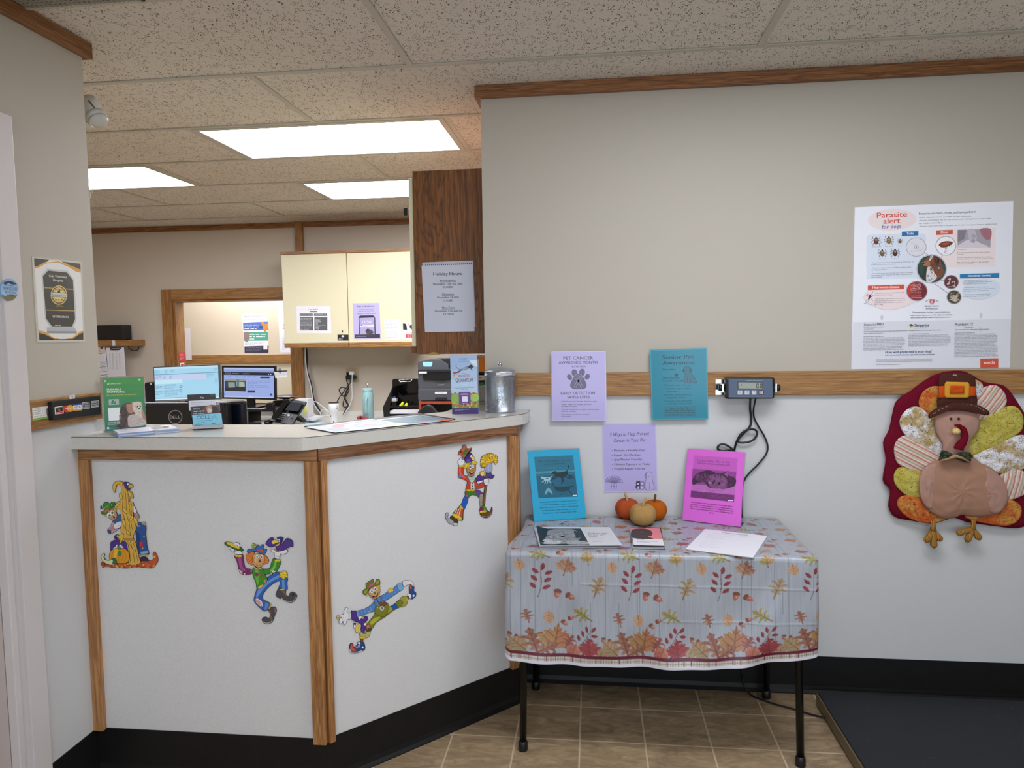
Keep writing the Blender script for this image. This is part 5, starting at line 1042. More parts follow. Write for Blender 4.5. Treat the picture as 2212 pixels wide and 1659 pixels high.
# hand left
k.limb([(250,790),(255,720),(300,660),(340,680),(320,700),(310,760),(340,775),(390,780),(395,890),(320,900),(290,990),(240,990),(235,930),(200,985),(155,970),(165,900),(210,860),(160,850),(110,860),(115,830),(200,810)],GLV,6); k.tuft(135,870,34,36,'#ecc830',11,3); k.stroke([(345,785),(350,890)],4,'#555560'); k.stroke([(368,785),(374,890)],4,'#555560'); k.stroke([(245,850),(205,930)],4,'#555560'); k.stroke([(290,850),(262,930)],4,'#555560')
# crow tangled below
k.limb([(395,760),(410,720),(440,740),(480,720),(510,780),(520,850),(590,870),(640,900),(660,860),(640,830),(700,840),(730,860),(720,920),(690,940),(690,1010),(700,1080),(660,1140),(670,1240),(620,1200),(590,1100),(600,1020),(560,970),(480,940),(410,900),(400,830)],PU,7)
for a in (((430,760),(440,880)),((470,760),(480,880)),((620,1020),(630,1160)),((650,1060),(655,1200)),((660,880),(640,960)),((560,900),(600,960))): k.stroke(a,6,PU2)
k.poly([(530,850),(600,830),(610,870),(560,910)],'#ecebe6',0,4); k.poly([(590,810),(650,850),(610,860)],YE,0,4); k.poly([(640,990),(690,960),(690,1020),(650,1020)],'#ecebe6',0,4); k.poly([(690,930),(720,990),(690,1000)],YE,0,4); k.poly([(690,1020),(750,1000),(765,1060),(710,1090)],'#e46a70',0,5)
k.limb([(445,1020),(480,980),(520,1000),(520,1040),(480,1070),(450,1060)],'#ecebe6',5); k.ell(488,1020,7,9,'#111111'); k.limb([(520,1000),(590,985),(560,1030),(540,1060),(550,1120),(530,1160),(490,1150),(475,1100),(490,1050)],'#ecca58',6); k.ell(470,990,26,16,'#3a2a5e',20,3)
k.poly([(700,1120),(760,1060),(820,1070),(790,1130),(710,1160)],'#4a4c1a',0,4)
# near cuff and shoe
k.limb([(575,1160),(600,1150),(660,1190),(700,1150),(780,1140),(750,1240),(660,1260),(570,1220)],'#bcb870',6); k.tuft(630,1260,70,26,'#ecc830',14,11); k.poly([(590,1285),(640,1290),(630,1380),(575,1375)],'#7c5434',0,5)
k.limb([(360,1460),(375,1390),(420,1370),(440,1400),(440,1450),(480,1430),(530,1390),(530,1350),(640,1350),(670,1420),(670,1490),(640,1520),(600,1530),(520,1560),(420,1560),(370,1520)],'#23467e',7); k.poly([(375,1470),(390,1400),(425,1385),(430,1450),(500,1520),(440,1530),(390,1510)],'#dc5246',3,4); k.stroke([(366,1490),(400,1545),(520,1548),(610,1520)],12,'#eceaf0',4); k.poly([(530,1350),(560,1345),(585,1380),(560,1400),(530,1380)],'#eceaf0',0,4); k.poly([(625,1430),(632,1448),(650,1450),(636,1462),(640,1480),(625,1470),(608,1480),(614,1460),(600,1450),(618,1446)],'#ffffff')
for i in range(4): k.stroke([(480+i*24,1420-i*6),(500+i*24,1480-i*6)],6,'#eceaf0')
o=k.build('scarecrow_cutout',CARD); tag(o,'cardboard scarecrow cut-out in olive overalls stretching sideways low on the angled counter panel','wall decoration','scarecrow cut-outs on the counter front')
# --- 4: scarecrow lifting his hat, with a pitchfork of straw
k=Cut(PA2+N45*.0012,N45,(950,950,140/1191))
k.limb([(830,1290),(880,1300),(920,1320),(950,1230),(965,1290),(950,1360),(900,1420),(820,1430),(760,1400),(740,1350)],'#6a4a26',7); k.stroke([(770,1400),(830,1412),(900,1405),(945,1340)],8,'#a8a09a',4)
k.limb([(190,1410),(250,1400),(330,1470),(320,1560),(290,1580),(240,1560),(200,1500)],'#4c3c1c',6); k.limb([(100,1400),(110,1350),(150,1340),(165,1390),(130,1400),(150,1440),(210,1460),(260,1510),(230,1550),(170,1530),(110,1450)],'#a8aab0',6); k.limb([(240,1530),(320,1530),(315,1575),(260,1575)],'#c8c8cc',5)
k.limb([(470,940),(640,930),(700,920),(790,980),(800,1050),(810,1180),(860,1280),(860,1300),(730,1320),(740,1220),(720,1080),(680,1030),(600,1010),(545,1040),(510,1100),(480,1220),(430,1330),(420,1480),(340,1440),(240,1360),(330,1250),(400,1160),(460,1040)],'#3c7a2c',7)
k.poly([(665,925),(700,925),(790,980),(740,1010),(700,1020),(665,980)],'#6a3a9c',0,4); k.poly([(730,1010),(795,990),(805,1180),(740,1240),(720,1090)],'#a8a08c',0,4); 
for i in range(9): k.stroke([(730,1040+i*22),(790,1050+i*20)],4,'#4a443c')
k.poly([(740,1235),(800,1240),(790,1300),(735,1315)],'#8c2450',0,4); k.poly([(800,1190),(855,1280),(850,1300),(800,1305)],'#5a9a34',0,4)
k.ell(490,1030,26,26,'#c44a64',0,3,n=10); k.poly([(450,1040),(520,1090),(480,1220),(430,1300),(400,1180)],'#1c5cb8',3,4); k.poly([(380,1190),(425,1240),(425,1280),(345,1265)],'#f0a82c',0,4)
k.poly([(345,1265),(425,1280),(410,1470),(340,1430),(245,1360)],'#c8522c',0,5)
for i in range(3): k.stroke([(375-i*30,1275-i*2),(345-i*34,1400-i*30)],14,'#ecd8cc')
k.tuft(320,1415,100,40,'#ecc830',20,2,32); k.tuft(790,1320,70,20,'#ecc830',14,3,-8)
# coat and arms
k.limb([(345,500),(430,490),(435,560),(440,640),(500,670),(560,700),(640,690),(690,760),(700,830),(780,780),(820,850),(740,890),(670,900),(640,910),(480,930),(490,830),(500,770),(430,720),(345,690),(335,640)],'#c4402c',7); k.poly([(350,520),(380,510),(390,620),(480,690),(440,700),(365,650)],'#e0664c',3); k.ell(368,668,28,28,'#5a86c8',0,3,n=10)
k.poly([(560,780),(630,780),(640,905),(560,915)],'#dcd2be',0,4); 
for y in (800,850,892): k.ell(597,y,11,11,'#1c1a24')
k.limb([(500,650),(560,680),(640,660),(635,740),(600,785),(550,770),(520,700)],'#b8d0c4',6); k.stroke([(530,690),(630,700)],5,'#5a7a74'); k.stroke([(540,725),(620,735)],5,'#5a7a74'); k.tuft(565,925,90,16,'#ecc830',16,4)
# head
k.limb([(500,480),(560,430),(640,440),(660,520),(640,610),(590,670),(530,640),(490,570)],'#b4854c',6); k.tuft(500,470,60,44,'#ecc830',14,5,-30); k.tuft(630,420,60,36,'#ecc830',14,6,10); k.tuft(455,500,22,40,'#ecc830',8,7)
eye(k,562,500,24,40,'#4a6a9c'); eye(k,606,485,21,36,'#4a6a9c'); k.ell(597,550,19,19,'#a8a040',0,4); k.limb([(530,590),(580,610),(625,590),(600,625),(570,635),(545,620)],'#2a1210',4); k.poly([(565,600),(600,600),(595,608),(570,610)],'#f2f2f2')
# crow on his head and the hat
k.limb([(450,350),(500,280),(560,240),(600,280),(620,330),(590,380),(540,410),(480,415),(460,390)],'#41297a',6); k.poly([(480,370),(530,350),(560,400),(500,410)],PU2,3); k.ell(575,305,24,24,'#f2f2f0',0,4); k.ell(583,308,8,10,'#111111'); k.limb([(570,330),(610,305),(635,330),(630,370),(590,372)],'#f0ca58',5)
k.limb([(335,275),(350,210),(400,160),(430,95),(475,100),(490,150),(540,160),(575,145),(580,190),(550,230),(500,250),(450,330),(420,340),(410,300),(370,270)],'#b8603c',7); k.poly([(410,250),(480,165),(520,190),(450,280)],'#2f7a34',0,5); k.ell(385,220,14,20,'#1c1010'); k.poly([(450,330),(500,240),(560,200),(575,160),(540,240),(490,300)],'#1c1614',0,4)
k.limb([(330,390),(370,340),(390,320),(400,370),(430,360),(455,390),(440,430),(410,470),(350,470),(335,430)],GLV,6); k.stroke([(370,400),(420,400)],4,'#555560'); k.tuft(395,490,50,16,'#ecc830',10,8)
# crow on the fork, fork
k.limb([(660,760),(680,680),(720,640),(750,640),(800,660),(850,690),(870,600),(930,590),(950,640),(1000,650),(980,690),(950,710),(880,700),(810,740),(760,760),(700,790)],PU,7); k.limb([(735,620),(745,580),(790,570),(820,610),(800,660),(770,670),(745,650)],'#f0ca50',6); k.ell(768,642,14,12,'#f2f2f0',0,3); k.ell(822,580,16,18,'#f2f2f0',0,3)
for a in (((690,720),(720,690)),((900,620),(890,680)),((930,620),(930,690))): k.stroke(a,7,PU2)
k.poly([(680,770),(800,740),(740,800),(690,805)],'#ecebe6',0,4)
k.limb([(845,620),(880,620),(870,800),(840,1000),(825,1190),(800,1205),(780,1180),(800,1000),(830,800)],'#6a4a2c',6); k.stroke([(860,640),(845,860),(805,1180)],6,'#96704c')
k.limb([(825,470),(850,450),(950,440),(955,560),(930,600),(850,600),(825,560)],'#9aa6c8',6)
for x in (862,893,925): k.stroke([(x,450),(x-2,580)],15,'#3c4468'); k.stroke([(x,450),(x-2,575)],8,'#e6eaf4')
k.limb([(810,720),(880,710),(895,760),(870,830),(820,820),(800,770)],GLV,6); k.stroke([(820,760),(880,755)],4,'#555560'); k.stroke([(820,785),(878,785)],4,'#555560')
r2=random.Random(9); pts=[(750,480),(745,380),(780,300),(880,250),(980,260),(1050,310),(1055,400),(1020,450),(980,400),(940,440),(880,450),(820,500),(780,510)]
k.limb(pts,'#c89a14',8,3)
for i in range(240):
    x=r2.uniform(750,1045); y=r2.uniform(262,500)
    q=cat_rom(pts,2); ins=False; j=len(q)-1
    for a in range(len(q)):
        if (q[a][1]>y)!=(q[j][1]>y) and x<(q[j][0]-q[a][0])*(y-q[a][1])/(q[j][1]-q[a][1])+q[a][0]: ins=not ins
        j=a
    if ins: an=math.atan2(y-390,x-900)+r2.uniform(-.5,.5); k.stroke([(x-12*math.cos(an),y-12*math.sin(an)),(x+16*math.cos(an),y+16*math.sin(an))],7,r2.choice(['#f2d436','#eec21c','#f6e06a','#8a6408'])); k.lay-=k.step*.8 if ins else 0
o=k.build('scarecrow_cutout',CARD); tag(o,'cardboard scarecrow cut-out lifting his hat and carrying a fork of straw, high on the angle','wall decoration','scarecrow cut-outs on the counter front')
# ============================================================ CLOTH TURKEY
def calico(name,a,b_,ln,sc=1.):
    q=NT(name); o=q.tc.outputs['Object']; n=q.noise(o,22*sc,4,.6); w=q.noise(q.mapping(scale=(1,1,1)),70*sc,2,.5,2.5)
    l=q.math('LESS_THAN',q.math('ABSOLUTE',q.math('SUBTRACT',w,.5)),.022); brk=q.math('GREATER_THAN',q.noise(o,60*sc,2),.46)
    c=q.mix(q.ramp(n,[(.42,(0,0,0)),(.58,(1,1,1))]),lin(a),lin(b_)); c=q.mix(q.math('MULTIPLY',l,brk),c,lin(ln)); q.color(c); q.b.inputs['Roughness'].default_value=.9; q.b.inputs['Specular IOR Level'].default_value=.1
    q.bump(q.noise(o,25.,2),.3,.004); return q.m
def stripes(name,ang):
    q=NT(name); v=q.mapping(rot=(0,R(ang),0)); sep=q.n('ShaderNodeSeparateXYZ'); q.l(v,sep.inputs[0]); f=q.math('FRACT',q.math('MULTIPLY',sep.outputs['X'],26.))
    q.l(q.ramp(f,[(0,lin('#b8ac98')),(.12,lin('#d8cfc0')),(.2,lin('#c0685c')),(.3,lin('#d89a8e')),(.36,lin('#e6dccc')),(.5,lin('#a89e8a')),(.66,lin('#cfc4b2')),(.8,lin('#b45a50')),(.9,lin('#e2d8c8'))]),q.b.inputs['Base Color']); q.b.inputs['Roughness'].default_value=.9; return q.m
def felt(name,c,bs=40): return mat(name,c,.95,spec=.08,bump=.5,bscale=bs,var=.1,vscale=14)
ORC=calico('orange_calico','#c4602f','#c9954a','#4a2414'); YLC=calico('yellow_calico','#bdb04e','#c6bb62','#57501c'); WHC=calico('white_calico','#e6e6ea','#b8a06c','#4c3c2c')
BUR=felt('burgundy_fleece','#6a1226',90); TANF=felt('tan_felt','#a8806a'); TANP=felt('pink_tan_felt','#b08a7c'); BRF=felt('brown_felt','#4c2c24'); ORF=felt('orange_felt','#c4501c'); GOF=felt('gold_felt','#d69a34')
tk=thing('turkey_wall_hanging',(1.36,YW-.02,1.0),'stuffed cloth turkey wall hanging with pilgrim hat and patchwork feathers','wall hanging')
YT=2.835
def tkp(x,y,yy): return atY(C_TK[0]+x*C_TK[2],C_TK[1]+y*C_TK[2],yy)
def puff(name,pts,yb,h,mt,parent,sm=4,rings=7,c=None,edge=.004):
    q=cat_rom(pts,sm); n=len(q); cx,cy=c or (sum(a[0] for a in q)/n,sum(a[1] for a in q)/n); vs=[];fs=[]
    vs+=[tkp(x,y,yb) for x,y in q]; vs+=[tkp(x,y,yb-edge) for x,y in q]
    for j in range(1,rings):
        f=1-(j/rings)**1.35; z=h*math.sqrt(max(0,1-f*f))*.9+edge+.0018*math.sin(j*2.3)
        vs+=[tkp(cx+(x-cx)*f,cy+(y-cy)*f,yb-z-.0012*math.sin(i*.7+j)) for i,(x,y) in enumerate(q)]
    vs.append(tkp(cx,cy,yb-h-edge)); T=len(vs)-1
    for j in range(rings): fs+=[(j*n+i,j*n+(i+1)%n,(j+1)*n+(i+1)%n,(j+1)*n+i) for i in range(n)]
    fs+=[(rings*n+i,rings*n+(i+1)%n,T) for i in range(n)]; fs.append(tuple(reversed(range(n))))
    return MB().add(vs,fs,mt,True).build(name,mt,parent)
puff('backing',[(680,78),(790,92),(930,170),(1090,200),(1190,320),(1280,470),(1345,640),(1330,820),(1355,980),(1335,1190),(1300,1320),(1190,1362),(1050,1350),(900,1330),(780,1310),(690,1278),(600,1300),(500,1325),(330,1300),(200,1270),(145,1180),(160,1050),(100,970),(125,800),(103,660),(150,560),(180,420),(215,320),(330,240),(430,165),(540,105)],YW-.0195,.008,BUR,tk,3)
FB=YW-.0285
ST1,ST2,ST3=stripes('striped_cotton',62),stripes('striped_cotton_b',-35),stripes('striped_cotton_c',-12)
for nm,pts,mt in (('feather',[(640,215),(560,205),(500,207),(440,240),(400,300),(400,370),(470,440),(530,500),(640,480)],ORC),
 ('feather',[(480,430),(430,385),(350,370),(280,410),(240,480),(250,550),(300,620),(400,700),(550,765),(640,740),(620,560),(560,470)],WHC),
 ('feather',[(285,605),(350,620),(560,755),(600,820),(520,900),(430,912),(250,858),(200,780),(195,690),(230,630)],ST1),
 ('feather',[(270,865),(430,905),(500,960),(480,1110),(400,1112),(300,1097),(210,1020),(190,940),(215,880)],YLC),
 ('feather',[(280,1093),(410,1118),(480,1190),(620,1270),(590,1300),(500,1322),(400,1310),(290,1265),(225,1190),(222,1130)],ORC),
 ('feather',[(845,150),(895,168),(918,205),(900,280),(840,290),(830,200)],WHC),
 ('feather',[(980,198),(1040,205),(1100,270),(1108,350),(1050,410),(900,490),(840,470),(850,300),(900,225)],ST2),
 ('feather',[(1130,365),(1200,380),(1245,450),(1245,530),(1200,595),(1000,700),(840,770),(780,720),(800,600),(870,500),(1030,405)],YLC),
 ('feather',[(1230,600),(1310,640),(1325,760),(1300,850),(1240,882),(1060,918),(950,885),(840,790),(860,755),(1000,695),(1130,630)],WHC),
 ('feather',[(1205,885),(1290,925),(1305,1000),(1260,1085),(1130,1132),(1050,1100),(1040,960),(1080,915)],ST3),
 ('feather',[(1160,1135),(1220,1175),(1232,1240),(1190,1312),(1100,1342),(950,1325),(770,1272),(850,1200),(1020,1180),(1100,1140)],ORC)):
    puff(nm,pts,FB,.009,mt,tk,3)
puff('body',[(560,795),(640,780),(820,785),(900,830),(1000,880),(1090,980),(1122,1080),(1112,1180),(1040,1240),(940,1265),(820,1265),(740,1255),(690,1275),(600,1285),(520,1250),(440,1185),(400,1080),(400,950),(440,870)],FB-.010,.030,TANF,tk,4,9)
w_=puff('wing',[(530,835),(548,900),(552,1000),(524,1080),(518,1170),(490,1206),(440,1170),(402,1080),(400,950),(440,870)],FB-.020,.014,TANP,tk); w_=puff('wing',[(945,868),(1040,920),(1100,1000),(1122,1090),(1108,1160),(1060,1228),(1000,1240),(942,1200),(958,1145),(920,1105),(905,1075),(868,1040),(900,980),(940,925)],FB-.020,.014,TANP,tk)
hd=puff('head',[(530,430),(600,400),(720,390),(850,405),(888,470),(882,560),(840,615),(800,690),(815,770),(700,800),(590,770),(588,680),(545,600),(525,520)],FB-.022,.022,TANP,tk)
for x in (658,720): MB().ball(tkp(x,470,FB-.046),.0045,BLACKG,12).build('eye',BLACKG,hd)
MB().ball(tkp(700,572,FB-.058),.0145,None,20,(1,.9,.85)).build('beak',mat('wooden_bead','#dcc07c',.5),hd)
MB().tube([tuple(p) for p in cat_rom([tuple(tkp(x,y,FB-.058)) for x,y in ((690,525),(730,530),(768,575),(765,640),(730,690),(718,720))],4,False)],[.004]*3+[.007]*3+[.010]*4+[.0125]*4+[.0155]*4+[.017]*2+[.012],felt('wattle_red','#6e0f22'),12).build('wattle',None,hd)
ht=puff('hat_crown',[(566,118),(640,98),(770,100),(852,125),(858,240),(868,380),(710,395),(548,385),(556,250)],FB-.030,.012,BRF,tk,2)
puff('hat_band',[(560,205),(700,200),(860,207),(863,286),(700,292),(553,300)],FB-.0405,.004,ORF,tk,1,4)
bk=puff('hat_buckle',[(618,168),(795,172),(808,190),(806,290),(790,300),(615,298),(604,280),(606,185)],FB-.047,.002,GOF,tk,1,4); puff('buckle_centre',[(655,200),(765,203),(766,262),(650,264)],FB-.0525,.001,ORF,bk,1,3)
hb=puff('hat_brim',[(472,455),(480,425),(555,375),(700,335),(860,352),(950,395),(972,425),(950,443),(880,430),(740,404),(610,412),(510,455),(485,468)],FB-.044,.006,BRF,tk,3,5,(722,372))
STI=mat('white_thread','#d8d0c4',.8)
m=MB(); arc=cat_rom([(490,448),(560,400),(640,365),(720,350),(800,352),(880,375),(955,425)],12,False)
for i in range(0,len(arc)-3,5): m.tube([tkp(arc[i][0],arc[i][1],FB-.0515),tkp(arc[i+3][0],arc[i+3][1],FB-.0515)],.0005,STI,5)
m.build('stitching',STI,hb)['kind']='stuff'
MB().tube([tkp(670,120,FB-.045),tkp(680,112,FB-.048),tkp(700,114,FB-.048),tkp(705,125,FB-.046)],.0012,STI,6).build('hanging_loop',STI,ht)
PLD=calico('plaid_ribbon','#1c2c28','#2c4038','#8a7a3c',2.); 
bw=puff('bow_tie',[(585,725),(650,745),(690,770),(740,745),(815,745),(822,790),(810,830),(740,815),(690,790),(640,800),(560,812),(566,770)],FB-.046,.012,PLD,tk,2); MB().tube([tkp(570,812,FB-.062),tkp(640,795,FB-.066),tkp(690,772,FB-.070),tkp(750,790,FB-.066),tkp(808,825,FB-.062)],[.003,.004,.007,.004,.003],mat('tan_ribbon','#a8865c',.8),8).build('bow_knot',None,bw)
def strp():
    q=NT('striped_foot_cloth'); sep=q.n('ShaderNodeSeparateXYZ'); q.l(q.tc.outputs['Object'],sep.inputs[0]); f=q.math('FRACT',q.math('MULTIPLY',sep.outputs['X'],230.)); q.l(q.ramp(f,[(0,lin('#5c3a14')),(.3,lin('#6a4418')),(.4,lin('#a8782c')),(1,lin('#b08234'))]),q.b.inputs['Base Color']); q.b.inputs['Roughness'].default_value=.9; return q.m
FT_=strp()
for leg,toes in ((((515,1300),(512,1380)),((458,1460),(518,1505),(568,1450))),(((840,1290),(835,1370)),((720,1400),(790,1458),(885,1440)))):
    m=MB(); a=tkp(*leg[0],FB-.012); b_=tkp(*leg[1],FB-.014); m.tube([a,(a+b_)/2,b_],[.0075,.0085,.012],FT_,12)
    for i,tx in enumerate(toes):
        e=tkp(*tx,FB-.018); P=[b_+(e-b_)*t for t in (0,.25,.5,.75,.92,1.)]; P+= [e+(e-b_).normalized()*.006,e+(e-b_).normalized()*.0095]; m.tube(P,[.009,.0095,.0105,.012,.0125,.012,.008,.002],FT_,12)
    m.build('foot',FT_,tk)
# ============================================================ LEFT WALL
EX=V((1,0,0))
k=Ink((-1.649,0,0),EX,C_L); k.base([(228,346),(585,383),(610,958),(265,963)],'#c9c5b8',.0008)
k.poly([(243,357),(575,397),(597,942),(280,946)],'#e4e4e4')
k.poly([(243,357),(575,397),(578,462),(540,452),(500,425),(415,388),(330,395),(275,425),(247,432)],'#d89a3a'); k.poly([(243,357),(575,397),(577,440),(520,415),(415,382),(320,385),(270,412),(246,418)],'#2a2b30'); k.poly([(330,388),(415,380),(500,408),(415,372),(350,370)],'#e4e4e4')
k.poly([(276,873),(320,885),(380,925),(450,942),(520,925),(570,885),(595,877),(597,942),(280,946)],'#d89a3a'); k.poly([(278,892),(325,905),(390,938),(450,944),(520,936),(575,898),(596,890),(597,942),(280,946)],'#2a2b30')
k.poly([(338,432),(485,448),(532,512),(548,798),(520,868),(368,868),(322,798),(298,478)],'#c2c4c8'); k.poly([(343,446),(480,460),(522,516),(537,795),(515,848),(372,846),(330,792),(306,488)],'#2c2d31')
k.poly([(335,853),(536,855),(550,895),(335,895)],'#b6b9be'); k.poly([(335,880),(550,882),(550,897),(335,896)],'#8f9298')
k.poly([(314,566),(524,578),(525,584),(315,572)],'#c39a55'); k.poly([(328,725),(533,732),(533,738),(328,731)],'#c39a55')
k.text('Cole Veterinary',350,492,477,500,'#ececec',False,17); k.text('Hospital',380,522,452,527,'#ececec',False,17); k.text('VETERINARIAN',375,783,490,787,'#ececec',False,16); k.fuzz(392,834,490,843,1,'#c8c8c8',.03,.7,1)
k.ell(421,622,60,70,'#d8ba6a'); k.ell(421,622,53,62,'#2c2d31'); k.ell(421,622,47,56,'#d8ba6a'); k.ell(421,622,34,40,'#e6cf8e')
k.poly([(362,600),(480,610),(481,640),(363,632)],'#c8cdc8',0,3,'#55595a'); k.text('Business',369,626,434,631,'#33484a',True,15); k.text('Rate',436,631,474,633,'#7d9a8a',True,15)
k.text('BEST OF',392,586,448,590,'#2c2d31',True,11); k.text('2025',408,680,440,682,'#2c2d31',True,11)
for x in (400,421,442): k.poly([(x+(9 if j%2==0 else 4)*math.sin(R(36*j)),656-(9 if j%2==0 else 4)*math.cos(R(36*j))) for j in range(10)],'#2c2d31')
k.poly([(408,608),(418,585),(428,580),(432,606)],'#2c2d31'); k.text('PLATINUM',402,706,452,706,'#c9b070')
tag(k.build('award_poster',LAMI),'laminated award poster with a black plaque on the left wall','poster')
# card sign and sticker on the short rail
cs=thing('card_logo_sign',(-1.63,2.12,1.25),'black angled plastic strip of payment card logos on the left rail','sign')
pa,pb,pc,pd=[hit(C_L[0]+x*C_L[2],C_L[1]+y*C_L[2],V((-1.618,0,0)),EX) for x,y in ((370,1388),(717,1345),(723,1476),(378,1518))]
MB().prism([pa,pb,pc,pd],(-.0135,0,0),BLACKM).build('backing',BLACKM,cs)
k=Ink((-1.617,0,0),EX,C_L); k.base([(372,1390),(715,1347),(721,1474),(380,1516)],'#17181b',.0008)
k.poly([(368,1384),(716,1341),(717,1350),(370,1395)],'#2c2d30')
k.poly([(390,1425),(452,1414),(456,1470),(394,1478)],'#e8e8e6'); k.poly([(395,1430),(448,1420),(450,1446),(397,1454)],'#3c7a3c'); k.poly([(397,1440),(449,1424),(450,1455),(398,1464)],'#141414'); k.poly([(398,1466),(451,1456),(452,1466),(399,1474)],'#c8402c'); k.ell(424,1444,9,9,'#c84040')
k.ell(478,1438,27,25,'#c83c28'); k.ell(502,1434,27,25,'#e8a23a'); k.text('MasterCard',468,1440,514,1434,'#f6f0e6',True)
k.poly([(523,1404),(582,1397),(585,1448),(526,1453)],'#eceef2'); k.poly([(523,1404),(582,1397),(583,1408),(524,1414)],'#2c4c9a'); k.poly([(525,1442),(585,1436),(585,1448),(526,1453)],'#e0a23a'); k.text('VISA',530,1437,579,1431,'#26408c',True,20)
for (x0_,y0_,x1_,y1_),ls in (((587,1393,640,1440),('PERSONAL','CHECKS','ACCEPTED')),((652,1383,706,1428),('VETERINARY','CARDS','ACCEPTED'))):
    k.poly([(x0_,y0_),(x1_,y0_-6),(x1_+2,y1_-6),(x0_+2,y1_)],'#e4e4e4'); k.poly([(x0_+3,y0_+3),(x1_-3,y0_-3),(x1_-1,y1_-9),(x0_+5,y1_-3)],'#17181b')
    for i,t_ in enumerate(ls): k.text(t_,x0_+6,y0_+15+i*13,x1_-5,y0_+9+i*13,'#f0f0f0',True,9)
k.build('logo_strip',CARD,cs)
k=Ink((-1.6315,0,0),EX,C_L); k.base([(230,1432),(356,1415),(360,1502),(237,1524)],'#e6e6e2',.0006); k.poly([(236,1508),(360,1490),(360,1502),(237,1524)],'#7ab83a')
for i,t_ in enumerate(('FLEXIBLE','FINANCING','for every member','of the family')): k.text(t_,235,1444+i*12,292,1437+i*12,'#6a8a3a' if i<2 else '#444',i<2,8)
k.poly([(332,1440),(345,1432),(357,1438),(357,1496),(338,1498)],'#6a5c4c',2); k.poly([(334,1440),(338,1428),(344,1438)],'#4a3c30'); k.fuzz(240,1490,320,1504,2,'#7d8088',-.12,.3)
tag(k.build('rail_sticker',CARD),'white and green sticker with small cat picture on the left wall rail','sticker')
k=Ink((-1.6315,0,0),EX,C_L); k.base([(498,1342),(536,1335),(538,1370),(500,1374)],'#e8e8e8',.0006); k.poly([(508,1345),(528,1342),(519,1362)],'#555',0); k.poly([(512,1348),(524,1346),(519,1357)],'#e8e8e8')
tag(k.build('small_tag',CARD),'tiny white square tag at the top edge of the short rail','tag')
k=Ink((-1.624,0,0),EX,C_L); k.base([(68+62*math.cos(i*PI/18),583+80*math.sin(i*PI/18)) for i in range(36)],'#8fb4dc',.006)
k.poly([(68+62*math.cos(i*PI/18),583+80*math.sin(i*PI/18)) for i in range(2,17)],'#5c7a4c'); k.poly([(8,560),(128,575),(126,618),(10,618)],'#9cc0e4'); k.ell(68,600,58,36,'#9cc0e4'); k.poly([(30,640),(70,615),(110,625),(100,650),(70,662)],'#7a6a3a',2); k.poly([(20,535),(60,520),(100,530),(120,545),(80,545),(60,535),(40,548)],'#2c2c34',2)
for t_,x0_,x1_,y_,h_ in (('Ask us about',38,96,556,9),('YEAR-ROUND',18,123,588,24),('PROTECTION',34,112,612,16),('with 1 easy dose',40,104,626,8)): k.text(t_,x0_,y_-3,x1_,y_+3,'#27365c',True,h_)
tag(k.build('pin_badge',LAMI),'round blue YEAR-ROUND PROTECTION pin badge stuck to the white door casing','badge')
# spotlight fixture on the wall end
sl=thing('wall_spotlight',(-1.63,2.33,2.2),'white cylindrical spotlight fixture high beside the left wall end','light fixture')
SW=mat('fixture_white','#d2d2cc',.4); yq=2.33
def P1(x,y,yy=yq): return atY(x*.27125,y*.27125,yy)
a_,b_=P1(695,800),P1(785,965,yq-.02); ax=(b_-a_).normalized()
MB().tube([a_-ax*.012,a_,a_+ax*.004],[.012,.024,.030],SW,20).tube([a_+ax*.004,b_-ax*.028],.030,SW,20).tube([b_-ax*.026,b_-ax*.004],.0335,SW,24).tube([b_-ax*.004,b_+ax*.006],[.0335,.026],mat('frosted_lens','#c8c8c4',.25),20).build('lamp_head',SW,sl)
MB().box((-1.77,2.30,2.17),(-1.70,2.36,2.25),SW,.006).tube([(-1.71,2.33,2.21),tuple(a_+ax*.02)],.012,SW).build('mounting_arm',SW,sl)
MB().tube([P1(705,800,yq-.035),P1(770,880,yq-.035)],.0028,mat('slot_grey','#6a6a68'),6).build('vent_slot',None,sl)
o=MB().tube(cat_rom([tuple(P1(x,y,2.2375)) for x,y in ((712,1520),(730,1515),(733,1535),(715,1530),(720,1560),(712,1590),(716,1630))],4,False),.0009,SW,6).build('wire_hook',SW); tag(o,'thin bent white wire hook on the edge of the left wall','hook')
# ============================================================ ON THE COUNTER
C_D=(180,680,520/2212)
A=atZ(227,932.7,CZ+.003); B=atZ(315,925.7,CZ+.003); d_=ray(220.4,816.8); w_=CAM-A; qa=d_.dot(d_); qb=2*d_.dot(w_); qc=w_.dot(w_)-.180**2; T_=CAM+d_*((-qb+math.sqrt(max(0,qb*qb-4*qa*qc)))/(2*qa)); n_=(B-A).cross(T_-A).normalized(); n_=n_ if n_.dot(CAM-A)>0 else -n_
gs=thing('acrylic_sign_stand',tuple((A+B)/2),'green flexible financing sign in a clear acrylic stand on the counter','sign holder')
u_=T_-A; e_=B-A; m=MB(); m.prism([A-e_*.03,B+e_*.03,B+e_*.03+u_*1.02,A-e_*.03+u_*1.02],-n_*.0025,ACR); bk_=V((-n_.x,-n_.y,0)).normalized()*.05
m.prism([A,B,B+bk_,A+bk_],V((0,0,-.002)),ACR); m.build('acrylic_stand',ACR,gs)
k=Ink(A+n_*.0008,n_,C_D); k.base([(174,584),(552,572),(573,1045),(202,1075)],'#3f8f50',.0006)
GR=['#4a9a4e','#45954f','#3f9052','#3a8b56','#35865a','#31815d','#2d7c5f','#2a7861']
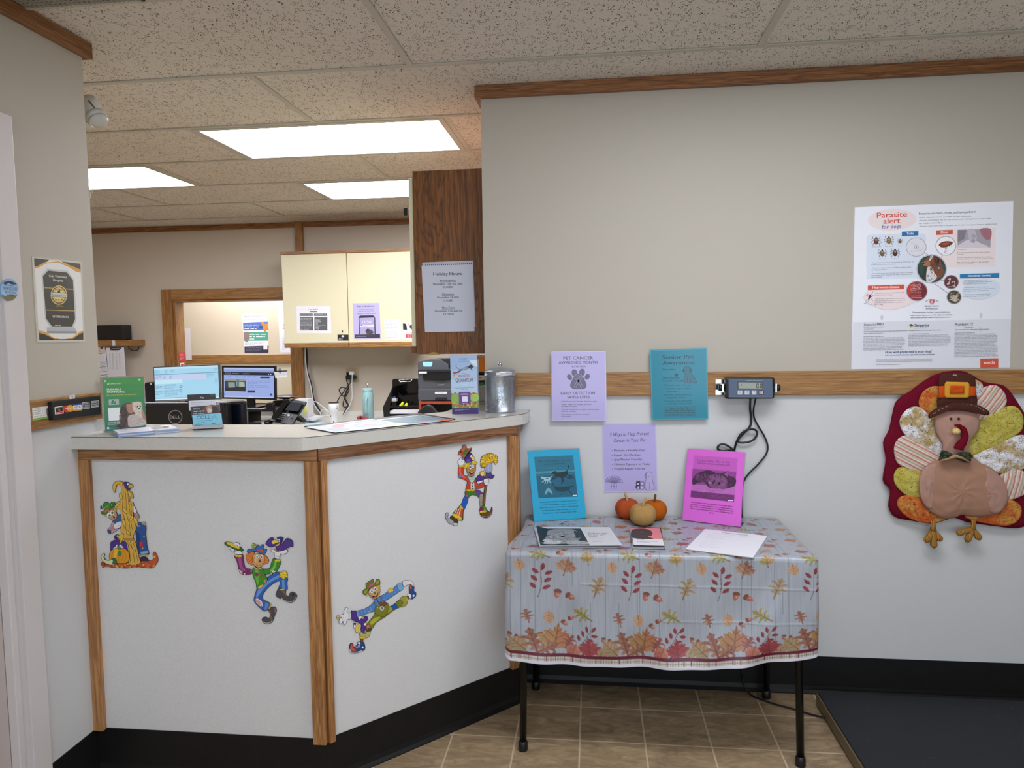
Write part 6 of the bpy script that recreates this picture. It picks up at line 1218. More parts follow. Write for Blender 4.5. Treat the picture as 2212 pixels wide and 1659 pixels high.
for i in range(8):
    f0_,f1_=i/8,(i+1)/8; k.poly([(174+28*f0_,584+491*f0_),(552+21*f0_,572+473*f0_),(552+21*f1_,572+473*f1_),(174+28*f1_,584+491*f1_)],GR[i]); k.lay-=k.step*.5
k.poly([(218,640),(228,626),(238,640)],'#eef4ee'); k.text('Care',240,639,286,638,'#eef4ee',True,12); k.text('Credit',286,638,344,637,'#dcebdc',False,12); k.fuzz(298,643,342,647,1,'#c8dcc8',0,.3,1)
k.text('FLEXIBLE',217,694,349,692,'#f2f6f2',True,17); k.text('FINANCING',218,719,382,716,'#f2f6f2',True,17); k.text('for every member of the family.',217,745,494,735,'#e6c84a',False,12)
k.poly([(232,778),(325,774),(328,826),(235,830)],'#a8b8b4'); k.poly([(255,820),(262,790),(285,782),(275,815)],'#3c8a5c',2); k.poly([(275,820),(290,795),(300,800),(298,818)],'#3c8a5c',2)
k.poly([(345,850),(390,810),(440,815),(470,850),(480,900),(530,930),(570,960),(572,1010),(480,1030),(370,1038),(300,1040),(330,960)],'#5c4640',3); k.poly([(395,825),(440,825),(462,850),(470,880),(450,905),(415,900)],'#b88a72',3); k.poly([(445,815),(500,798),(535,810),(540,850),(530,880),(560,930),(555,960),(500,950),(470,900),(455,860)],'#ddd2c0',4); k.poly([(490,850),(525,850),(520,880),(500,885)],'#f2ece0',3); k.ell(497,845,5,5,'#1c1614'); k.ell(524,843,5,5,'#1c1614'); k.ell(512,862,7,5,'#2a1c18'); k.poly([(450,805),(462,835),(450,850),(440,830)],'#b8a48c',2); k.poly([(535,805),(545,835),(538,845),(528,820)],'#b8a48c',2)
k.poly([(415,930),(480,915),(560,960),(572,1010),(430,1032),(410,990)],'#c8b8b0',3); k.poly([(530,870),(560,900),(572,960),(560,975),(535,920)],'#b88a72',2); k.poly([(340,870),(380,850),(400,930),(380,1030),(320,1038)],'#3c2c2a',3)
k.poly([(225,858),(335,850),(344,968),(234,975)],'#eef2f0'); 
k.text('SCAN OR VISIT',230,998,346,990,'#eef4ee',True,10); k.text('TO LEARN MORE',224,1014,354,1006,'#eef4ee',True,10); k.ell(228,1042,11,11,'#dfe8e4'); k.ell(228,1042,6,6,'#2a7861'); k.text('carecredit member support',248,1046,330,1040,'#cfe0d6')
k.hair(360,930,30,90,160,24,85,['#3c2c2a','#5c4640','#4a3632'],4,12,2); k.hair(430,860,30,30,60,12,60,['#b88a72','#a87860'],4,30,3); k.hair(505,870,38,60,200,14,80,['#ddd2c0','#c8bca8','#ece4d6','#b8ab96'],3.5,30,4); k.hair(490,975,70,40,120,20,10,['#c8b8b0','#b4a298','#d8ccc6'],4,20,5); k.ell(497,845,6,6,'#1c1614'); k.ell(524,843,6,6,'#1c1614'); k.ell(512,864,8,6,'#2a1c18')
for x,y in ((200,610),(516,597)): k.ell(x,y,10,9,'#b8d0b8'); k.ell(x-2,y-2,4,4,'#f2f6f2')
k.build('sign_sheet',CARD,gs)
# brochures
CT_=(180,680,520/2212); BL_=mat('brochure_edge_blue','#9db6dc',.4)
def stack(name,cor,z0,h,mt,label,cat,seed,jit=.0015,n=5):
    t=thing(name,tuple(atZ(CT_[0]+cor[0][0]*CT_[2],CT_[1]+cor[0][1]*CT_[2],z0)),label,cat,None); rd=random.Random(seed); P=[atZ(CT_[0]+x*CT_[2],CT_[1]+y*CT_[2],z0+h) for x,y in cor]; m=MB()
    for i in range(n):
        o_=V((rd.uniform(-jit,jit),rd.uniform(-jit,jit),0)); m.prism([(p.x+o_.x,p.y+o_.y,z0+i*h/n) for p in P],(0,0,h/n*.86),mt[i%len(mt)])
    m.build('booklets',mt[0],t); return t
t=stack('booklet_stack',[(275,1058),(603,1030),(652,1064),(322,1092)],CZ,.0125,[BL_,BL_,WP],'left stack of white and blue booklets in front of the green sign','booklet stack',1)
k=Ink((0,0,CZ+.013),(0,0,1),CT_); k.base([(275,1058),(603,1030),(652,1064),(322,1092)],'#dcdcea',.0005); k.text('Pet Health Guide',330,1062,470,1050,'#4a4c62',True,6); k.fuzz(340,1066,600,1078,3,'#a2a4b6',-.07,.35); k.poly([(400,1048),(560,1034),(590,1052),(430,1068)],'#e4e2ee'); k.fuzz(420,1050,560,1060,2,'#8c7a8c',-.08,.35); k.build('top_booklet',CARD,t)
t=stack('booklet_stack',[(603,1030),(800,1011),(882,1045),(652,1064)],CZ,.0125,[BL_,WP,BL_],'right stack of booklets with a grey cover photo beside the green sign','booklet stack',2)
k=Ink((0,0,CZ+.013),(0,0,1),CT_); k.base([(603,1030),(800,1011),(882,1045),(652,1064)],'#b9bcc4',.0005); k.poly([(620,1035),(700,1020),(760,1030),(700,1050),(650,1055)],'#8a8a90',3); k.poly([(700,1022),(800,1014),(850,1038),(770,1040)],'#dddfe6',3); k.poly([(720,1030),(770,1024),(790,1034),(740,1040)],'#5a5050',3); k.build('top_booklet',CARD,t)
# business card holder
hA=atZ(CT_[0]+1003*CT_[2],CT_[1]+1062*CT_[2],CZ); hB=atZ(CT_[0]+1288*CT_[2],CT_[1]+1046*CT_[2],CZ); he=(hB-hA).normalized(); hn=V((he.y,-he.x,0)); hw=(hB-hA).length
ch=thing('business_card_holder',tuple(hA),'black tiered business card holder standing on the counter','card holder')
FM=place((he,-hn,V((0,0,1))),hA); m=MB(); m.T=FM
m.prism([(0,0,0),(hw,0,0),(hw,.075,0),(0,.075,0)],(0,0,.004),BLACKG); m.prism([(0,0,.004),(hw,0,.004),(hw,.003,.014),(0,.003,.014)],(0,.003,0),BLACKG)
m.prism([(-.002,.062,.004),(hw-.006,.062,.004),(hw-.012,.082,.085),(-.008,.082,.085)],(0,.003,0),BLACKG); m.prism([(-.001,.030,.004),(hw-.001,.030,.004),(hw-.005,.045,.040),(-.004,.045,.040)],(0,.002,0),BLACKG); m.build('stand',BLACKG,ch)
def cardat(y0_,z0_,lean,name,label,base,fn):
    p=FM@V((0,y0_,z0_)); n__=(hn+V((0,0,lean))).normalized(); k=Ink(p,n__,C_D); k.base(base,fn[0],.0008); fn[1](k); tag(k.build(name,CARD),label,'card')
def top_(k): k.poly([(955,737),(1213,725),(1216,775),(960,790)],'#1c1c20'); k.ell(1088,762,22,13,'#3c3840'); k.ell(1080,760,6,6,'#c8a0a0'); k.ell(1100,764,6,6,'#d0d4dc'); k.text('the pet place',972,748,1010,746,'#9a9aa2'); k.text('appointments',1165,740,1207,738,'#9a9aa2')
cardat(.058,.03,.25,'leaflet_card','tallest dark leaflet at the back of the card holder',[(955,735),(1213,725),(1225,860),(965,870)],('#1c1c20',top_))
def mid_(k): k.text('Questions about pet insurance?',988,812,1178,803,'#555a66',True,8); k.fuzz(990,822,1190,832,1,'#a0a4ae',-.05,.3)
cardat(.048,.03,.25,'leaflet_card','white leaflet behind the photo card in the card holder',[(968,792),(1218,778),(1226,870),(975,880)],('#dfe0e6',mid_))
def ph_(k):
    k.poly([(1110,842),(1240,832),(1250,905),(1115,912)],'#6a4038',2); k.poly([(1130,850),(1180,838),(1200,880),(1150,905)],'#b88a78',3); k.poly([(1180,845),(1230,850),(1240,900),(1190,905)],'#2c2224',3); k.poly([(1150,860),(1185,870),(1170,900),(1140,895)],'#d8c0b4',3)
    for i,t_ in enumerate(('We\'ve','upgraded','our online')): k.text(t_,1012,872+i*20,1012+(58,92,96)[i],869+i*20,'#f2f2f4',True,12)
cardat(.026,.02,.25,'leaflet_card','dark photo card reading We\'ve upgraded our online in the card holder',[(985,846),(1248,828),(1262,930),(990,945)],('#2c2a34',ph_))
def co_(k):
    k.text('COLE',1041,962,1166,953,'#1c3c50',False,34); k.text('Veterinary Hospital',1048,980,1180,971,'#1c3c50',False,9); k.fuzz(1048,990,1205,1000,1,'#2c5468',-.07,.5,1); k.fuzz(1022,1010,1100,1024,2,'#2c5468',-.06,.5,1); k.fuzz(1182,996,1262,1006,1,'#2c5468',-.06,.6,1)
    k.stroke([(1172,945),(1205,925),(1235,950)],2.5,'#2c5468'); k.stroke([(1180,965),(1195,940),(1215,945),(1225,965)],2,'#2c5468')
cardat(.006,.006,.25,'business_card','light blue business card at the front of the card holder',[(1000,920),(1268,904),(1281,1018),(1011,1040)],('#7cc4dc',co_))
# desk pad calendar
mp=[atZ(*q,CZ) for q in ((657,922),(724,935.7),(983.5,906.6),(905,894.5))]
t=thing('desk_pad',tuple(mp[1]),'large printed desk pad with black edges lying across the counter','desk pad')
MB().prism([(p.x,p.y,CZ) for p in mp],(0,0,.0035),mat('black_pad_edge','#121216',.5)).build('pad',None,t)
C_M=(600,680,560/2212)
k=Ink((0,0,CZ+.0037),(0,0,1),C_M); k.base([(240,959),(488,1005),(1500,897),(1215,855)],'#cfd4da',.0003)
k.poly([(470,930),(800,890),(980,920),(900,945),(560,990)],'#d9dce2'); k.poly([(455,955),(500,938),(560,938),(570,955),(510,965)],'#d8a0a4',3); k.poly([(640,945),(760,915),(900,910),(950,925),(850,948),(700,962)],'#b0c4cc',3); k.poly([(680,945),(770,925),(880,920),(900,930),(820,943),(720,952)],'#e4e2e4',3); k.poly([(700,948),(790,930),(860,932),(800,945)],'#dcb4b4',3); k.poly([(430,975),(520,960),(620,975),(500,998)],'#b8c2ca',3); k.poly([(900,945),(1000,925),(1100,935),(980,950)],'#e4d8a8',3)
k.poly([(880,900),(1215,858),(1490,896),(1150,928),(1000,920)],'#5f8798'); k.poly([(1020,900),(1215,862),(1400,888),(1150,912)],'#4f7686')
for i in range(7): k.stroke([(960+i*40,905+i*2),(1220+i*34,868+i*4)],1.5,'#a8bec8')
k.poly([(1380,898),(1480,892),(1497,898),(1400,910)],'#d8603c',2); k.poly([(1100,930),(1380,900),(1390,905),(1120,936)],'#d89ab0')
k.text('Your cat\'s annual wellness exam schedule',510,940,860,898,'#5a6068',False,7)
k.build('pad_print',CARD,t)
# product display box
bA=atZ(978.5,894.5,CZ); bB=atZ(1033,894,CZ); be=(bB-bA); be.z=0; bw_=be.length; be.normalize(); bn=V((be.y,-be.x,0)); H_=.207
bxt=thing('display_box',tuple(bA),'tall printed product display box with a leaping dog and flowers on the counter','box')
m=MB(); m.T=place((be,-bn,V((0,0,1))),bA); m.box((0,0,0),(bw_,.062,H_),mat('box_grey_side','#a4aab4',.5)); m.build('carton',None,bxt)
C_R=(870,680,300/2074)
k=Ink(bA+bn*.0006,bn,C_R); k.base([(707,600),(1105,592),(1132,1486),(740,1490)],'#a9c3e0',.0003)
k.poly([(707,600),(1105,592),(1112,800),(712,830)],'#9db8dc'); k.poly([(1000,690),(1060,680),(1106,690),(1110,780),(1040,730)],'#d8e2ee',3); k.poly([(718,960),(900,1000),(1116,980),(1122,1170),(726,1170)],'#b4cce6')
k.text('MERCK',840,666,895,664,'#a04050',True,16); k.text('ONE STEP',902,664,964,662,'#2f3c70',True,16); k.text('TO BETTER',868,680,940,678,'#2f3c70',True,10); k.fuzz(820,688,998,712,3,'#5a6a96',0,.3)
k.poly([(855,825),(890,800),(950,775),(990,765),(1010,745),(1035,752),(1055,775),(1050,790),(1030,790),(1035,810),(1045,832),(1030,830),(1010,805),(985,800),(930,825),(870,835),(840,865),(800,870),(790,860),(830,840)],'#4c525e',2); k.poly([(990,765),(1010,745),(1035,752),(1055,775),(1045,788),(1015,785),(1000,800),(985,795)],'#1c1e26',2); k.poly([(890,805),(950,780),(970,800),(900,822)],'#9aa2ae',2); k.stroke([(865,820),(820,800),(795,765),(803,742)],6,'#2c3038',4)
k.poly([(755,850),(790,850),(798,885),(780,890),(756,888)],'#cc3038'); k.ell(765,908,16,8,'#b86a50'); k.ell(810,915,18,12,'#e6c84a')
k.text('TAKE A',893,884,947,882,'#3a3c60',True,12); k.text('BRAVECTO',836,928,1003,924,'#a02c44',True,32); k.text('QUANTUM',790,1006,1048,1001,'#6a2a4c',True,56); k.text('leap',888,1056,962,1052,'#d8dfe8',False,32,.2)
k.text('12 months of flea & tick protection.*',776,1100,1070,1090,'#27305c',True,12); k.text('1 easy dose.',872,1122,975,1119,'#27305c',True,11)
k.poly([(730,1175),(1124,1168),(1129,1390),(738,1394)],'#6c9440'); k.poly([(735,1200),(830,1180),(840,1300),(738,1320)],'#8ab04c',3); k.poly([(1010,1200),(1124,1190),(1126,1280),(1030,1290)],'#9cc05c',3)
rr=random.Random(8)
for i in range(90):
    x=rr.uniform(742,1122); y=rr.choice([rr.uniform(1165,1205),rr.uniform(1320,1385),rr.uniform(1300,1385)]); z=rr.uniform(8,20)
    if 845<x<1005 and y<1335: continue
    c=rr.choice(['#e8c02c','#e89a2c','#c8402c','#f0d860','#d8742c','#8a2c2c']); k.poly([(x+z*(1 if j%2 else .6)*math.cos(j*PI/6),y+z*.8*(1 if j%2 else .6)*math.sin(j*PI/6)) for j in range(12)],c); k.ell(x,y,z*.3,z*.28,'#5a3a18')
k.poly([(838,1160),(850,1152),(1000,1150),(1010,1160),(1016,1330),(1005,1338),(850,1340),(842,1330)],'#6a3c8c'); k.text('GET THE POWER OF',872,1182,975,1180,'#e8e0f0',True,9); k.text('PROTECTION TODAY',866,1198,982,1196,'#e8e0f0',True,9); k.poly([(884,1220),(966,1217),(970,1296),(888,1298)],'#e6e2ee'); k.text('Learn more',892,1324,965,1322,'#e8e0f0',True,10)
k.poly([(738,1394),(1129,1388),(1132,1486),(741,1490)],'#3a2768'); k.text('SCAN TO SPEAK WITH',783,1430,900,1426,'#e0dcec',True,10); k.fuzz(900,1415,1085,1425,1,'#a89cc8',-.02,.3,1); k.fuzz(785,1460,1095,1470,1,'#a89cc8',-.015,.3,1)
k.build('front_print',CARD,bxt)
# galvanised treat jar
jr=thing('treat_jar',(-.362,2.785,CZ),'galvanised metal dog treats canister with lid at the right end of the counter','canister')
def galv():
    q=NT('galvanised_metal'); o=q.tc.outputs['Object']; n=q.noise(q.mapping(scale=(1,1,.5)),26.,4,.6); v=q.n('ShaderNodeTexVoronoi',Scale=60.); q.l(o,v.inputs['Vector'])
    q.color(q.ramp(n,[(.3,lin('#8f979e')),(.7,lin('#c3cad0'))])); q.b.inputs['Metallic'].default_value=.85; q.b.inputs['Roughness'].default_value=.33; q.bump(q.math('ADD',v.outputs['Distance'],n),.25,.002); return q.m
GAL=galv(); jc=V((-.362,2.785,CZ)); JR=.0610
MB().lathe(jc,[(JR-.002,0),(JR,.002),(JR,.006),(JR-.002,.008),(JR-.002,.140),(JR-.001,.142)],GAL,48).build('body',GAL,jr)
lid=MB().lathe(jc,[(JR-.001,.1405),(JR+.002,.1405),(JR+.002,.146),(JR,.147),(JR,.158),(JR-.003,.163),(JR*.55,.172),(.006,.175)],GAL,48).build('lid',GAL,jr)
MB().lathe(jc,[(.004,.174),(.004,.178),(.003,.180)],CHROME,12).ball(jc+V((0,0,.187)),.0088,CHROME,20).build('knob',CHROME,lid)
m=MB(); rr=random.Random(2)   # raised pawprint scrolls
for i in range(16):
    a0=R(-150+rr.uniform(0,125)); z0=.015+rr.uniform(0,.112)
    for j in range(3):
        pts=[]; 
        for q in range(7): t_=q/6*4.2; rad=.006*(1-.5*q/6); pts.append((a0+(rad*math.cos(t_+j*2.1)+j*.008)/JR,z0+rad*math.sin(t_+j*2.1)+.006*j))
        m.tube([jc+V(((JR-.0014)*math.cos(a),(JR-.0014)*math.sin(a),z)) for a,z in pts],.0008,GAL,5)
m.build('embossed_scrolls',GAL,jr)['kind']='stuff'
def curved(k_pts,c,name,par): pass
m=MB(); vs=[];n_s=10
for i in range(n_s+1):
    a=R(-97+i*6.2)
    for z in (.1475,.1570): vs.append(jc+V(((JR+.0007)*math.cos(a),(JR+.0007)*math.sin(a),z)))
m.add(vs,[(2*i,2*i+2,2*i+3,2*i+1) for i in range(n_s)],WP).build('label_strip',WP,lid)
vs_,fs_=textmesh('DOG TREATS',True); mn=min(v[0] for v in vs_); mxx=max(v[0] for v in vs_); m=MB(); a0,a1=R(-82),R(-42); m.add([jc+V(((JR+.0010)*math.cos(a0+(x-mn)/(mxx-mn)*(a1-a0)),(JR+.0010)*math.sin(a0+(x-mn)/(mxx-mn)*(a1-a0)),.1498+y*.0072)) for x,y in vs_],fs_,BLACKM).build('label_text',BLACKM,lid,fix=False)['kind']='stuff'
# ============================================================ OFFICE BEHIND THE COUNTER
C_C=(580,440,480/2212); C_S=(200,680,220/2028); C_B1=(560,740,240/1991); C_B2=(700,740,280/2212)
DZ=.75
def W(x,y,Yp,c=None):
    if c: x,y=c[0]+x*c[2],c[1]+y*c[2]
    return atY(x,y,Yp)
# dark oak end panel cabinet on the partition
bc=thing('upper_cabinet',(-.6,3.0,1.358),'dark brown wood-grain cabinet end with a Holiday Hours notice, beside the right wall','cabinet')
MB().box((-.745,2.987,1.358),(-.4345,5.58,2.124),BROWN).build('carcass',BROWN,bc)
dr=MB().box((-.766,2.995,1.392),(-.748,3.48,2.098),CREAM,.002).build('door',CREAM,bc); MB().box((-.769,2.995,1.362),(-.748,3.48,1.3915),mat('pull_brown','#6e3c1c',.5)).build('door_pull',None,dr)
dr=MB().box((-.766,3.49,1.392),(-.748,3.98,2.098),CREAM,.002).build('door',CREAM,bc); MB().box((-.769,3.49,1.362),(-.748,3.98,1.3915),mat('pull_brown')).build('door_pull',None,dr)
k=Ink((0,2.9868,0),NY,C_C); k.lay=2e-4; k.poly([(1590,1505),(1600,1490),(1615,1485),(1640,1476),(1665,1480),(1690,1490),(1708,1505)],'#a88a50'); k.build('worn_chip',PAPER,bc)
k=Ink((0,2.984,0),NY,C_C); k.base([(1530,585),(2035,565),(2062,1228),(1560,1250)],'#b9bdca',.0006); k.poly([(1523,618),(2035,592),(2052,1270),(1558,1280)],'#c9cddb')
for i in range(24): k.ell(1567+i*19.6,611-i*.55,6,6,'#14151c',n=10)
TX='#22242c'
for t_,x0_,x1_,y_,b_,h_ in (('Holiday Hours',1641,1922,714,1,32),('Thanksgiving',1703,1863,776,1,19),('November 27th and 28th',1639,1930,809,1,18),('CLOSED',1733,1836,840,1,19),('Christmas',1727,1847,911,1,19),('December 24-26th',1680,1894,942,1,18),('CLOSED',1736,1840,974,1,19),('New Years',1729,1853,1044,1,19),('December 31st and 1st',1658,1927,1077,1,18),('CLOSED',1742,1844,1110,1,19)):
    k.text(t_,x0_,y_,x1_,y_-.02*(x1_-x0_)*.6,TX,bool(b_),h_)
for x0_,x1_,y_ in ((1703,1863,781),(1727,1847,915),(1729,1853,1049)): k.stroke([(x0_,y_),(x1_,y_-2)],2.5,TX)
tag(k.build('paper_notice',PAPER),'white Holiday Hours notice taped on the dark brown cabinet end','notice')
# binder clip with yellow tag
bcp=thing('binder_clip',(-.785,3.06,1.95),'black binder clip with yellow paper hanging at the cabinet door edge','clip')
def bxq(a,b_,Yp,d,mt,name,par,bev=0.):
    p=W(*a,Yp); q=W(*b_,Yp); return MB().box((p.x,Yp,p.z),(q.x,Yp+d,q.z),mt,bev).build(name,mt,par)
bxq((871.5,449),(880.5,465),3.04,.012,BLACKM,'clip_body',bcp,.002); MB().box((-.772,3.042,1.90),(-.7665,3.10,2.02),mat('yellow_paper','#d8cc4a')).build('paper_tag',None,bcp)
# pale cabinet over the desk
wc=thing('wall_cabinet',(-1.97,5.8,1.338),'cream two-door wall cabinet with oak edges covered in taped papers','cabinet')
YC=5.64; MB().box((-2.505,YC+.001,1.345),(-1.425,YB-.001,2.098),CREAM).build('carcass',CREAM,wc)
MB().box((-2.512,YC-.022,2.098),(-1.42,YB-.001,2.118),OAKX).build('top_trim',OAKX,wc)
for x0_,x1_ in ((-2.505,-1.963),(-1.957,-1.425)):
    q=MB().box((x0_,YC-.02,1.378),(x1_,YC,2.094),CREAM,.002).build('door',CREAM,wc); MB().box((x0_,YC-.024,1.340),(x1_,YC,1.3775),OAKX,.003).build('door_pull',OAKX,q)
YP=YC-.0205
k=Ink((0,YP,0),NY,C_C); k.base([(275,1017),(615,1020),(626,1290),(285,1288)],'#e6e7ea',.0005)
k.text('LOW TREATS'[:3]+' TRIAGE',397,1060,492,1058,'#4a4c52',True,12); k.rect(410,1068,484,1081,'#4a4b50'); k.stroke([(290,1056),(385,1056)],2,'#b8bac0'); k.stroke([(500,1056),(590,1057)],2,'#b8bac0')
for a_ in ((311,1094,441,1118),(453,1094,583,1118),(313,1130,445,1262),(457,1130,586,1262)): k.rect(*a_,'#5b5c60')
k.text('WHAT TO DO IN AN EMERGENCY',318,1109,436,1109,'#d8d8dc'); k.text('WHAT TO TELL US',462,1109,570,1109,'#d8d8dc'); k.fuzz(318,1136,436,1256,10,'#b8babf',0,.3)
for i in range(9): k.text(('Symptoms','Bleeding','Breathing','Eating','Age','When it started last','Vaccines','Meds','Weight')[i],470,1153+i*12,470+(50,44,50,34,22,98,44,30,36)[i],1153+i*12,'#dcdce0')
tag(k.build('taped_paper',PAPER),'white and grey chart taped to the left door of the cream cabinet','paper')
k=Ink((0,YP,0),NY,C_C); k.base([(687,1303),(795,1303),(796,1363),(688,1363)],'#1c1c1e',.0005); k.ell(740,1320,12,8,'#c8c8cc',0,3,'#eee'); k.fuzz(700,1335,785,1345,1,'#d8d8dc',0,.5); k.fuzz(695,1350,790,1360,1,'#e8e8ec',0,.8,1)
tag(k.build('taped_paper',PAPER),'small black card at the bottom corner of the left cabinet door','paper')
o=bx('door_hook',(W(733,1262,YP,C_C).x,YP-.008,W(733,1280,YP,C_C).z),(W(740,1262,YP,C_C).x,YP,W(733,1262,YP,C_C).z),BLACKM); tag(o,'tiny dark hook above the small black card on the cabinet door','hook')
k=Ink((0,YP,0),NY,C_C); k.base([(838,993),(1105,988),(1118,1346),(850,1348)],'#b9b2dd',.0005)
k.text('Stay in the know.',881,1030,1056,1026,'#2c2c40',True,18); k.text('Receive alerts about your pet\'s',898,1056,1048,1053,'#4a4862',True); k.text('prescriptions right to your phone.',893,1073,1052,1070,'#4a4862',True); k.text('Text RX to 97384 to opt in.',876,1102,1074,1097,'#2c2c40',True,12)
k.poly([(898,1130),(908,1116),(925,1113),(1040,1112),(1055,1122),(1062,1140),(1066,1298),(902,1300)],'#2c2c3c'); k.poly([(905,1138),(1052,1132),(1056,1298),(910,1299)],'#a9a2cc'); k.text('11:56',935,1190,1022,1186,'#ece8f6',False,26); k.poly([(912,1205),(1046,1202),(1047,1226),(914,1228)],'#dcd8ee'); k.ell(924,1212,5,5,'#2c2c3c'); k.fuzz(932,1208,1040,1222,2,'#8a84a8',0,.3)
k.poly([(965,1270),(985,1245),(1005,1250),(1030,1262),(1045,1280),(1030,1296),(985,1298)],'#4a4a58',3); k.ell(985,1262,14,12,'#35353f'); k.poly([(858,1303),(1110,1298),(1111,1336),(859,1340)],'#35353f'); k.fuzz(870,1312,1100,1330,2,'#a8a4bc',0,.3)
tag(k.build('taped_paper',LAMI),'lavender Stay in the know flyer with a phone on the right cabinet door','paper')
k=Ink((0,YP,0),NY,C_C); k.base([(1152,1148),(1312,1150),(1320,1355),(1158,1356)],'#e4e9ea',.0005); k.fuzz(1160,1152,1300,1250,9,'#a4a9ac',0,.3,.7,3); k.fuzz(1162,1270,1290,1345,7,'#a4a9ac',0,.3,.6,5)
tag(k.build('taped_paper',PAPER),'white typed sheet taped on the right cabinet door','paper')
k=Ink((0,YP,0),NY,C_C); k.base([(1330,1180),(1450,1180),(1455,1354),(1334,1355)],'#ebeaea',.0005); k.poly([(1337,1190),(1365,1195),(1385,1240),(1400,1255),(1340,1256)],'#1c1c1e'); k.poly([(1380,1200),(1400,1185),(1425,1195),(1430,1255),(1380,1256)],'#d8d4d0',2); k.poly([(1405,1215),(1440,1205),(1440,1250),(1415,1245)],'#2c2c30',2); k.stroke([(1390,1190),(1400,1220),(1415,1230)],3,'#b83c3c'); k.text('Sponsorship',1365,1290,1445,1289,'#2c2c30',True,8)
for x in (1368,1392,1412): k.rect(x,1300,x+18,1335,'#cf4a4a')
tag(k.build('taped_paper',PAPER),'white card with a dog picture and red shapes beside the cabinet edge','paper')
# back desk
dk=thing('office_desk',(-2.4,5.6,0),'long pale office worktop along the back wall','desk')
MB().box((-4.2,5.22,DZ-.035),(-.95,YB-.022,DZ),CTOP,.002).build('worktop',CTOP,dk); struct(bx('trim_12',(-4.2,YB-.021,DZ-.035),(-.95,YB-.001,DZ+.035),CTOP,None,.002),'pale laminate backsplash behind the office worktop')
for x in (-4.15,-2.7,-1.0): MB().box((x-.02,5.25,0),(x+.02,YB-.03,DZ-.036),CREAM).build('side_panel',CREAM,dk)
SD=thing('reception_desk',(-1.5,2.75,0),'lower working desk hidden behind the counter','desk')
MB().box((-2.05,2.42,.715),(-1.0,3.12,.75),CTOP,.002).build('worktop',CTOP,SD)
for x in (-2.0,-1.05): MB().box((x-.015,2.46,0),(x+.015,3.08,.714),CREAM).build('side_panel',CREAM,SD)
# monitors seen from behind the counter
GB=mat('black_monitor_shell','#0c0c0f',.35); NB=mat('navy_black_shell','#0d1220',.22)
mo=thing('computer_monitor',(-1.72,2.82,.75),'black monitor seen from the back with a round maker logo, behind the counter','monitor')
MB().box((-1.905,2.80,.93),(-1.505,2.835,1.172),GB,.006).box((-1.895,2.795,1.155),(-1.515,2.80,1.169),NB).build('shell',GB,mo)
MB().box((-1.74,2.815,.755),(-1.68,2.835,.95),GB).box((-1.82,2.74,.7505),(-1.60,2.92,.762),GB,.003).build('stand',GB,mo)
k=Ink((0,2.7995,0),NY,C_D); LG='#9a9ca0'
k.ell(846,939,64,64,LG,n=36); k.ell(846,939,57,57,'#0c0c0f',n=36); k.text('D',798,952,823,952,'#b4b6ba',True,26); k.poly([(826,952),(836,946),(848,953),(838,960)],'#b4b6ba') if 0 else None; k.text('E',826,956,846,950,'#b4b6ba',True,24); k.text('LL',849,952,893,952,'#b4b6ba',True,26); k.build('maker_logo',CARD,mo)
mo=thing('computer_monitor',(-1.45,2.86,.75),'smaller navy black monitor back with rounded corners behind the card holder','monitor')
pq=W(1238,792,2.86,C_D); pr_=W(1484,1012,2.86,C_D); MB().box((pq.x-.05,2.86,.93),(pr_.x,2.895,pq.z),NB,.014).build('shell',NB,mo); MB().box((-1.50,2.875,.755),(-1.45,2.893,.95),GB).box((-1.555,2.80,.7505),(-1.39,2.96,.762),GB,.003).build('stand',GB,mo)
# lit screens on the back desk
YM=5.50
def monitor(cor,scr,label,mt,mtb,bevel):
    zb_=W(530,884,5.40).z if bevel else DZ
    c=W(*((cor[0][0]+cor[2][0])/2,(cor[0][1]+cor[2][1])/2),YM,C_D); t=thing('computer_monitor',(c.x,YM,DZ),label,'monitor'); P=[W(*q,YM,C_D) for q in cor]
    MB().prism(P,(0,.03,0),mt).build('shell',mt,t); MB().box((c.x-.03,YM+.012,zb_+.012),(c.x+.03,YM+.045,c.z),mtb).box((c.x-.09,YM-.06,zb_+.0005),(c.x+.09,YM+.13,zb_+.012),mtb,.003).build('stand',mtb,t); return t
t=monitor([(643,480),(1243,457),(1257,778),(660,800)],None,'wide lit monitor showing a pale blue records screen on the back desk',mat('silver_bezel','#8a8e96',.4,.5),GB,0)
k=Ink((0,YM-.0008,0),NY,C_D); k.base([(643,480),(1243,457),(1256,768),(659,792)],'#14161c',.0004); k.poly([(650,487),(1238,463),(1250,763),(664,788)],'#a9dcf6')
k.poly([(650,487),(1238,463),(1239,480),(651,505)],'#c6e6f8'); k.poly([(652,550),(1240,524),(1241,530),(652,556)],'#6a9cc0'); k.poly([(653,560),(1130,540),(1132,590),(655,610)],'#c9d4f4'); k.poly([(655,602),(910,592),(911,628),(657,640)],'#c6eefa')
for x0_,y0_,x1_,y1_,n_ in ((655,512,705,545,4),(750,508,775,540,4),(800,506,840,530,4),(1195,488,1232,515,4),(655,566,720,595,3),(730,566,760,595,3),(790,564,820,590,3),(1135,545,1205,580,3),(1210,580,1232,632,6),(742,640,860,680,4),(742,690,910,730,4),(665,640,730,680,3),(665,700,735,740,4),(745,735,870,755,2),(885,640,910,740,5)): k.fuzz(x0_,y0_,x1_,y1_,n_,'#5a86a8',-.04,.28,.85,int(x0_))
k.stroke([(660,668),(915,658)],2,'#7aa8c4'); k.stroke([(662,768),(1248,745)],3,'#5aa0c4'); k.poly([(663,775),(1249,752),(1250,763),(664,788)],'#dcecf4'); k.build('screen',SCREEN,t)
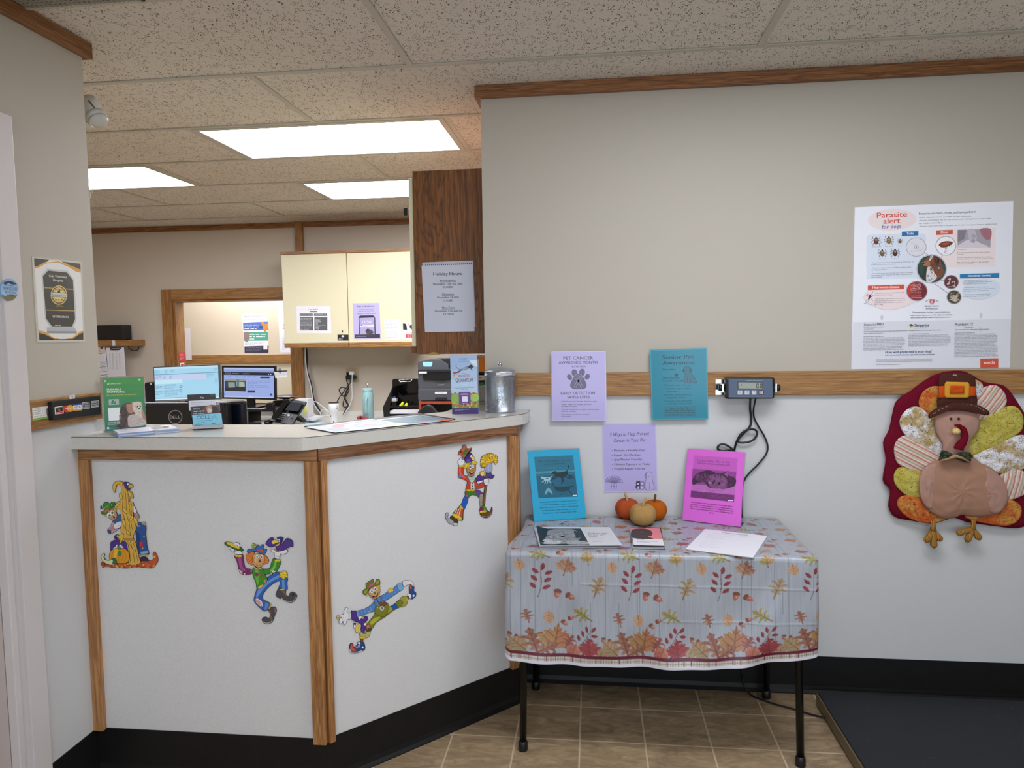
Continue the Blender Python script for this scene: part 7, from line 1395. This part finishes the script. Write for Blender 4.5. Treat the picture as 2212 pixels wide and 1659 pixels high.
t=monitor([(1272,468),(1762,472),(1766,783),(1275,771)],None,'black framed monitor showing a web page at the right of the two screens',GB,GB,1)
k=Ink((0,YM-.0008,0),NY,C_D); k.base([(1291,485),(1750,490),(1752,766),(1293,757)],'#9cb0e8',.0004); k.poly([(1291,485),(1750,490),(1750,503),(1291,498)],'#b4c4ec'); k.poly([(1291,503),(1750,508),(1750,528),(1291,524)],'#8ea4dc'); k.poly([(1291,524),(1750,530),(1751,558),(1292,552)],'#10142a')
k.text('COLE',1304,545,1355,546,'#9ab4d8',False,14); k.text('VETERINARY',1368,542,1430,543,'#9ab4d8'); k.text('HOSPITAL',1462,546,1530,547,'#8a96b8'); k.ell(1702,545,5,5,'#d8e0f4'); k.ell(1722,546,6,6,'#d8e0f4')
for x,t_ in ((1328,'HOME'),(1395,'ABOUT'),(1458,'CARE'),(1505,'NEWS'),(1555,'CONTACT')): k.text(t_,x,574,x+34,574,'#46508a',True,7)
k.rect(1626,568,1712,584,'#26305c'); k.poly([(1300,588),(1492,590),(1493,705),(1301,698)],'#3a3c34'); k.poly([(1300,588),(1492,590),(1492,610),(1300,606)],'#9a9c84'); k.poly([(1330,620),(1390,620),(1395,665),(1335,672)],'#8aa0a4'); k.poly([(1400,615),(1480,618),(1484,660),(1410,660)],'#a8b8ac'); k.poly([(1301,670),(1493,662),(1493,705),(1301,698)],'#24241e'); k.rect(1410,595,1432,660,'#5c7c80')
k.fuzz(1508,600,1720,640,3,'#7484bc',0,.25,.9); k.fuzz(1508,645,1720,690,3,'#7484bc',0,.25,.7,4); k.rect(1508,694,1578,716,'#26305c'); k.ell(1725,733,10,10,'#26408c'); k.ell(1300,730,5,6,'#26408c'); k.poly([(1293,748),(1752,757),(1752,766),(1293,757)],'#b8c8ec'); k.fuzz(1520,751,1600,760,1,'#e8ecf8',.02,.8,1)
k.build('screen',SCREEN,t)
o=Ink((0,YM-.03,0),NY,C_B1); o.base([(265,525),(345,505),(500,510),(498,620),(290,640)],'#dcdcde',.001); o.fuzz(280,540,490,610,5,'#8a8c94',-.05,.3); o.poly([(345,470),(375,462),(400,475),(398,540),(370,548),(350,530)],'#7a7c80',2); o.poly([(265,505),(500,498),(500,520),(265,528)],'#1c1c20'); tag(o.build('clipped_papers',PAPER),'small papers clipped to the right edge of the black monitor','papers')
# black riser platform with keyboard, mouse
pf=thing('monitor_riser',(-2.7,5.32,DZ),'low black desk riser under the web page monitor','riser')
RZ=W(530,884,5.40).z; MB().box((W(532,884,5.40).x,5.40,RZ-.02),(W(600,884,5.40).x,5.64,RZ),BLACKM,.003).build('platform',BLACKM,pf); 
for x in (534,594): MB().box((W(x,884,5.42).x,5.42,DZ),(W(x,884,5.42).x+.015,5.62,RZ-.02),BLACKM).build('leg',BLACKM,pf)
t=thing('keyboard',(-2.72,5.24,DZ),'black computer keyboard in front of the riser','keyboard'); m=MB(); m.box((-2.98,5.225,DZ),(-2.55,5.255,DZ+.02),BLACKM,.003)
m.build('case',BLACKM,t); m=MB(); 
for i in range(22):
    for j in range(2): m.box((-2.97+i*.019,5.2265+j*.013,DZ+.02),(-2.955+i*.019,5.237+j*.013,DZ+.027),mat('key_black','#202226',.4))
m.build('keys',None,t)['kind']='stuff'
o=MB().ball((-2.50,5.27,DZ+.014),.05,BLACKG,16,(.62,1.,.42)).build('computer_mouse',BLACKG); o.location.z+=.0075; tag(o,'black computer mouse beside the desk phone','mouse')
bs=thing('black_device',(-2.76,5.40,DZ),'small black device with paper on the riser in front of the monitor stand','device'); pz=W(1760,880,5.33,C_D).z
a_=W(574,871,5.42); b_=W(588,884,5.42); MB().box((a_.x,5.42,RZ+.0005),(b_.x,5.48,a_.z),BLACKM,.003).build('body',BLACKM,bs); MB().box((W(532,884,5.41).x,5.405,RZ+.0002),(W(570,884,5.41).x,5.418,RZ+.004),WP).build('paper_slip',WP,bs)
# black bag/speaker behind the green sign
sp=thing('desk_speaker',(-3.6,5.6,DZ),'rounded black case standing left of the lit monitors','case'); p=W(555,622,5.62,C_D); q=W(655,800,5.62,C_D)
MB().box((p.x,5.62,DZ),(q.x,5.75,p.z),NB,.02).build('body',NB,sp); MB().ball(W(622,638,5.615,C_D),.009,CHROME,10).build('latch',CHROME,sp)
# desk phone
tp=thing('desk_phone',(-2.35,5.30,DZ),'black office desk phone with handset and tilted screen on the back desk','phone')
YPh=5.28
def q3(pts,Yp,d,mt,name,par): 
    P=[W(x,y,Yp,C_B1) for x,y in pts]; return MB().prism(P,(0,d,0),mt).build(name,mt,par,.002)
body=[(330,1160),(640,1030),(835,1060),(830,1090),(600,1450),(560,1470),(190,1400),(200,1385)]
# slanted slab: bottom near, top far
def slab3(pts,y0_,y1_,th_,mt,name,par,c=C_B1):
    ys=[p[1] for p in pts]; a0_,a1_=min(ys),max(ys); P=[W(x,y,y1_+(y0_-y1_)*(y-a0_)/(a1_-a0_),c) for x,y in pts]; return MB().prism(P,(0,th_,-th_*.4),mt).build(name,mt,par,.0015)
bd=slab3(body,5.24,5.36,.02,BLACKM,'body',tp)
slab3([(560,1065),(780,1085),(690,1235),(455,1205)],5.262,5.335,.003,mat('phone_screen','#2c3036',.2),'screen',tp)
slab3([(440,1040),(530,1020),(545,1050),(480,1130),(330,1330),(290,1385),(235,1370),(215,1340),(260,1280),(380,1120)],5.21,5.33,.03,BLACKG,'handset',tp)
k=Ink(W(460,1330,5.243,C_B1),(0,-1,.5),C_B1)
for i in range(4):
    for j in range(3): k.rect(412+j*28-i*26,1262+j*4+i*31,428+j*28-i*26,1277+j*4+i*31,'#8a9094')
k.rect(510,1278,545,1318,'#a8aeb2'); k.rect(518,1285,535,1300,'#2a2c30')
for i in range(6): k.rect(600-i*14,1285+i*18,608-i*14,1293+i*18,'#7a8084'); k.rect(575-i*10,1290+i*18,581-i*10,1297+i*18,'#7a8084')
k.build('keypad',CARD,tp)
MB().prism([W(690,1320,5.30,C_B1),W(810,1430,5.30,C_B1),W(740,1425,5.30,C_B1),W(640,1375,5.30,C_B1)],(0,.06,0),BLACKM).build('foot_stand',BLACKM,tp)
# silver dish scale behind
t=thing('kitchen_scale',(-2.45,5.75,DZ),'small scale with a round silver dish behind the phone','scale'); p=W(480,965,5.72,C_B1)
MB().lathe((p.x,5.72,p.z),[(.03,-.02),(.06,-.016),(.10,-.002),(.108,.004),(.104,.006),(.05,-.006),(.002,-.008)],CHROME,32).build('dish',CHROME,t); MB().box((p.x-.09,5.65,DZ),(p.x+.09,5.79,p.z-.03),BLACKM,.01).tube([(p.x,5.72,p.z-.035),(p.x,5.72,p.z-.018)],.03,CHROME).build('base',BLACKM,t)
# white file box and sticky note
t=thing('paper_box',(-2.2,5.45,DZ),'white paper box with a yellow sticky note behind the phone','box'); p=W(770,1015,5.45,C_B1); q=W(885,1380,5.45,C_B1)
MB().box((p.x-.06,5.45,DZ),(q.x,5.55,p.z),WP,.002).build('body',WP,t); k=Ink((0,5.449,0),NY,C_B1); k.base([(775,1140),(875,1115),(880,1270),(790,1300)],'#dfe08a',.0006); k.fuzz(795,1170,870,1200,2,'#a8a85c',-.1,.3); k.build('sticky_note',PAPER,t)
# white tray, blue sheet
o=MB().prism([W(x,y,yy,C_B1) for x,y,yy in ((830,1395,5.40),(1000,1330,5.55),(1150,1335,5.55),(960,1410,5.38))],(0,0,.012),WP).build('white_tray',WP); tag(o,'flat white tray lying beside the phone on the back desk','tray')
def dpt(x,y,z=DZ,c=C_B1): return atZ(c[0]+x*c[2],c[1]+y*c[2],z)
o=MB().prism([dpt(755,1478),dpt(860,1415),dpt(1150,1418),dpt(1040,1478)],(0,0,.0008),mat('blue_note','#a9d8e6',.6)).build('blue_note_sheet',None); tag(o,'pale blue paper sheet on the back desk before the tumbler','paper')
# tumbler
def cyl(name,px,ytop,ybot,wpx,Yp,prof,mt,label,cat,z0=DZ): pass
tm=thing('tumbler',(W(722,914,5.40).x,5.40,DZ),'white tumbler with small dark animal print and black rim on the back desk','tumbler')
def tmat():
    q=NT('spotted_white_enamel'); v=q.n('ShaderNodeTexVoronoi',Scale=26.); q.l(q.tc.outputs['Object'],v.inputs['Vector']); n=q.noise(q.tc.outputs['Object'],90.,2); q.color(q.mix(q.math('MULTIPLY',q.math('LESS_THAN',v.outputs['Distance'],.26),q.math('GREATER_THAN',n,.5)),lin('#dfe3e4'),lin('#3c4644'))); q.b.inputs['Roughness'].default_value=.3; return q.m
TMX=W(722,914,5.40).x; topz=W(722,869,5.40).z; hh=topz-DZ
MB().lathe((TMX,5.40,DZ),[(.030,0),(.031,.004),(.0315,hh*.5),(.038,hh*.56),(.0405,hh*.96),(.0395,hh*.965)],tmat(),28).build('cup',None,tm); MB().lathe((TMX,5.40,DZ),[(.0405,hh*.965),(.041,hh*.99),(.036,hh)],BLACKM,28).build('rim',BLACKM,tm)
# water bottle
BX=W(796,901,5.72).x; bt=W(796,839,5.72).z-DZ; BLU=mat('mint_enamel','#9cc4c6',.4)
wb=thing('water_bottle',(BX,5.72,DZ),'pale mint water bottle with handle and straw near the wall outlet','bottle')
MB().lathe((BX,5.72,DZ),[(.040,0),(.045,.004),(.0455,bt*.80),(.040,bt*.86),(.038,bt*.90),(.041,bt*.93),(.041,bt),(.03,bt+.004)],BLU,32).build('body',BLU,wb)
MB().tube(cat_rom([(BX+.005,5.675,DZ+bt*.68),(BX+.008,5.645,DZ+bt*.66),(BX+.008,5.64,DZ+bt*.4),(BX+.008,5.645,DZ+bt*.2),(BX+.005,5.675,DZ+bt*.16)],4,False),.010,BLU,10).build('handle',BLU,wb); MB().tube([(BX,5.72,DZ+bt-.02),(BX+.001,5.72,DZ+bt+.05)],.004,CHROME,10).build('straw',CHROME,wb); MB().box((BX-.052,5.71,DZ+bt*.96),(BX-.035,5.73,DZ+bt*1.0),BLU,.002).build('spout',BLU,wb)
# outlet with plugs and cords
ot=thing('wall_outlet',(-2.0,YB,1.12),'beige double wall outlet with black and white plugs under the cream cabinet','outlet')
PT_=lambda x,y,yy: W(x,y,yy,C_B1)
def bb(a,b_,y0_,y1_,mt,name,par,bev=.002): p=PT_(*a,YB-.003); q=PT_(*b_,YB-.003); return MB().box((p.x,y0_,p.z),(q.x,y1_,q.z),mt,bev).build(name,mt,par)
bb((1555,462),(1783,700),YB-.006,YB-.0005,mat('beige_plate','#b5a888',.5),'plate',ot); bb((1585,530),(1660,600),YB-.04,YB-.006,BLACKM,'plug',ot); bb((1580,590),(1750,652),YB-.05,YB-.006,BLACKM,'power_adapter',ot); bb((1645,512),(1732,570),YB-.058,YB-.04,WP,'white_charger',ot)
for nm,pts,mt in (('black_cord',[(1585,560),(1565,620),(1570,700),(1600,780),(1560,900),(1520,960),(1540,1010),(1560,1080),(1610,1130),(1560,1180),(1500,1300),(1470,1340),(1490,1395),(1760,1375)],BLACKM),('black_cord',[(1640,650),(1640,700),(1570,800),(1500,900),(1440,980),(1395,1060)],BLACKM),('black_cord',[(1560,830),(1490,800),(1435,840),(1450,900),(1530,990),(1590,1110),(1540,1160),(1500,1120),(1530,1000),(1600,880),(1600,810),(1560,870),(1540,990)],BLACKM),('white_cord',[(1668,570),(1665,650),(1660,780),(1665,980),(1630,1100),(1560,1230),(1500,1300),(1460,1330)],WP)):
    o=MB().tube(cat_rom([tuple(PT_(x,y,YB-.055)) for x,y in pts],4,False),.0045,mt,6).build(nm,mt,ot)
# network cables beside the post
nb=thing('cable_bundle',(-2.35,YB,1.1),'bundle of blue, black and white cables running down the wall beside the oak post','cables')
BC=mat('blue_cable','#3a6cc0',.4)
for i,(mt,nm,of) in enumerate(((BC,'blue_cable',0),(BC,'blue_cable',10),(BLACKM,'black_cable',18),(BLACKM,'black_cable',28),(WP,'white_cable',-8))):
    MB().tube(cat_rom([tuple(PT_(x+of*f,min(y,1270),YB-.032-.006*i)) for x,y,f in ((830,100,.6),(835,300,1),(850,480,.3),(880,620,.6),(925,780,.5),(960,1000,.6),(990,1100,1.2),(1050,1200,1.),(1100,1300,.6))],4,False),.006,mt,6).build(nm,mt,nb)
def PC(x,y,yy):
    p=PT_(x,y,yy); p.z=max(p.z,DZ+.008); return p
for pts in ([(890,1090),(1000,1060),(1100,1120),(1200,1200),(1260,1250)],[(890,1110),(960,1180),(970,1280),(1060,1330),(1160,1350),(1270,1360)],[(900,1130),(890,1220),(940,1260),(1000,1330)],[(1100,1300),(1110,1220),(1170,1200),(1240,1250),(1180,1320)]): MB().tube(cat_rom([tuple(PC(x,y,5.80)) for x,y in pts],4,False),.005,WP,6).build('white_cable',WP,nb)
o=MB().tube(cat_rom([tuple(dpt(x,y,DZ+.012,C_B1)) for x,y in ((1770,1350),(1830,1335),(1880,1365),(1950,1370))],4,False),.012,mat('red_coil','#a83a44',.5),8).build('cable_coil',None); tag(o,'coiled red and black cord on the desk in front of the bottle','cord')
# black organiser
og=thing('desk_organizer',(-1.72,5.6,DZ),'black desk organiser with clipboard, stationery and paper tray','organizer')
def poly3(pts,Yp,d,mt,name,par,c=C_B2): return MB().prism([W(x,y,Yp,c) for x,y in pts],(0,d,0),mt).build(name,mt,par)
YO=5.48
poly3([(1005,1100),(1165,770),(1175,760),(1150,860),(1120,1100),(1105,1290),(1020,1300)],YO,.26,BLACKM,'side_panel',og); poly3([(1165,640),(1190,620),(1600,615),(1625,1000),(1110,1010),(1165,770)],YO+.24,.015,BLACKM,'back_panel',og)
for y in (1090,1235): poly3([(1030,y),(1620,y-6),(1620,y+10),(1030,y+18)],YO+.01,.24,BLACKM,'shelf',og)
poly3([(1050,1190),(1200,1140),(1620,1140),(1620,1212),(1050,1216)],YO+.02,.20,WP,'paper_tray_sheets',og)
poly3([(1140,850),(1280,850),(1320,910),(1480,900),(1600,880),(1620,1080),(1100,1085)],YO+.12,.01,BLACKG,'divider',og)
t=thing('clipboard',tuple(W(1390,700,YO+.22,C_B2)),'black clipboard with a chrome clip standing in the organiser','clipboard'); poly3([(1175,640),(1200,622),(1595,618),(1600,880),(1180,880)],YO+.232,.006,BLACKG,'board',t); MB().tube([W(x,y,YO+.225,C_B2) for x,y in ((1270,630),(1300,672),(1480,665),(1505,628))],.006,CHROME,8).tube([W(1270,632,YO+.225,C_B2),W(1505,628,YO+.225,C_B2)],.005,CHROME,8).build('clip',CHROME,t)
t=thing('note_dispenser',tuple(W(1155,1000,YO+.05,C_B2)),'stack of white cards in a small black holder in the organiser','note holder'); poly3([(1075,1010),(1235,1005),(1240,1085),(1075,1085)],YO+.03,.06,BLACKG,'holder',t); poly3([(1075,955),(1230,955),(1232,1008),(1078,1012)],YO+.04,.04,WP,'cards',t); poly3([(1130,925),(1205,920),(1212,952),(1135,952)],YO+.07,.03,BC,'blue_pad',t)
YL=mat('neon_yellow','#dfe020',.5)
for (x,y,dx_,dy_),lb in (((1310,1090,40,-70),'left'),((1395,1095,22,-60),'right')): 
    a_=W(x,y,YO+.03,C_B2); b_=W(x+dx_,y+dy_,YO+.03,C_B2); o=MB().tube([a_,(a_+b_)/2,b_],[.017,.012,.009],YL,10).build('highlighter',YL); tag(o,'neon yellow highlighter at the %s of the pair in the organiser'%lb,'highlighter')
# printer on a red stand
PG=mat('printer_grey','#50535a',.45); PD=mat('printer_dark','#22242a',.4)
pr=thing('printer',(-1.35,5.6,.9),'dark grey office printer with a blue sticky note on the red stand','printer'); YR=5.30
C_R=(870,680,300/2074)
def bR(a,b_,Yp,d,mt,name,par,bev=.004): p=W(*a,Yp,C_R); q=W(*b_,Yp,C_R); return MB().box((p.x,Yp,p.z),(q.x,Yp+d,q.z),mt,bev).build(name,mt,par)
rt=W(250,1292,YR,C_R).z
bR((228,1115),(1060,1280),YR,.34,PG,'lower_body',pr); bR((226,850),(1060,1112),YR+.005,.34,PG,'body',pr); bR((300,875),(1060,965),YR-.004,.02,BLACKM,'output_slot',pr,0); bR((226,812),(1060,850),YR-.012,.35,PD,'control_panel',pr)
P=[W(x,y,YR,C_R) for x,y in ((226,812),(222,720),(250,690),(420,665),(560,668),(600,700),(680,745),(690,812))]; MB().prism(P,(0,.32,0),PG).build('scanner_lid',PG,pr,.003); P=[W(x,y,YR+.03,C_R) for x,y in ((560,664),(900,660),(900,812),(680,812),(600,700))]; MB().prism(P,(0,.28,0),PD).build('document_feeder',PD,pr)
k=Ink((0,YR-.0015,0),NY,C_R); k.base([(297,702),(445,704),(440,748),(425,768),(315,768),(300,745)],'#9edcf0',.0006); k.poly([(310,768),(430,768),(425,776),(318,775)],'#8ab8c8'); k.build('sticky_note',PAPER,pr)
k=Ink((0,YR-.0135,0),NY,C_R); k.lay=4e-4; k.rect(243,848,360,876,'#e4e4e6'); k.build('white_label',PAPER,pr)
k=Ink((0,YR-.0012,0),NY,C_R); k.stroke([(303,990),(303,1085),(700,1090)],3,'#2c2e34'); k.stroke([(303,990),(700,985)],3,'#2c2e34'); k.text('brother',528,1052,620,1050,'#d8dade',True,14); k.rect(475,982,665,996,'#26282e'); k.poly([(478,1165),(485,1152),(660,1150),(664,1165),(660,1180),(485,1182)],'#e6e6e8'); k.text('8.5 x 11 Paper',530,1172,610,1170,'#8a8c92'); k.poly([(480,1280),(485,1235),(660,1235),(665,1278)],'#1c1d22'); k.build('front_details',CARD,pr)
RW=mat('red_brown_wood','#a8482c',.45); rs=thing('red_stand',(-1.35,5.6,DZ),'red-edged printer stand with a dark opening','stand')
zt=rt; xa=W(242,1300,YR,C_R).x; xb=-.98
MB().box((xa,YR-.005,zt-.022),(xb,YR+.37,zt-.001),RW,.002).build('top_board',RW,rs); MB().box((xa,YR-.005,DZ),(xa+.018,YR+.37,zt-.022),RW,.001).build('side_board',RW,rs); MB().box((xb-.018,YR-.005,DZ),(xb,YR+.37,zt-.022),RW,.001).build('side_board',RW,rs); MB().box((xa+.018,YR+.3,DZ),(xb-.018,YR+.31,zt-.022),BLACKM).build('back_board',BLACKM,rs)
# office chair
oc=thing('office_chair',(-.95,4.1,0),'dark grey office chair back rising just above the counter','chair'); CG=mat('chair_fabric','#26282a',.8,bump=.3)
tz=W(360,1348,4.0,C_R); cx=tz.x
pts=[(cx-.20,4.0,.60),(cx-.16,4.0,.80),(cx-.075,4.0,tz.z-.09),(cx-.055,4.0,tz.z-.04),(cx-.03,4.0,tz.z-.012),(cx,4.0,tz.z),(cx+.025,4.0,tz.z-.008),(cx+.055,4.0,tz.z-.045),(cx+.08,4.0,tz.z-.10),(cx+.16,4.0,.80),(cx+.20,4.0,.60)]
MB().prism(pts,(0,.05,0),CG).build('backrest',CG,oc,.008); MB().box((cx-.24,4.05,.45),(cx+.24,4.50,.53),CG,.02).build('seat',CG,oc); MB().tube([(cx,4.27,.10),(cx,4.27,.45)],.025,BLACKM).build('gas_column',BLACKM,oc); MB().tube([(cx,4.03,.50),(cx,4.055,.70)],.015,BLACKM).build('back_support',BLACKM,oc)
for i in range(5):
    a=2*PI*i/5+.3; e=V((cx+.26*math.cos(a),4.27+.26*math.sin(a),.07)); l=MB().tube([(cx,4.27,.11),e],[.022,.014],BLACKM).build('leg',BLACKM,oc); MB().ball((e.x,e.y,.026),.026,BLACKM,12).build('caster',BLACKM,l)
# wall file rack by the partition
YK=3.05
fr=thing('wall_file_rack',(-.47,3.07,1.2),'black wall file rack on the partition seen beside the display box','file rack')
xw=-.4345
for y in (858,985): z=W(1160,y,YK,C_R).z; MB().box((-.535,YK+.004,z-.004),(xw,YK+.05,z),BLACKM).build('shelf',BLACKM,fr)
MB().box((-.535,YK+.045,W(1160,1060,YK,C_R).z),(xw,YK+.05,W(1160,600,YK,C_R).z),mat('dark_wire','#1c1c1e')).build('back_plate',None,fr)
for nm,base_,c,lb,fn in (('file_folder',[(1060,596),(1248,598),(1250,852),(1060,852)],'#ee8a1e','bright orange folder in the wall file rack',lambda k:(k.poly([(1060,596),(1246,598),(1247,628),(1060,628)],'#ecd8d4'),k.text('Controlled Drug Log',1112,620,1238,618,'#c8605c',True,12))),
    ('booklet',[(1060,900),(1222,905),(1218,975),(1060,978)],'#dcd8d0','white picture booklet in the middle of the wall file rack',lambda k:(k.poly([(1118,920),(1160,925),(1190,945),(1120,955)],'#c8806a',2),k.fuzz(1170,950,1215,965,2,'#6a6a6a',0,.3))),
    ('paper_notice',[(1060,1062),(1238,1062),(1236,1397),(1060,1395)],'#a7aaa9','grey paper with black script hanging below the file rack',lambda k:(k.text('s and',1144,1302,1226,1300,'#1c1c1e',True,24,.25),k.text('s Pres',1136,1366,1230,1366,'#1c1c1e',True,26,.25)))):
    k=Ink((0,YK,0),NY,C_R); k.base(base_,c,.0008); fn(k); tag(k.build(nm,PAPER),lb,'folder' if 'folder' in nm else ('booklet' if nm=='booklet' else 'notice'))
gc=thing('binder_clip',tuple(W(1165,1035,YK-.004,C_R)),'green binder clip on the grey paper beside the jar','clip'); GRN=mat('green_clip','#2c7a34',.4)
p=W(1120,1008,YK-.006,C_R); q=W(1212,1060,YK-.006,C_R); MB().box((p.x,YK-.008,p.z),(q.x,YK+.006,q.z),GRN,.002).build('clip_body',GRN,gc)
MB().tube(cat_rom([tuple(W(x,y,YK-.005,C_R)) for x,y in ((1145,1060),(1150,1100),(1135,1140),(1150,1165),(1175,1160),(1180,1110),(1185,1062))],4,False),.0009,CHROME,6).build('clip_handle',CHROME,gc)
# shelf with speaker, clipboards at far left
YS=5.78
sh=thing('wall_shelf',tuple(W(450,560,YS,C_S)),'small oak wall shelf at the far left of the office','shelf'); p=W(-400,515,YS,C_S); q=W(782,625,YS,C_S)
MB().box((p.x,YS,q.z),(q.x,YB-.001,p.z-.0),OAKX,.002).build('board',OAKX,sh)
zs=W(400,515,YS,C_S).z
o=thing('black_speaker',tuple(W(330,360,YS,C_S)),'black rectangular speaker on the small oak shelf','speaker'); p=W(-60,212,YS+.02,C_S); q=W(578,515,YS+.02,C_S); MB().box((p.x,YS+.02,zs+.0005),(q.x,YB-.03,p.z),BLACKM,.005).build('cabinet',BLACKM,o); MB().tube(cat_rom([tuple(W(x,y,YS+.1,C_S)) for x,y in ((570,400),(640,420),(720,490),(820,530),(900,610),(920,670),(870,712),(800,712),(730,670),(715,620),(745,590))],4,False),.0035,BLACKM,6).tube(cat_rom([tuple(W(x,y,YS+.1,C_S)) for x,y in ((570,490),(650,470),(740,495),(790,520))],4,False),.0035,BLACKM,6).build('cable',BLACKM,o)
t=thing('clipboard',tuple(W(440,650,YS-.01,C_S)),'blue clipboard with a long printed list hanging under the shelf','clipboard'); k=Ink((0,YS-.006,0),NY,C_S); k.base([(255,638),(628,630),(662,1240),(300,1250)],'#26408a',.003); k.build('board',CARD,t)
k=Ink((0,YS-.011,0),NY,C_S); k.base([(268,658),(626,652),(665,1240),(320,1245)],'#d6d6da',.0006); k.text('On Call List',420,738,500,734,'#6a6c74',True,9)
for i in range(24):
    y=760+i*19; k.stroke([(325,y),(610+i*1.3,y-8)],2,'#a8aab0')
    if i<18: 
        for x0_,x1_ in ((330,352),(385,440),(462,500),(520,560)): k.fuzz(x0_+i,y+2,x1_+i*1.1,y+15,1,'#74767e',-.02,.4,.9,i*7+x0_)
k.build('list_sheet',PAPER,t); MB().tube([W(x,y,YS-.016,C_S) for x,y in ((355,670),(370,690),(530,688),(550,665),(540,645),(365,650))],.006,BLACKM,6).build('clip',BLACKM,t)
o=bx('shelf_clip',(W(400,515,YS-.012,C_S).x,YS-.022,W(420,622,YS-.012,C_S).z),(W(438,515,YS-.012,C_S).x,YS-.001,W(420,512,YS-.012,C_S).z),WP,None,.004); tag(o,'white clothespin clip on the front of the small oak shelf','clip')
k=Ink((0,YS-.02,0),NY,C_S); k.base([(60,770),(262,700),(275,900),(318,1245),(150,1262),(120,900)],'#d4d4d8',.0008); k.ell(180,860,40,45,'#b8bac0'); k.ell(180,860,34,39,'#d4d4d8'); k.fuzz(150,930,270,1020,5,'#8a8c94',-.03,.35)
for y in (1045,1140,1205,1245): k.stroke([(145+(y-1045)*.12,y),(275+(y-1045)*.15,y-12)],10,'#3a3c44')
k.fuzz(160,1060,280,1125,3,'#9a9ca4',-.03,.3); tag(k.build('hanging_papers',PAPER),'white papers with bold lines hanging at the far left under the shelf','papers')
k=Ink((0,YS-.028,0),NY,C_S); k.base([(90,660),(160,640),(235,640),(250,700),(230,760),(150,775),(100,750)],'#c9bda8',.003); k.poly([(150,650),(205,628),(215,665),(170,685)],'#46307a',2); k.ell(150,720,14,12,'#8a7a60'); k.stroke([(130,770),(190,765)],8,'#8a7a60'); tag(k.build('ribbon_rosette',PAPER),'beige and purple ribbon rosette pinned under the shelf','rosette')
# papers in the room behind
def far(base_,c,label,fn,crop,Yp=None,mt=PAPER,name='wall_paper_sheet'):
    k=Ink((0,(Yp or YF-.001),0),NY,crop); k.base(base_,c,.0008); fn(k); tag(k.build(name,mt),label,'poster')
def f1(k):
    k.text('Why all 12 species of ticks',1745,778,1905,775,'#2c3a6a',True,9); k.fuzz(1750,785,1905,810,3,'#9a9cb0',0,.3)
    k.poly([(1742,820),(1918,812),(1921,872),(1745,876)],'#4a6ab8'); k.poly([(1745,848),(1920,842),(1920,862),(1745,866)],'#2f4a98'); k.fuzz(1752,830,1860,870,3,'#dfe6f6',0,.35,.8)
    k.poly([(1872,820),(1885,812),(1895,825),(1918,830),(1918,862),(1905,885),(1890,880),(1885,850)],'#c8843c',3); k.poly([(1745,888),(1920,884),(1922,948),(1748,950)],'#4aa08a'); k.fuzz(1790,895,1915,945,3,'#e0f2ec',0,.35,.8); k.poly([(1750,890),(1775,885),(1788,905),(1780,950),(1760,955),(1748,930)],'#8a7a74',3)
    k.fuzz(1755,960,1900,980,2,'#9a9cb0',0,.3); k.poly([(1752,990),(1925,985),(1925,1036),(1753,1036)],'#2c2c44'); k.fuzz(1760,995,1880,1028,4,'#8a8ca4',0,.3); k.rect(1888,985,1917,1012,'#e4e4ea')
far([(1735,760),(1912,757),(1926,1037),(1752,1037)],'#e6e8ee','parasite poster with blue and green bands on the wall of the room behind',f1,C_L)
def f2(k): k.rect(148,1200,172,1216,'#c8403c'); k.ell(150,1240,10,7,'#8a6a5a'); k.fuzz(120,960,180,1010,3,'#c8cad4',0,.3); k.fuzz(140,1330,180,1460,12,'#8a8c94',0,.4)
far([(86,945),(330,945),(340,1480),(118,1482)],'#dfe2ec','tall white poster in the room behind, half hidden by the cream cabinet',f2,C_C)
far([(1320,858),(1364,858),(1376,1088),(1334,1088)],'#dcd8dc','narrow white paper strip beside the left jamb of the pass-through',lambda k:None,C_L,YF-.022)
k=Ink((wx0+.0215,0,0),EX,C_D); k.base([(876,345),(932,343),(936,425),(880,428)],'#c83a48',.0008); k.fuzz(885,355,928,415,5,'#e88a90',0,.35); tag(k.build('jamb_sticker',PAPER),'small red sticker on the oak jamb of the pass-through','sticker')
k=Ink((wx0+.0215,0,0),EX,C_D); k.base([(888,444),(926,440),(928,474),(892,474)],'#e4e4e6',.0008); k.poly([(896,452),(918,450),(920,470),(898,470)],'#c83a30'); tag(k.build('jamb_sticker',PAPER),'white-edged red square sticker just above the wide monitor','sticker')
